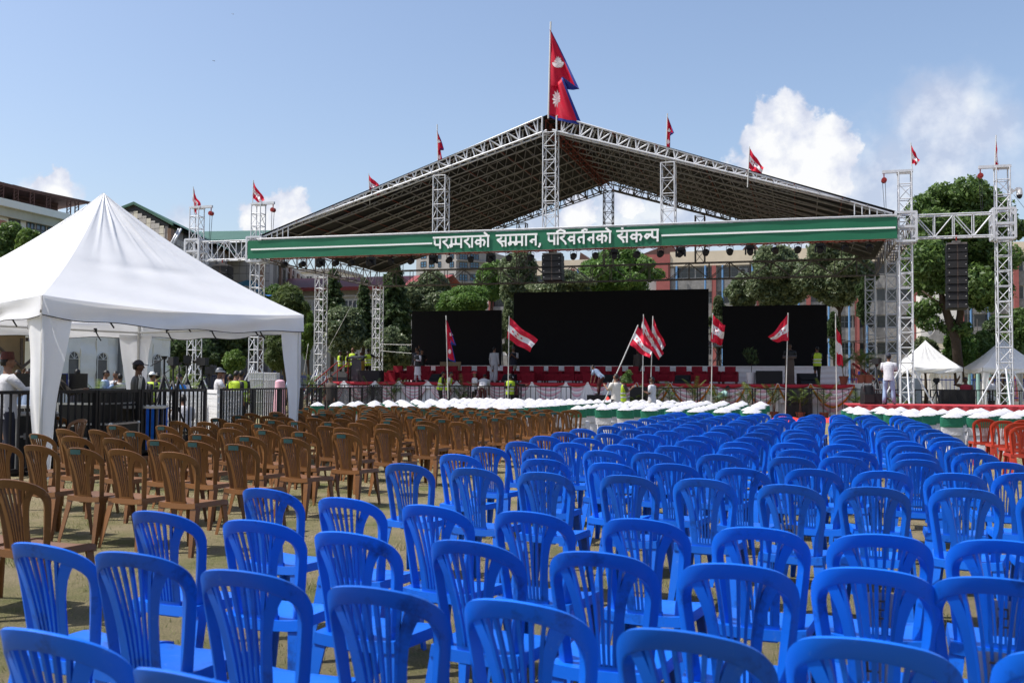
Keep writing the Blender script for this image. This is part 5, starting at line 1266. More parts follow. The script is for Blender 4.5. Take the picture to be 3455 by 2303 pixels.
def ibc(label, u0, u1, v, d, lid=False):
    a, b = at(u0, v, D=d), at(u1, v, D=d); w = (b-a).length; h = a.z; r = thing('water_tank', label, 'water tank', ((a.x+b.x)/2, (a.y+b.y)/2, 0), _yaw, 'caged water tanks'); MB().box((0, 0, h/2+.05), (w-.06, w-.06, h-.12)).build('bladder', 'ibc', r); q = MB()
    for z in (.12, h*.35, h*.6, h*.85, h):
        for s in (-1, 1): q.tube((-w/2, s*w/2, z), (w/2, s*w/2, z), .014, 5); q.tube((s*w/2, -w/2, z), (s*w/2, w/2, z), .014, 5)
    for k in range(7):
        t = -w/2+k*w/6
        for s in (-1, 1): q.tube((t, s*w/2, .1), (t, s*w/2, h), .012, 5); q.tube((s*w/2, t, .1), (s*w/2, t, h), .012, 5)
    q.build('cage', 'steel', r)
ibc('caged water tank at the foot of the banner end tower', 846, 894, 1257, 42.5); ibc('caged water tank next to the first one, nearer the canopy curtain', 896, 939, 1258, 42)
ibc('caged water tank at the tower foot on the gazebo side', 3036, 3075, 1275, 45.5); ibc('second caged water tank against the tower on the gazebo side', 3076, 3102, 1276, 46.5)
def rag():
    p = at(2755, 1400, Y=43.2); q = MB(); q.grid(lambda u, v: (-1.9+3.8*u, -.5+1.0*v, max(.01, .42*math.sin(PI*v)*(.55+.45*math.sin(u*9+1))*math.sin(PI*min(1, u*1.1+.05))+.05*math.sin(u*31+v*9))), 60, 16)
    q.build('red_cloth_heap', 'red_cloth', loc=(p.x, 43.2, 0), label='heap of bright red cloth on the ground behind the railing', cat='cloth')
    p = at(2050, 1335, Y=42.5); q = MB(); q.grid(lambda u, v: (-.9+1.8*u, -.3+.6*v, max(.01, .95*(1-abs(u-.5)*1.5)*math.sin(PI*v)+.05*math.sin(u*31+v*9))), 30, 12)
    q.build('red_cloth_heap', 'red_cloth', loc=(p.x, 42.5, 0), label='folded red cloth piled at the flag carrier\'s feet', cat='cloth')
    p = at(945, 1290, D=41); q = MB(); q.grid(lambda u, v: (.28*math.cos(2*PI*u)*(1-.3*v), .28*math.sin(2*PI*u)*(1-.3*v), 1.5*v), 18, 8); q.ball((0, 0, 1.5), (.2, .2, .1))
    q.build('flag_bundle', 'drape_pink', loc=(p.x, p.y, 0), label='pink and white cloth bundle standing beside the caged tanks', cat='cloth')
rag()
def stair(label, x, y, sx, n=7):
    r = thing('stage_stairs', label, 'stairs', (x, y, 0)); 
    for k in range(n): z = DZ*(k+1)/(n+1); MB().box((sx*(n-k)*.28, 0, z), (.3, 1.3, .04)).build('tread', 'black_paint', r)
    for s in (-.62, .62):
        q = MB(); a = Vector((sx*(n+.4)*.28, s, .95)); b = Vector((0, s, DZ+.98)); q.tube(a, b, .028, 6); q.tube(a-Vector((0, 0, .45)), b-Vector((0, 0, .45)), .02, 6)
        for f in (0, .35, .7, 1): c = a+(b-a)*f; q.tube(c, c-Vector((0, 0, .95)), .022, 6)
        q.build('handrail', 'hoist', r)
stair('stage stairs with red handrails beside the vest wearers', DXL-.02, 47.2, -1); stair('stage stairs with red handrails beside the potted palms', DXR+.02, 48.5, 1)

# ================================================================== palms and potted plants
def frond(mb, base, az, L_, rise, droop, w, n=9):
    pts = []; d = Vector((math.cos(az), math.sin(az), 0))
    for k in range(n+1): t = k/n; pts.append(Vector(base) + d*(L_*t*(1-.15*t)) + Vector((0, 0, rise*t - droop*t*t)))
    for k in range(1, n+1):
        p = pts[k]; T = (pts[k]-pts[k-1]).normalized(); S = T.cross(Vector((0, 0, 1))).normalized(); le = w*(1-.75*abs(k/n-.45))
        for s in (-1, 1):
            for j in (0, .5):
                b0 = p - T*(L_/n)*j; tip = b0 + S*s*le + T*le*.55 - Vector((0, 0, le*.28)); mb.add([b0-T*.012, tip, b0+T*.016], [(0, 1, 2)])
    mb.tube(pts[0], pts[n//2], .008, 4)
def palm(label, x, y, z, h, n=11, pot=None, trunk=0.0, seed=0, L_=.8, cat='potted palm', group='potted palms round the stage'):
    r = thing('potted_palm', label, cat, (x, y, z), 0, group); rr = random.Random(seed); zb = 0
    if pot:
        q = MB(); q.tube((0, 0, 0), (0, 0, .34), .14, 14, r2=.20); q.tube((0, 0, .32), (0, 0, .37), .215, 14); q.build('pot', pot, r); MB().tube((0, 0, .34), (0, 0, .375), .18, 12).build('soil', 'soil', r); zb = .36
    st = MB()
    for k in range(4): st.path([(rr.uniform(-.05, .05), rr.uniform(-.05, .05), zb), (rr.uniform(-.12, .12), rr.uniform(-.12, .12), zb+(h-zb)*.45+trunk*.3)], [.016, .008], 5)
    st.build('stem', 'pilaster', r); q = MB()
    for k in range(n): frond(q, (rr.uniform(-.06, .06), rr.uniform(-.06, .06), zb+(h-zb)*rr.uniform(.2, .5)), k*2*PI/n+rr.uniform(-.3, .3), L_*rr.uniform(.7, 1.1), (h-zb)*rr.uniform(.45, .75), (h-zb)*rr.uniform(.15, .5), .24*L_)
    q.build('fronds', LEAF['palm'], r, kind='stuff'); return r
LB = 'potted palm '
pl = [(2212, 45, 1.6, 'just past the aisle gap, before the black speaker'), (2262, 45, 1.85, 'behind the railing under the flag pair'), (2340, 45, 2.0, 'behind the railing, tall, under the single flag by the gap'), (2415, 45, 1.7, 'between two rosettes below the middle screen edge'),
      (2520, 45, 1.9, 'with yellowing fronds beside the first marigold garland'), (2610, 45, 1.8, 'beside the second marigold garland'), (2700, 44.6, 1.6, 'bright and low in front of the stacked bass speakers'), (2780, 45, 1.9, 'slender, before the last garland'), (2890, 45.2, 1.5, 'near the stage corner on the gazebo side'),
      (1260, 45.4, 1.9, 'behind the railing before the wide low speaker'), (1330, 45.5, 1.95, 'with dry brownish fronds below the first armchairs'), (1558, 45.5, 1.95, 'behind the kneeling vest wearers'), (1055, 45, 2.3, 'at the foot of the middle truss tower'), (1085, 45.5, 1.7, 'beside the stage stairs on the canopy side'), (1115, 45.8, 1.55, 'small, beside the stairs and red cloth'),
      (2148, 45, 1.5, 'leaning against the bass speaker at the gap')]
for k, (u, y, h, t) in enumerate(pl): palm(LB+t, at(u, 1300, Y=y).x, y, 0, h, 12, 'pot', seed=k, L_=.75)
for k, (u, t) in enumerate(((2847, 'in a terracotta pot on the stage edge, alone'), (2907, 'on the crate stand, first of the pair by the stairs'), (2930, 'on the crate stand, second of the pair by the stairs'))):
    y = 47.2 if k == 0 else 46.4; palm('tall potted palm '+t, at(u, 1300, Y=y).x, y, DZ if k == 0 else 1.62, 1.7, 13, 'pot', seed=30+k, L_=.85)
p = at(2918, 1290, Y=46.4); MB().box((0, 0, .81), (1.5, .7, 1.62)).build('crate_stand', 'aluminium', loc=(p.x, 46.4, 0), label='grey crate stand under the pair of terracotta pots', cat='crate')
palm('low palm between tripods and blue shirted man', *g2(335, 31), 0, 1.75, 12, 'pot', seed=50, L_=.9); palm('palm with broad pale fronds among the tripods', *g2(612, 30), 0, 2.2, 10, 'pot', seed=51, L_=.95)
palm('palm in front of the yellow vest wearers', *g2(800, 30.5), 0, 1.6, 12, 'pot', seed=52); palm('palm behind the railing at the outer tower foot', at(3385, 1300, Y=45).x, 45, 0, 1.75, 13, 'pot', seed=53, L_=.8); palm('palm by the tower foot near the pale jeans man', at(3050, 1300, Y=44.8).x, 44.8, 0, 1.2, 13, 'pot', seed=54, L_=.8)
palm('low palm beside the seated group at the marquee end', *g2(545, 31), 0, 1.5, 12, 'pot', seed=55)
def ficus_pot():
    p = at(2535, 1286, Y=48.6); r = thing('potted_tree', 'small leafy tree in a white pot beside the low speaker on stage', 'potted plant', (p.x, 48.6, DZ)); q = MB(); q.tube((0, 0, 0), (0, 0, .55), .17, 16, r2=.25); q.build('pot', 'white_pot', r)
    MB().path([(0, 0, .5), (.03, 0, .9), (0, 0, 1.3)], .018, 5).build('stem', 'bark', r); obj('crown', leaves_mesh('crown', [((0, 0, 1.35), (.32, .3, .35)), ((.15, 0, 1.1), (.2, .2, .2)), ((-.2, 0, 1.5), (.2, .2, .2))], .07, 'dark', 350), r, kind='stuff')
ficus_pot()

# ================================================================== moulded plastic chairs
def chair_parts():
    def B(x, h, out=0.): return Vector((x, -.185-.16*h-.18*h*h+10.5*abs(x)**3+out, .435+h*.985))
    def NB(x, h): 
        dx = Vector((1, 31.5*x*abs(x), 0)); dh = Vector((0, -.16-.36*h, .985)); n = dx.cross(dh).normalized(); return -n if n.y < 0 else n
    half = [(.172, -.05), (.179, .03), (.189, .12), (.200, .21), (.208, .28), (.2095, .325), (.200, .368), (.176, .402), (.138, .425), (.090, .438), (.032, .444)]
    def smooth(p, m=3):
        out = []
        for i in range(len(p)-1):
            a, b, c, d = p[max(0, i-1)], p[i], p[i+1], p[min(len(p)-1, i+2)]
            for k in range(m):
                t = k/m; out.append(tuple(.5*(2*b[q]+(c[q]-a[q])*t+(2*a[q]-5*b[q]+4*c[q]-d[q])*t*t+(3*b[q]-a[q]-3*c[q]+d[q])*t**3) for q in (0, 1)))
        return out+[p[-1]]
    path = smooth([(-x, h) for x, h in half] + [(x, h) for x, h in reversed(half)])
    sec = [(-.0195, .002), (-.0185, -.006), (.017, -.0075), (.0225, -.003), (.0245, .030), (.0195, .031), (.016, .006), (-.0175, .006)]
    wid = [.92 if h < .28 else .92+.46*min(1, (h-.28)/.15) for x, h in path]
    outer = MB(); pts = [B(x*.93, h-.014*max(0, min(1, (h-.3)/.1))) for x, h in path]; nr = [NB(x, h) for x, h in path]
    outer.sweep(pts, nr, [(-w, n) for w, n in sec], [(w, 1) for w in wid])
    # fan ribs (curved side members) and bottom cross piece
    rib = smooth([(.066, -.01), (.067, .05), (.070, .12), (.076, .19), (.087, .26), (.102, .32), (.126, .375), (.146, .41)], 2)
    rs = [(-.015, -.004), (.015, -.004), (.016, .014), (.012, .015), (.010, .005), (-.014, .005)]
    for s in (-1, 1): outer.sweep([B(s*x, h, .001) for x, h in rib], [NB(s*x, h) for x, h in rib], [(w*s, n) for w, n in rs], [(1+.7*max(0, (h-.24)/.16)**1.5, 1) for x, h in rib])
    outer.grid(lambda u, v: B((u-.5)*.165*(1-.12*(1-v)), -.055+.075*v, -.006), 8, 4); outer.grid(lambda u, v: B((.5-u)*.165*(1-.12*(1-v)), -.055+.075*v, .010), 8, 4)
    slats = []
    for i in range(6):
        f = (i-2.5)/2.5; pp = [(f*.045 + f*.050*t**1.7, .01+.395*t) for t in (0, .15, .3, .45, .6, .75, .88, 1)]
        q = MB(); q.sweep([B(x, h, .001) for x, h in pp], [NB(x, h) for x, h in pp], [(-.0046, -.005), (.0046, -.005), (.0046, .008), (-.0046, .008)], [(1+.35*t/7, 1) for t in range(8)], 0, False); slats.append(q)
    seat = MB()
    def st(u, v):
        x = (u-.5)*2; w = .192+.026*v; y = -.20+.425*v; z = .437+.010*abs(x)**3-.012*math.sin(PI*min(1, v*1.1))*(1-x*x)-.030*max(0, v-.86)**1.2*6
        if v < .25 and abs(x) > .82: pass
        return Vector((x*w*(1-.05*max(0, v-.85)*6*abs(x)**3), y, z))
    seat.grid(st, 12, 12)
    ring = [st(i/12, 0) for i in range(13)] + [st(1, j/12) for j in range(1, 13)] + [st(1-i/12, 1) for i in range(1, 13)] + [st(0, 1-j/12) for j in range(1, 12)]
    k = len(ring); low = [p+Vector((p.x*.03, (p.y-.02)*.02, -.045)) for p in ring]
    seat.add(ring+low, [(i, k+i, k+(i+1) % k, (i+1) % k) for i in range(k)], 0, True); seat.add([p*1.0 for p in low], [tuple(range(k-1, -1, -1))])
    legs = []
    L_ = [(-.004, -.004), (.032, -.004), (.032, .002), (.004, .004), (.002, .032), (-.004, .032)]
    for sx, sy in ((-1, -1), (1, -1), (1, 1), (-1, 1)):
        top = Vector((sx*.192, -.185 if sy < 0 else .205, .42)); bot = Vector((sx*.225, -.275 if sy < 0 else .245, 0)); q = MB(); n = 5; vs = []
        for j in range(n):
            t = j/(n-1); c = top+(bot-top)*(t**.9); s = 1.75-.85*t
            for a, b in L_: vs.append(c + Vector((-sx*a*s, -sy*b*s, 0)))
        m_ = len(L_); fs = [(j*m_+i, j*m_+(i+1) % m_, (j+1)*m_+(i+1) % m_, (j+1)*m_+i) for j in range(n-1) for i in range(m_)] + [tuple(range((n-1)*m_, n*m_))]
        q.add(vs, fs, 0, True); legs.append(q)
    return outer, slats, seat, legs
CH = chair_parts()
def join(mbs):
    q = MB()
    for b in mbs:
        o = len(q.v); q.v += b.v; q.f += [tuple(i+o for i in f) for f in b.f]; q.m += b.m; q.sm += b.sm
    return q
def make_chair(mat, name, label, group, level):
    "level 0: every slat its own part; 1: backrest in one part; 2: far chairs, one mesh"
    outer, slats, seat, legs = CH
    if level == 2: r = join([outer]+slats+[seat]+legs).build(name, mat, None, 35); tag(r, label, 'chair', group); return r
    r = thing(name, label, 'chair', group=group); seat.build('seat', mat, r, 40)
    if level == 0:
        outer.build('back_frame', mat, r, 45)
        for q in slats: q.build('slat', mat, r, 30)
    else: join([outer]+slats).build('backrest', mat, r, 40)
    for q in legs: q.build('leg', mat, r, 40)
    return r
_proto = {}
def put_chair(mat, x, y, rz, label, group, level, extra=None):
    name = 'plastic_chair'; key = (mat, level)
    if key not in _proto: r = make_chair(mat, name, label, group, level); r.location = (x, y, 0); r.rotation_euler = (0, 0, rz); _proto[key] = r
    else:
        r = dup_clean(_proto[key], (x, y, 0), rz, label, group)
    return r
def dup_clean(root, loc, rz, label, group):
    r = root.copy(); COL.objects.link(r); r.location = loc; r.rotation_euler = (0, 0, rz); r['label'] = label; r['group'] = group
    for ch in KIDS.get(root.name, ()):
        if ch.get('extra'): continue
        c = ch.copy(); COL.objects.link(c); c.parent = r; KIDS.setdefault(r.name, []).append(c)
    return r
# top of the back sits behind the seat centre by this much
BACK = .29
# blue block: measured tops of the near rows, then the regular rows behind them
blue_rows = [
 [(-1.78, 2.03), (-1.25, 1.83)],
 [(-2.73, 3.10), (-2.29, 3.04), (-1.74, 2.86), (-1.23, 2.75), (-.78, 2.70), (-.29, 2.50), (.14, 2.55), (.62, 2.56)],
 [(-2.89, 4.03), (-2.31, 3.91), (-1.78, 3.72), (-1.25, 3.67), (-.72, 3.57), (-.23, 3.48), (.21, 3.54), (.58, 3.49), (1.05, 3.5)],
 [(-2.94, 5.09), (-2.32, 4.82), (-1.79, 4.67), (-1.26, 4.59), (-.71, 4.51), (-.19, 4.40), (.30, 4.36), (.75, 4.35), (1.22, 4.4)],
 [(-2.87, 7.01), (-2.28, 6.83), (-1.72, 6.67), (-1.14, 6.64), (-.63, 6.57), (-.10, 6.36), (.40, 6.40), (.92, 6.49), (1.42, 6.5)],
 [(-2.84, 8.10), (-2.02, 7.85), (-1.44, 7.65), (-.97, 7.74), (-.45, 7.52), (.06, 7.63), (.55, 7.63), (1.02, 7.62), (1.5, 7.8)]]
for k, Y in enumerate((9.0, 10.0, 11.05, 12.1, 13.25, 14.4, 15.5, 16.7, 17.9, 19.1, 20.3, 21.5, 22.4)):
    xl, xr = -2.88+.02*k, 1.5+.035*k; n = 9; rowx = [xl+(xr-xl)*i/(n-1) for i in range(n)]
    blue_rows.append([(x+RNG.normal(0, .045), Y+.12-.06*i*.5+RNG.normal(0, .07)) for i, x in enumerate(rowx) if not (k in (11,) and i == 4)])
GB = 'blue chairs in rows'
n_blue = 0
for j, row in enumerate(blue_rows):
    for i, (x, y) in enumerate(row):
        lev = 0 if j < 5 else (1 if j < 10 else 2); rz = RNG.normal(0, .045) - (.15 if j < 4 else .12 if j < 10 else .09)
        if j < 2: lab = 'blue plastic chair, %s from the frame edge in the %s blue row from the camera' % (ORD[i+1], ORD[j+1])
        else: lab = 'blue plastic chair, %s from the brown chairs in the %s blue row from the camera' % (ORD[i+1], ORD[j+1])
        o = put_chair('blue', x-BACK*math.sin(rz), y+BACK*math.cos(rz), rz, lab, GB, lev)
        if (j, i) in ((2, 6), (2, 7), (3, 6), (3, 7), (1, 6), (4, 5)):
            q = MB(); q.grid(lambda u, v: (-.055+.11*u, -.185-.02+.022-.17*(.04+.16*v)+.012*math.sin(u*3), .435+.985*(.05+.15*v)), 4, 4); q.build('paper_sheet', 'paper', o)['extra'] = 1
            q = MB(); a = RNG.integers(0, 2)
            for (z0, z1, x0, x1) in ((.60, .607, -.02, .02), (.53, .537, -.02, .02), (.565, .571, -.02, .02), (.565, .607, .014, .02), (.53, .57, -.02, -.014)): q.box(((x0+x1)/2, -.236-.0, (z0+z1)/2), (x1-x0, .003, z1-z0))
            q.build('digit', 'black', o)['extra'] = 1
        n_blue += 1
# brown block
GN = 'brown chairs in rows'
brown_rows = [
 [(-4.63, 5.04), (-5.12, 5.15)],
 [(-5.18, 7.46), (-5.81, 7.60), (-6.27, 7.62), (-6.90, 7.80), (-7.45, 7.95)],
 [(-5.28, 8.62), (-5.92, 8.90), (-6.40, 8.95), (-7.02, 9.05), (-7.63, 9.18), (-8.37, 9.49)],
 [(-5.37, 9.86), (-5.98, 9.98), (-6.65, 10.08), (-7.11, 10.14), (-7.73, 10.34), (-8.43, 10.55), (-8.92, 10.56)],
 [(-5.27, 10.96), (-5.9, 11.1), (-6.55, 11.35), (-7.2, 11.58), (-7.8, 11.8), (-8.4, 11.88), (-9.07, 11.74)]]
for k, Y in enumerate((12.3, 13.5, 14.8, 15.9, 17.0, 18.1, 19.3, 20.4, 21.5, 22.5, 23.4)):
    n = 8 if k < 3 else 12 if k > 6 else 10; n = min(n + (1 if k == 2 else 0), 12); brown_rows.append([(-5.24-.575*i+RNG.normal(0, .05), Y+.17*i+RNG.normal(0, .09)) for i in range(n)])
tape_me = None; n_brown = 0
for j, row in enumerate(brown_rows):
    for i, (x, y) in enumerate(row):
        lev = 0 if j < 3 else (1 if j < 8 else 2); rz = RNG.normal(0, .06) - .15; tape = RNG.random() < .62 if j > 1 else (i == 2)
        lab = 'brown chair%s, %s from the blue chairs in %s brown row' % (' with teal tape' if tape else '', ORD[i+1], ORD[j+1])
        o = put_chair('brown', x-BACK*math.sin(rz), y+BACK*math.cos(rz), rz, lab, GN, lev)
        if tape:
            if tape_me is None:
                q = MB(); q.grid(lambda u, v: (-.062+.124*u, -.185-.16*(.432+.010*v)-.18*.19+10.5*abs(-.062+.124*u)**3-.0145, .435+.985*(.395+.045*v)), 6, 2); tape_me = q.mesh('tape', 'teal_tape')
            obj('tape', tape_me, o)['extra'] = 1
        n_brown += 1
p = at(255, 1416, Z=.87); o = put_chair('brown', p.x, p.y-.2, PI-.25, 'pale brown plastic chair turned round to face the rows, by the canopy curtain', GN, 0)
for u, v, t in ((600, 1345, 'brown plastic chair under the seated man in white'), (190, 1398, 'brown plastic chair behind the railing, by the striped shirt man')):
    p = at(u, v, D=22.9 if u > 500 else 17.2); put_chair('brown', p.x, p.y+.05, _yaw+.2, t, 'brown chairs at the sound desk', 0)
for i, (x, y) in enumerate(((3.26, 20.8), (3.42, 19.9), (3.44, 18.7), (3.25, 17.2), (3.9, 20.6), (4.0, 19.4), (3.95, 18.1))):
    put_chair('red_chair', x+.05, y+BACK, .05, 'red orange plastic chair, %s of the group beside the covered chairs' % ORD[i+1], 'red chairs at the frame edge', 1)

# ================================================================== chairs under white covers
def covered():
    r = thing('covered_chair', '', 'covered chair'); q = MB(); n = 28
    def ring(w, d, y0, z, pw=3.0):
        out = []
        for i in range(n):
            a = 2*PI*i/n; c, s = math.cos(a), math.sin(a); k = (abs(c)**pw+abs(s)**pw)**(-1/pw); out.append(Vector((c*k*w, y0+s*k*d, z)))
        return out
    def loft(mb, rings, cap=True):
        vs = [p for rg in rings for p in rg]; fs = [(k*n+i, k*n+(i+1) % n, (k+1)*n+(i+1) % n, (k+1)*n+i) for k in range(len(rings)-1) for i in range(n)]
        if cap: fs.append(tuple(range((len(rings)-1)*n, len(rings)*n)))
        mb.add(vs, fs, 0, True)
    # skirt and seat block
    rg = [ring(.25, .27, .02, 0), ring(.235, .25, .02, .2), ring(.225, .235, .02, .42), ring(.21, .22, .02, .47)]
    for k, rr_ in enumerate(rg[:2]): 
        for i, p in enumerate(rr_): f = .012*math.sin(i*2.2)*(1-k*.5); p.x *= 1+f*3; p.y *= 1+f
    loft(q, rg)
    # back
    rb = [ring(.215, .05, -.20, .40), ring(.225, .055, -.225, .62), ring(.232, .065, -.25, .80)]; loft(q, rb); q.build('cover', 'cloth_white', r, 60)
    # peaked cap: apex in the middle, drooping ends, leaning forward over the seat
    c = MB()
    def cap(u, v):
        a = 2*PI*u; k = (abs(math.cos(a))**2.6+abs(math.sin(a))**2.6)**(-1/2.6); s = 1-v; s = math.cos(v*PI/2); hz = math.sin(v*PI/2); x = math.cos(a)*k*.238*s; y = math.sin(a)*k*(.115*s) - .250 + .04*v + .75*x*x
        ridge = .112*(1-.86*(abs(x)/.238)**1.15); return Vector((x, y, .800 + ridge*hz**.9 + .010*math.sin(u*38+v*4)*s*hz + .004*math.sin(u*90)))
    c.grid(cap, 32, 9); c.build('peaked_cap', 'cloth_white', r)
    s = MB(); rs = []
    for z, f in ((.58, 0), (.64, .006), (.70, .001), (.76, .007), (.812, .0)): rs.append(ring(.236+f, .068+f, -.238-.03*(z-.65)/.15, z))
    for rg_ in rs:
        for p in rg_: p.y += .75*p.x*p.x*.6
    loft(s, rs, False); s.build('sash', 'cloth_green', r); return r
cov = covered(); first = [True]; caps = [0]
def put_cov(x, y, rz, lab, group):
    if first[0]: cov.location = (x, y, 0); cov.rotation_euler = (0, 0, rz); tag(cov, lab, None, group); first[0] = False
    else: dup_clean(cov, (x, y, 0), rz, lab, group)
blocks = [('canopy side block', 'covered chairs, canopy side block', 11, 12, lambda i, j: (-7.75-.60*i+.05*j, 26.0+1.20*j+.10*i-.02*i*i*0)),
          ('middle block', 'covered chairs, middle block', 8, 11, lambda i, j: (-1.25-.66*i-.02*j, 25.6+1.25*j+.22*i)),
          ('gazebo side block', 'covered chairs, gazebo side block', 11, 6, lambda i, j: (1.35+.62*i+(.25 if j % 2 else 0), 24.8+1.18*j-.10*i))]
for bn, grp, nc, nr_, fn in blocks:
    for j in range(nr_):
        for i in range(nc):
            x, y = fn(i, j); 
            if bn[0] == 'g' and j == 0 and i < 2: continue
            put_cov(x+RNG.normal(0, .05), y+BACK+RNG.normal(0, .07), RNG.normal(-.12, .06), 'white covered chair, %s from the centre in %s row of %s' % (ORD[i+1], ORD[j+1], bn), grp)

# ================================================================== flags
def star_pts(n, ro, ri, rot=PI/2): return [((ro if k % 2 == 0 else ri)*math.cos(rot+PI*k/n), (ro if k % 2 == 0 else ri)*math.sin(rot+PI*k/n)) for k in range(2*n)]
def decal(fn, c, pts, asp, front=True):
    "flat figure laid on the cloth function fn(s, t), slightly proud on both sides"
    mb = MB()
    for off in (-.006, .006):
        vs = [fn(*c)+Vector((0, off, 0))] + [fn(c[0]+x, c[1]-y*asp)+Vector((0, off, 0)) for x, y in pts]; n = len(pts)
        mb.add(vs, [(0, 1+i, 1+(i+1) % n) for i in range(n)])
    return mb
def flag(label, Y, top, base, HT, HB, FT, FB, seed=0, group='party flags', stars=True, amp=.07, base_z=None):
    rr = random.Random(seed); ph = rr.uniform(0, 6); T = at(*top, Y=Y); Bp = at(*base, Y=Y)
    if base_z is not None: d = (Bp-T); Bp = T + d*((base_z-T.z)/d.z)
    r = thing('flag', label, 'flag', Bp, 0, group); MB().tube((0, 0, 0), T-Bp, .022, 7).build('pole', 'pole', r)
    P = [at(*c, Y=Y)-Bp for c in (HT, HB, FT, FB)]
    def fn(s, t):
        a = P[0]+(P[2]-P[0])*s; b = P[1]+(P[3]-P[1])*s; p = a+(b-a)*t; k = min(1, s*3)
        return p + Vector((0, amp*k*(math.sin(s*7+t*5+ph)+.5*math.sin(s*15-t*8+ph)) + .18*s*math.sin(ph), -.05*math.sin(PI*s)*(1-.4*t) + .03*k*math.sin(s*9+ph)))
    g = MB()
    for b in range(3): g.grid(lambda u, v, b=b: fn(u, (b+v)/3), 26, 5, b % 2)
    g.build('cloth', ['flag_red', 'flag_white'], r)
    if stars:
        for s, t in ((.20, .50), (.38, .42), (.32, .585), (.52, .50)): decal(fn, (s, t), star_pts(5, .060, .024, PI/2+rr.uniform(-.3, .3)), 1.25).build('star', 'flag_red', r)
    return r
def nepal(label, Y, top, base, HT, HB, U, N_, Lw, moon, sun_, rad, seed=0, amp=.08, pole_r=.025):
    rr = random.Random(seed); ph = rr.uniform(0, 6); T = at(*top, Y=Y); Bp = at(*base, Y=Y); r = thing('national_flag', label, 'flag', Bp, 0, 'national flags'); MB().tube((0, 0, 0), T-Bp, pole_r, 7).build('pole', 'pole', r)
    q = [at(*c, Y=Y)-Bp for c in (HT, HB, U, N_, Lw)]
    tU, tN = .60, .68
    def right(t):
        if t < tU: return q[0]+(q[2]-q[0])*(t/tU)
        if t < tN: return q[2]+(q[3]-q[2])*((t-tU)/(tN-tU))
        return q[3]+(q[4]-q[3])*((t-tN)/(1-tN))
    def left(t): return q[0]+(q[1]-q[0])*t
    # rows follow the pennons: hoist position lags the tip rows so the cloth hangs diagonally
    def lt(t): return t*.62/tU if t < tU else (.62+(t-tU)*(.05)/(tN-tU) if t < tN else .67+(t-tN)*.33/(1-tN))
    def fn(s, t):
        a = left(lt(t)); b = right(t); k = min(1, s*3); p = a+(b-a)*s; L_ = (q[1]-q[0]).length
        return p + Vector((0, amp*k*(math.sin(s*6+t*7+ph)+.4*math.sin(s*17-t*9)), -.04*L_*math.sin(PI*s)*.5))
    g = MB(); rows = [tU*i/16 for i in range(16)] + [tU+(tN-tU)*i/4 for i in range(4)] + [tN+(1-tN)*i/14 for i in range(15)]; nc = 16; cols = [i/(nc-1)*.9 for i in range(nc)]+[1.0]
    vs = [fn(c, t) for t in rows for c in cols]; w = len(cols); fs = []; ms = []
    for j in range(len(rows)-1):
        for i in range(w-1): g.add([], []); fs.append((j*w+i, j*w+i+1, (j+1)*w+i+1, (j+1)*w+i)); ms.append(1 if i >= w-2 or j == len(rows)-2 or 15 < j < 19 and i > 4 else 0)
    g.v = [tuple(v) for v in vs]; g.f = fs; g.m = ms; g.sm = [True]*len(fs); g.build('cloth', ['nepal_red', 'nepal_blue'], r)
    def img(c): return at(*c, Y=Y)-Bp
    def near(c, pts, name):
        # lay the emblem on the nearest cloth point, following its slope
        best = min(((fn(i/40, j/60)-img(c)).xz.length if False else (Vector(((fn(i/40, j/60)-img(c)).x, (fn(i/40, j/60)-img(c)).z))).length, i/40, j/60) for i in range(2, 38) for j in range(2, 59))
        c0 = fn(best[1], best[2]); mb = MB()
        for off in (-.05, .05):
            vs = [Vector((c0.x, c0.y+off, c0.z))] + [Vector((c0.x+x, c0.y+off+.04*math.sin(x*9), c0.z+z)) for x, z in pts]; mb.add(vs, [(0, 1+i, 1+(i+1) % len(pts)) for i in range(len(pts))])
        mb.build(name, 'flag_white', r)
    sx = .72
    near(sun_, [(x*rad*sx, z*rad*1.25) for x, z in star_pts(12, 1, .62)], 'sun_emblem')
    cres = [(math.cos(a)*rad*.95, math.sin(a)*rad*.75) for a in [PI+PI*k/14 for k in range(15)]]; up = []
    for k in range(13): a = PI*k/12; rr_ = (.62 if k % 2 else .38); up.append((math.cos(a)*rad*rr_*1.05, rad*.05+math.sin(a)*rad*rr_*1.3))
    near(moon, [(x*.8, z) for x, z in cres+up], 'moon_emblem')
    return r
FY = 43.95
flag('white and red starred flag flying over the gap between first two video walls', FY, (1718, 1066), (1714, 1345), (1718, 1069), (1711, 1141), (1811, 1144), (1785, 1186), 1, base_z=0)
lean = flag('starred flag on the slanting pole held by the man in cream shirt', 36.2, (2153, 1096), (2041, 1348), (2152, 1099), (2122, 1160), (2204, 1178), (2194, 1210), 2, base_z=.25)
flag('starred flag on the middle upright pole of the cluster of three', FY, (2171, 1060), (2168, 1340), (2171, 1063), (2160, 1122), (2238, 1189), (2219, 1212), 3, base_z=0)
flag('third flag of the cluster, folded so its stars are hidden', FY+.1, (2203, 1066), (2194, 1340), (2203, 1069), (2197, 1136), (2244, 1160), (2228, 1190), 4, stars=False, amp=.12, base_z=0)
flag('curled flag on the pole by the gap between middle and third video walls', FY, (2405, 1056), (2400, 1345), (2405, 1059), (2397, 1150), (2449, 1098), (2436, 1164), 5, amp=.12, base_z=0)
flag('flag blowing towards the canopy side before the wooden podium', FY, (2659, 1055), (2650, 1401), (2659, 1058), (2661, 1148), (2592, 1139), (2608, 1152), 6, base_z=0)
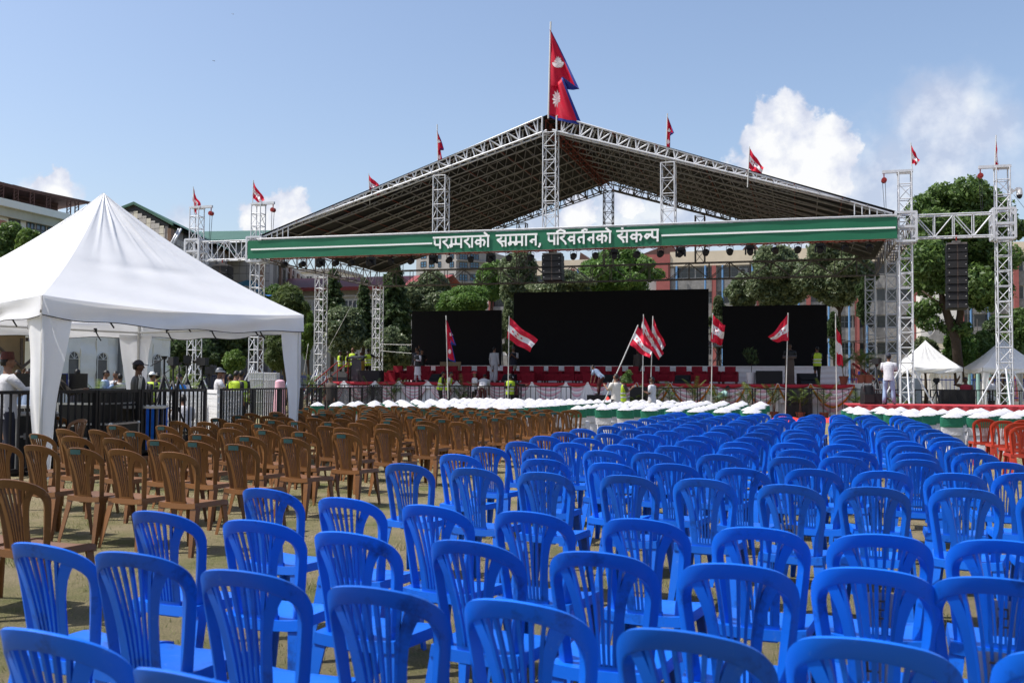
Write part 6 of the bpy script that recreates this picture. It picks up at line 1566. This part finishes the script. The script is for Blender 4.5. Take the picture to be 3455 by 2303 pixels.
flag('limp flag hanging down its pole beyond the third video wall', FY, (2819, 1057), (2823, 1355), (2820, 1101), (2822, 1228), (2838, 1128), (2846, 1232), 7, stars=False, base_z=0)
TY = YF+.25
flag('limp flag on the outermost tower above the canopy slope', TY, (652, 630), (656, 722), (652, 633), (650, 676), (669, 688), (655, 722), 8)
flag('flag on the banner end tower against the small cloud', TY, (855, 608), (852, 695), (855, 611), (851, 662), (893, 675), (870, 684), 9)
flag('starred flag half sunk behind the roof slope on the canopy side', TY+.6, (1244, 586), (1248, 690), (1244, 589), (1246, 645), (1292, 632), (1278, 662), 10)
flag('starred flag rising over the roof slope before the big cloud', TY-.3, (2529, 495), (2522, 632), (2529, 498), (2527, 568), (2577, 563), (2567, 588), 11)
flag('flag on the banner end tower before the grey cloud', TY, (3073, 482), (3077, 578), (3073, 485), (3076, 549), (3104, 538), (3092, 554), 12, stars=False)
flag('limp flag on the outermost tower carrying the dome camera', TY, (3361, 456), (3356, 572), (3361, 459), (3354, 560), (3369, 528), (3373, 572), 13, stars=False)
nepal('huge crimson twin pennant national flag at the roof peak', YF-.05, (1858, 74), (1850, 400), (1857, 99), (1851, 394), (1958, 305), (1900, 262), (1962, 420), (1884, 212), (1881, 336), .33, 1, .12, .04)
nepal('small national flag on the roof slope on the canopy side', TY, (1475, 420), (1479, 600), (1475, 440), (1479, 545), (1499, 505), (1487, 500), (1494, 545), (1483, 478), (1483, 530), .10, 2, .05)
nepal('small national flag on the roof slope on the gazebo side', TY, (2252, 383), (2246, 560), (2252, 392), (2249, 500), (2275, 450), (2262, 447), (2260, 502), (2258, 440), (2256, 480), .10, 3, .05)
nepal('twin pennant national flag in front of the first video wall', FY, (1505, 1064), (1512, 1345), (1506, 1078), (1508, 1206), (1541, 1165), (1521, 1146), (1536, 1222), (1519, 1128), (1519, 1184), .11, 4, .06)

# ================================================================== people
ARMS = {'down': ((.05, -.03, -.28), (.05, .03, -.53)), 'front': ((.05, .0, -.27), (-.10, .22, -.22)), 'phone': ((.12, .12, -.20), (-.07, .10, .10)), 'back': ((.09, -.10, -.26), (-.10, -.15, -.42)),
        'reach': ((.05, .18, -.18), (.03, .42, -.14)), 'side': ((.22, .06, -.14), (.46, .12, -.14)), 'floor': ((.02, .08, -.27), (0, .14, -.52)), 'raise': ((.2, .08, .04), (.06, .12, .28)), 'text': ((.04, .05, -.27), (-.13, .25, -.10)), 'hold': ((.04, .12, -.22), (-.02, .32, -.08))}
_jobs = []
GP = 'people on and around the stage'
def person(label, u, v, z0, Y=None, d=None, rz=0., arms=('down', 'down'), top=('cloth_white', 'short'), bottom='black', vest=None, hat=None, skin='skin', lean=0., sit=False, kurta=False, turn=0., nod=0., group=GP, stripes=False, H=None, hair=True, beard=False, spread=.0, tie=None):
    p = at(u, v, Y=Y) if Y is not None else at(u, v, D=d)
    ref = 1.74 if not sit else 1.30
    ref = ref - .56*(1-math.cos(lean))
    S = H or max(.88, min(1.14, (p.z-z0)/ref)); r = thing('person', label, 'person', (p.x, p.y, z0), rz, group); r.scale = (S, S, S)
    pz = .93 if not sit else .47; uD = Vector((0, math.sin(lean), math.cos(lean))); pel = Vector((0, -.22*math.sin(lean), pz)); side = Vector((1, 0, 0))
    waist = pel+uD*.16; chest = pel+uD*.40; shc = pel+uD*.49; neck = pel+uD*.56; hd = pel + uD*.60 + Vector((0, math.sin(lean*.6+nod), math.cos(lean*.6+nod)))*.11
    J = {'pel': pel, 'waist': waist, 'chest': chest, 'neck': neck, 'head': hd}
    for s, nm in ((-1, 'l'), (1, 'r')):
        sh = shc + side*s*.185; e, w = ARMS[arms[0] if s < 0 else arms[1]]; J['sh'+nm] = sh; J['el'+nm] = sh+Vector((s*e[0], e[1], e[2])); J['wr'+nm] = sh+Vector((s*w[0], w[1], w[2]))
        J['hip'+nm] = pel+Vector((s*.09, 0, -.03))
        if sit: J['kn'+nm] = Vector((s*.13, .40, .47)); J['an'+nm] = Vector((s*.13, .38, .09)); J['toe'+nm] = Vector((s*.14, .54, .035))
        else: J['kn'+nm] = Vector((s*(.10+spread*.5), .03-.05*math.sin(lean), .49)); J['an'+nm] = Vector((s*(.10+spread), -.02+(.06 if s > 0 else -.03), .09)); J['toe'+nm] = J['an'+nm]+Vector((s*.03, .14, -.055))
    E_ = [('pel', 'waist'), ('waist', 'chest'), ('chest', 'neck'), ('neck', 'head')]
    for nm in 'lr': E_ += [('chest', 'sh'+nm), ('sh'+nm, 'el'+nm), ('el'+nm, 'wr'+nm), ('pel', 'hip'+nm), ('hip'+nm, 'kn'+nm), ('kn'+nm, 'an'+nm), ('an'+nm, 'toe'+nm)]
    R_ = {'pel': .10, 'waist': .095, 'chest': .115, 'neck': .056, 'head': .062, 'sh': .055, 'el': .038, 'wr': .027, 'hip': .08, 'kn': .052, 'an': .036, 'toe': .03}
    names = list(J); me = bpy.data.meshes.new('body'); me.from_pydata([J[k] for k in names], [(names.index(a), names.index(b)) for a, b in E_], [])
    o = obj('body', me, r); ly = o.modifiers.new('skin', 'SKIN'); 
    sv = me.skin_vertices[0].data if me.skin_vertices else None
    if sv is None:
        bm = bmesh.new(); bm.from_mesh(me); bm.verts.layers.skin.verify(); bm.to_mesh(me); bm.free(); sv = me.skin_vertices[0].data
    for k, n_ in enumerate(names): q = R_.get(n_) or R_[n_[:-1]]; sv[k].radius = (q, q); sv[k].use_root = (n_ == 'pel')
    sb = o.modifiers.new('sub', 'SUBSURF'); sb.levels = 1; sb.render_levels = 1
    # head with face, ears; hands with fingers
    ex = MB(); hm = Matrix.Rotation(turn, 4, 'Z') @ Matrix.Rotation(-(lean*.6+nod), 4, 'X'); hm = hm.to_3x3()
    b0 = len(ex.v); ex.ball((0, 0, 0), (.074, .094, .114), 14, 10)
    for i in range(b0, len(ex.v)):
        x, y, z = ex.v[i]
        if z < -.02: k = 1-.30*min(1, (-z-.02)/.09); x *= k; y = y*k + .018*(1-k)*3
        ex.v[i] = tuple(hd + hm @ Vector((x, y, z)))
    F = lambda x, y, z: hd + hm @ Vector((x, y, z))
    ex.add([F(-.014, .088, -.02), F(.014, .088, -.02), F(0, .118, -.016), F(0, .092, .03)], [(0, 1, 2), (1, 3, 2), (3, 0, 2)])
    for s in (-1, 1): ex.ball(F(s*.076, -.005, 0), (.010, .022, .032), 6, 5); ex.ball(F(s*.030, .086, .018), (.012, .008, .008), 6, 4, 1)
    ex.box(F(0, .086, -.052), (.042, .012, .009), 0, 1)
    for nm, s in (('l', -1), ('r', 1)):
        w = J['wr'+nm]; dr = (w-J['el'+nm]).normalized(); q = dr.to_track_quat('Z', 'X'); sx_ = q @ Vector((0, 1, 0)); nz_ = q @ Vector((1, 0, 0))
        ex.tube(w-dr*.01, w+dr*.085, .030, 7, 0, .036)
        for k in range(4):
            b = w+dr*.08+sx_*(.024-.016*k); l_ = (.065, .078, .072, .055)[k]; ex.path([b, b+dr*l_*.55+nz_*.008, b+dr*l_*.9+nz_*.03], [.009, .008, .006], 5)
        ex.path([w+dr*.03+sx_*.028, w+dr*.065+sx_*.052, w+dr*.10+sx_*.050+nz_*.012], [.011, .009, .007], 5)
    _jobs.append((o, ex, skin))
    # clothes: lofted torso plus sleeves
    def ringpts(c, ax, w, dd, n=18): f = ax.cross(side).normalized()*-1; return [c + side*math.cos(2*PI*i/n)*w + f*math.sin(2*PI*i/n)*dd for i in range(n)]
    def torso(mb, grow, lo, hi=.545, collar=.07, n=18):
        prof = [(lo, .165, .125), (0.02, .168, .128), (.14, .155, .112), (.28, .172, .120), (.40, .190, .122), (.47, .190, .108), (.515, .150, .09), (hi, collar, .065)]
        rgs = [ringpts(pel+uD*z, uD, w+grow, d_+grow, n) for z, w, d_ in prof if z >= lo]; vs = [p_ for g_ in rgs for p_ in g_]
        mb.add(vs, [(k*n+i, k*n+(i+1) % n, (k+1)*n+(i+1) % n, (k+1)*n+i) for k in range(len(rgs)-1) for i in range(n)], 0, True); mb.add(rgs[0], [tuple(range(n))])
    def sleeves(mb, long_, g):
        for nm in 'lr':
            a, b, c = J['sh'+nm], J['el'+nm], J['wr'+nm]; a0 = a + (chest-a)*.25 + Vector((0, 0, .0))
            if long_: mb.path([a0, a, (a+b)/2, b, (b+c)/2, c], [.075+g, .072+g, .062+g, .054+g, .046+g, .040+g], 9)
            else: mb.path([a0, a, a+(b-a)*.85], [.075+g, .074+g, .066+g], 9)
    tm, tl = top; q = MB(); torso(q, .012, -.10 if not kurta else -.05); sleeves(q, tl == 'long', 0); nmx = 'shirt'
    if kurta:
        rgs = []
        for z, w, d_ in ((.05, .175, .135), (-.15, .19, .15), (-.38, .205, .16), (-.56, .22, .17)): rgs.append(ringpts(pel+Vector((0, 0, z)), Vector((0, 0, 1)), w, d_))
        n = 18; q.add([p_ for g_ in rgs for p_ in g_], [(k*n+i, k*n+(i+1) % n, (k+1)*n+(i+1) % n, (k+1)*n+i) for k in range(3) for i in range(n)], 0, True); nmx = 'kurta'
    q.build(nmx, tm, r)
    q = MB(); n = 14
    for nm, s in (('l', -1), ('r', 1)):
        a, b, c = J['hip'+nm], J['kn'+nm], J['an'+nm]; q.path([a+Vector((-s*.01, 0, .09)), a, (a+b)/2, b, (b+c)/2, c+Vector((0, 0, -.01))], [.095, .098, .088, .072, .066, .060], 11)
    rgs = [ringpts(pel+Vector((0, 0, z)), Vector((0, 0, 1)), w, d_) for z, w, d_ in ((-.10, .150, .118), (0, .165, .125), (.08, .160, .118))]; q.add([p_ for g_ in rgs for p_ in g_], [(k*18+i, k*18+(i+1) % 18, (k+1)*18+(i+1) % 18, (k+1)*18+i) for k in range(2) for i in range(18)], 0, True)
    q.build('trousers', bottom, r)
    sm_ = MB()
    for nm in 'lr': a = J['an'+nm]; t = J['toe'+nm]; m_ = (a+t)/2; sm_ = MB(); sm_.ball((m_.x, m_.y, .05), (.048, .14, .05), 9, 6); sm_.build('shoe', 'black' if bottom != 'jeans' else 'window_grey', r)
    if vest:
        q = MB(); torso(q, .030, -.08, .53, .085)
        q.build('vest', vest, r)
        if vest == 'hi_vis':
            for z in (.06, .20):
                rg = [ringpts(pel+uD*(z+dz), uD, .206, .158) for dz in (0, .05)]; b = MB(); b.add(rg[0]+rg[1], [(i, (i+1) % 18, 18+(i+1) % 18, 18+i) for i in range(18)], 0, True); b.build('reflective_band', 'pole', r)
            e = pel+uD*.36; b = MB(); f_ = uD.cross(side).normalized(); b.prism([e+f_*(.160)+side*x*.055+uD*z*.05 for x, z in star_pts(8, 1, .8)], (0, 0, 0), f_*.004); b.build('printed_emblem', 'cloth_green', r)
    if stripes:
        for nm in 'lr':
            if nm == 'r' or True:
                a, b, c = J['sh'+nm], J['el'+nm], J['wr'+nm]; s = -1 if nm == 'l' else 1
                for k in (-1, 0, 1):
                    o_ = Vector((s*.074, .022*k, .0)); MB().path([a+o_*.3+Vector((0, .022*k, .075)), a+o_, (a+b)/2+o_*.86, b+o_*.76, (b+c)/2+o_*.66], .006, 4).build('sleeve_stripe', 'print_white', r)
    if hair and not (hat and hat[0] == 'hood'):
        q = MB(); nb = 0
        q.ball((0, 0, 0), (.082, .102, .118), 14, 10)
        q.v = [tuple(F(x*(1 if z > -.03 else .9), y-.014 if y > 0 else y-.006, max(z, -.06 if y < .0 else .045)+.012)) for x, y, z in q.v]; q.build('hair', 'hair', r)
    if beard: q = MB(); q.ball(F(0, .045, -.075), (.052, .052, .045), 10, 6); q.build('beard', 'hair', r)
    if hat:
        kind, hm_ = hat; q = MB()
        if kind == 'cap':
            q.ball((0, 0, 0), (.092, .112, .128), 14, 10); q.v = [tuple(F(x, y-.004, max(z, .030)+.012)) for x, y, z in q.v]; q.prism([F(-.06, -.0+.10, .045), F(.06, .10, .045), F(.045, .18, .03), F(-.045, .18, .03)], (0, 0, 0), (0, 0, .01))
        elif kind == 'bucket':
            q.ball((0, 0, 0), (.095, .112, .13), 14, 10); q.v = [tuple(F(x, y, max(z, .03)+.012)) for x, y, z in q.v]; rg = [[F(math.cos(2*PI*i/16)*w, math.sin(2*PI*i/16)*w*1.1, z) for i in range(16)] for w, z in ((.095, .055), (.15, .02))]; q.add(rg[0]+rg[1], [(i, (i+1) % 16, 16+(i+1) % 16, 16+i) for i in range(16)], 0, True)
        elif kind == 'topi': q.tube(F(0, -.01, .05), F(0, -.01, .16), .1, 14, r2=.085)
        elif kind == 'hood': q.ball(F(0, -.015, .005), (.105, .115, .135), 14, 10)
        q.build('cap' if kind != 'hood' else 'hood', hm_, r)
        if label.startswith('man in black tracksuit'):
            for k, segs in enumerate((((0, -1, 0, 1),), ((-.7, -1, 0, 1), (0, 1, .7, -1), (-.35, -.1, .35, -.1)), ((-.6, -1, -.6, 1), (-.6, 1, .6, -1), (.6, -1, .6, 1)))):
                b = MB()
                for x0, z0_, x1, z1 in segs:
                    ang0 = PI*.99+.26*(k-1)*-1
                    def W(x, z): a_ = -PI/2 + (k-1)*.36 + x*.13 - .55; return F(math.cos(a_)*.098, math.sin(a_)*.118, .075+z*.020)
                    b.tube(W(x0, z0_), W(x1, z1), .006, 4)
                b.build('letter', 'print_white', r)
    if tie: MB().path([neck+Vector((0, .09, -.02)), chest+Vector((0, .15, 0)), waist+Vector((0, .14, .02))], [.012, .02, .026], 5).build('lanyard', tie, r)
    return r
mk('hi_vis', (.45, .62, .03), .6, .15, 6); mk('jeans', (.30, .42, .60), .8, .22, 7); mk('grey_cloth', (.42, .43, .45), .8, .15, 6); mk('grey_trousers', (.30, .30, .31), .8, .15, 6); mk('pale_blue', (.34, .44, .62), .75, .15, 6); mk('maroon', (.12, .035, .035), .8, .2, 6)
mk('cream_shirt', (.62, .58, .52), .75, .12, 6); mk('beige', (.42, .36, .28), .8, .15, 6); mk('blazer', (.085, .070, .062), .8, .25, 6); mk('sport_blue', (.03, .22, .62), .6, .15, 6); mk('brown_jacket', (.10, .045, .022), .8, .25, 6); mk('red_shirt', (.30, .02, .04), .8, .2, 6); mk('navy', (.012, .014, .030), .7, .3, 6); mk('auburn', (.085, .022, .016), .8, .4, 30); mk('pink_cap', (.42, .05, .06), .7, .2, 6)
def striped():
    mt = bpy.data.materials.new('striped_cloth'); mt.use_nodes = True; nt = mt.node_tree; N = nt.nodes; L = nt.links; tc = N.new('ShaderNodeTexCoord'); w = N.new('ShaderNodeTexWave'); w.bands_direction = 'X'; w.inputs['Scale'].default_value = 11; w.inputs['Distortion'].default_value = .6
    L.new(tc.outputs['Object'], w.inputs['Vector']); rp = N.new('ShaderNodeValToRGB'); L.new(w.outputs['Fac'], rp.inputs[0]); rp.color_ramp.elements[0].position = .55; rp.color_ramp.elements[0].color = (.022, .018, .016, 1); rp.color_ramp.elements[1].position = .8; rp.color_ramp.elements[1].color = (.16, .13, .10, 1); L.new(rp.outputs[0], N['Principled BSDF'].inputs['Base Color']); N['Principled BSDF'].inputs['Roughness'].default_value = .85; M['striped'] = mt
striped()
V = -PI/2   # turned towards the gazebo side;  PI faces the camera, 0 faces the stage
W_ = 'cloth_white'
# on the stage
person('man in white kurta and dark waistcoat walking before the armchairs', 1410, 1181, DZ, Y=50.3, rz=PI-.5, arms=('front', 'down'), top=('drape_white', 'long'), bottom='drape_white', vest='black', kurta=True, spread=.05, beard=True)
person('man in dark suit behind the kurta wearer, one hand raised', 1406, 1170, DZ, Y=53.8, rz=PI-.2, arms=('raise', 'down'), top=('black', 'long'), bottom='black', vest='navy')
person('man in dark jacket half hidden behind the kurta wearer', 1424, 1180, DZ, Y=53.4, rz=PI+1.2, arms=('front', 'down'), top=('black', 'long'))
person('man in pale padded jacket and grey trousers facing the screens', 1668, 1171, DZ, Y=49.6, rz=-.25, top=('grey_cloth', 'long'), bottom='grey_cloth', vest='grey_cloth', arms=('down', 'down'))
person('man in flat cap photographing from behind the armchairs', 1732, 1166, DZ, Y=53.7, rz=PI, arms=('text', 'text'), top=(W_, 'short'), bottom='beige', vest='navy', hat=('cap', 'window_grey'))
person('bearded man in grey blazer before the middle screen', 2152, 1177, DZ, Y=53.8, rz=PI-.5, top=('blazer', 'long'), bottom='black', beard=True, skin='skin_dark')
person('speaker in black shirt behind the wooden podium', 2665, 1160, DZ, Y=49.4, rz=PI, arms=('front', 'front'), top=('black', 'short'), skin='skin_dark')
person('man in green safety vest standing by the large floor monitor', 2757, 1170, DZ, Y=49.5, rz=.5, arms=('text', 'front'), top=('black', 'short'), vest='hi_vis')
for t, u, v, Y_, rz, ar, vs in (('vest wearer with tied hair at the stage stairs, hands at the belt', 1148, 1183, 48.6, -1.0, ('front', 'front'), 'hi_vis'), ('vest wearer leaning on the grey podium from behind', 1174, 1186, 48.0, -1.3, ('front', 'front'), 'hi_vis'), ('bald vest wearer facing us over the grey podium', 1190, 1174, 50.2, PI, ('front', 'front'), 'hi_vis'),
                       ('vest wearer partly hidden by the grey podium top', 1219, 1186, 50.0, PI-.6, ('front', 'front'), 'hi_vis'), ('vest wearer seen from behind holding out a bottle by the back tower', 1243, 1177, 48.8, -.2, ('back', 'side'), 'hi_vis')):
    person(t, u, v, DZ, Y=Y_, rz=rz, arms=ar, top=('black', 'short'), vest=vs, skin='skin' if 'bald' in t else 'skin_dark', hair='bald' not in t, group='vest wearers by the grey podium')
# in front of the stage
person('dark haired boy in vest bending over the railing step', 1488, 1254, .32, Y=45.2, rz=-1.1, lean=.25, arms=('front', 'front'), top=('black', 'short'), vest='hi_vis'); person('second boy in vest beside the first, looking down', 1514, 1254, .32, Y=45.25, rz=-1.3, lean=.2, nod=.3, top=('cream_shirt', 'short'), vest='hi_vis')
person('boy in white shirt and red cap at the railing step', 1602, 1255, .32, Y=45.3, rz=PI-.9, top=(W_, 'short'), hat=('cap', 'pink_cap'), arms=('front', 'front')); person('man bending away in white shirt and brown trousers', 1630, 1260, .32, Y=45.1, rz=.1, lean=.9, arms=('floor', 'floor'), top=(W_, 'short'), bottom='maroon')
person('vest wearer in dark hood reaching along the railing', 1722, 1262, .1, Y=44.9, rz=PI+.4, arms=('side', 'front'), top=('black', 'long'), vest='hi_vis', hat=('hood', 'black')); person('man in pale pink cap stooping behind the hooded vest wearer', 1737, 1270, .1, Y=45.3, rz=1.2, lean=.4, top=('maroon', 'long'), hat=('cap', 'drape_white'))
MB().span((at(1985, 1300, Y=44.9).x, 44.6, 0), (at(2065, 1300, Y=44.9).x, 45.5, 1.02)).build('stacked_step', 'black_paint', label='black block under the bending man in pale blue shirt', cat='step')
person('man in pale blue shirt bending forward beside the stage front', 2020, 1241, 1.02, Y=45.0, rz=1.25, lean=.85, arms=('floor', 'floor'), top=('pale_blue', 'short'), bottom='maroon')
person('young man in cream shirt carrying the slanting flag pole', 2078, 1262, 0, d=35.2, rz=1.0, arms=('hold', 'hold'), top=('cream_shirt', 'short'), bottom='navy'); person('vest wearer hugging a leafy plant behind the flag carrier', 2098, 1270, 0, d=36.4, rz=-.9, arms=('front', 'hold'), top=('blazer', 'short'), vest='hi_vis', bottom='maroon')
def bouquet():
    p = at(2112, 1292, D=36.0); r = thing('leafy_bunch', 'bunch of leafy branches held by the vest wearer behind the flag', 'plant', p); MB().path([(0, 0, -.4), (0, 0, .1)], .015, 5).build('stem', 'bark', r); obj('crown', leaves_mesh('crown', [((.02, 0, .1), (.2, .2, .28)), ((.1, 0, .35), (.12, .12, .12))], .07, 'mid', 260), r, kind='stuff')
bouquet()
person('man in white T-shirt walking past the bass speaker', 2200, 1272, 0, d=36.5, rz=1.35, arms=('front', 'front'), top=(W_, 'short'), bottom='cream_shirt', skin='skin_dark'); person('person in mint shirt crouching among palms behind the railing', 2432, 1300, 0, Y=45.6, rz=-1.2, lean=.8, arms=('floor', 'front'), top=('mint_pipe', 'short'))
# riser and gazebos
person('man in white T-shirt, pale jeans and dark cap on the red riser', 2998, 1196, RZ, Y=32.6, rz=-.15, arms=('front', 'front'), top=(W_, 'short'), bottom='jeans', hat=('cap', 'navy'), spread=.06, lean=.12)
person('man in brown jacket and red shirt shading his eyes under the gazebo', 3258, 1273, 0, Y=46.5, rz=PI-.2, arms=('front', 'raise'), top=('brown_jacket', 'long'), vest='red_shirt', skin='skin_dark'); person('man in white shirt standing by the outer tower strut', 3345, 1270, 0, Y=47.5, rz=1.0, arms=('front', 'down'), top=(W_, 'short'))
# round the sound desk
GS = 'people round the sound desk'
person('man with auburn cap and white shirt at the frame edge, from behind', 28, 1200, 0, d=15.7, rz=_yaw-.9, arms=('front', 'reach'), top=(W_, 'long'), bottom='navy', hat=('topi', 'auburn'), group=GS)
person('man in dark striped shirt leaning over the desk behind the curtain', 166, 1222, 0, d=17.0, rz=_yaw-.5, lean=.18, arms=('side', 'reach'), top=('striped', 'long'), bottom='black', group=GS, skin='skin_dark')
person('man in black tracksuit with white sleeve stripes and lettered cap', 468, 1219, 0, d=20.3, rz=_yaw-1.05, arms=('down', 'down'), top=('black', 'long'), bottom='black', hat=('cap', 'navy'), stripes=True, group=GS, skin='skin_dark', H=1.08)
person('seated man in white shirt with his back to the railing', 622, 1330, 0, d=22.3, rz=_yaw+.5, sit=True, lean=.35, arms=('front', 'front'), top=(W_, 'short'), bottom='navy', group=GS)
person('boy in white and blue sports shirt looking down behind the desk', 606, 1261, 0, d=25.5, rz=PI+_yaw+.2, nod=.4, arms=('front', 'front'), top=(W_, 'short'), vest='sport_blue', group=GS)
person('man in bucket hat and white shirt on the phone', 741, 1244, 0, d=27.2, rz=_yaw-1.3, arms=('front', 'phone'), top=(W_, 'short'), bottom='cream_shirt', hat=('bucket', 'window_grey'), group=GS)
person('man in pale blue shirt texting before the marquee', 355, 1250, 0, d=31, rz=_yaw-1.4, nod=.3, arms=('text', 'text'), top=('pale_blue', 'long'), group=GS); person('man in white shirt with dark lanyard before the marquee', 390, 1254, 0, d=31.5, rz=PI+_yaw, top=(W_, 'long'), tie='navy', group=GS)
person('person in pink checked shirt by the canopy curtain', 405, 1262, 0, d=31.2, rz=_yaw+.6, top=('cream_shirt', 'short'), group=GS); person('person behind the black monitor, only dark hair showing', 262, 1247, 0, d=30, rz=_yaw, top=('navy', 'long'), group=GS, skin='skin_dark')
person('vest wearer in white helmet by the marquee end', 514, 1257, 0, d=31, rz=_yaw-.6, top=('navy', 'short'), vest='hi_vis', hat=('cap', 'white_pot'), group=GS); person('dark clothed person just beyond the tracksuit man', 487, 1256, 0, d=24.5, rz=_yaw-.3, top=('black', 'long'), group=GS, skin='skin_dark')
person('vest wearer by the tripods near the marquee end', 531, 1259, 0, d=31.5, rz=_yaw+.4, top=('navy', 'short'), vest='hi_vis', group=GS)
person('vest wearer with bowed head behind the bucket hat man', 796, 1252, 0, d=30, rz=_yaw-.3, nod=.3, top=('black', 'short'), vest='hi_vis', group=GS); person('vest wearer at the foot of the banner end tower', 814, 1252, 0, d=31, rz=_yaw+.2, top=('black', 'short'), vest='hi_vis', group=GS); person('third vest wearer crouched beside the other two', 777, 1264, 0, d=30.5, rz=_yaw+.8, top=('navy', 'short'), vest='hi_vis', group=GS)
person('man with dark glasses half hidden by the canopy curtain', 990, 1258, 0, d=40, rz=PI+_yaw, top=('pale_blue', 'short'), vest='navy', group=GS)
person('boy with shaggy black hair by the aisle railing', 1117, 1265, 0, d=37, rz=_yaw+PI-.6, nod=.3, top=('blazer', 'short'), bottom='blazer', group=GS)
for u, v, t in ((97, 1246, 'onlooker with cropped hair in front of the tan lining'), (60, 1250, 'onlooker behind the slate screen'), (118, 1252, 'onlooker with raised arm beside the striped shirt man')):
    person(t, u, v, 0, d=26, rz=PI+_yaw, top=('pale_blue', 'short'), skin='skin_dark', group=GS, arms=('front', 'raise') if 'raised' in t else ('down', 'down'))

def finish_people():
    dg = bpy.context.evaluated_depsgraph_get()
    for o, ex, skin in _jobs:
        em = bpy.data.meshes.new_from_object(o.evaluated_get(dg)); q = MB(); q.v = [tuple(v.co) for v in em.vertices]; q.f = [tuple(p.vertices) for p in em.polygons]; q.m = [0]*len(q.f); q.sm = [True]*len(q.f)
        k = len(q.v); q.v += ex.v; q.f += [tuple(i+k for i in f) for f in ex.f]; q.m += ex.m; q.sm += ex.sm
        o.modifiers.clear(); o.data = q.mesh('body', [skin, 'hair'])
finish_people()

# ================================================================== wires and birds
def wires():
    for k, (a, b, Ya, Yb2, lab) in enumerate((((2791, 1135), (3330, 1165), 62, 70, 'sagging black service wire behind the third screen'), ((3140, 1108), (3455, 1080), 72, 72, 'thin wire crossing above the speckled gazebo'), ((2600, 1150), (3180, 1105), 70, 72, 'upper service wire passing behind the truss towers'),
                          ((1215, 975), (1060, 1262), 50, 50, 'pale guy rope slanting down beside the back tower'), ((1040, 1160), (1025, 1262), 49, 49, 'thin guy rope hanging beside the middle tower'), ((1280, 1160), (1400, 1162), 62, 62, 'white cord strung before the dark conifer'), ((1280, 1182), (1400, 1192), 62, 62, 'lower white cord strung before the dark conifer'))):
        p, q = at(*a, Y=Ya), at(*b, Y=Yb2); m_ = MB(); m_.path([p+(q-p)*t+Vector((0, 0, -(.45 if k < 3 else .02)*4*t*(1-t))) for t in (0, .15, .3, .45, .6, .75, .9, 1)], .022 if k < 3 else .015, 4); m_.build('wire', 'cable' if k < 3 else 'pole', label=lab, cat='wire', group='wires and ropes')
wires()
for u, v, s, t in ((723, 206, 10, 'dark bird gliding above the canopy peak, wings bent'), (787, 48, 9, 'small pale bird high above the roofline'), (2786, 65, 3, 'tiny bird speck high over the big cloud')):
    p = at(u, v, D=70); r = thing('bird', t, 'bird', p); k = s*70/FPX; q = MB(); q.ball((0, 0, 0), (.07*k*3, .04*k*3, .035*k*3), 8, 6); q.ball((.12*k*2, 0, .0), (.03*k*2, .03*k*2, .03*k*2), 6, 5); q.build('body', 'black' if 'dark' in t else 'window_grey', r)
    for sg in (-1, 1): w = MB(); w.add([(.05*k, 0, 0), (sg*.55*k, .15*k, .28*k*(1 if sg < 0 else -.6)), (sg*1.0*k, .25*k, .35*k*(1 if sg < 0 else -1.2)), (sg*.5*k-.12*k, .12*k, .1*k*(1 if sg < 0 else -.8)), (-.12*k, 0, 0)], [(0, 1, 3, 4), (1, 2, 3)]); w.build('wing', 'black' if 'dark' in t else 'window_grey', r)
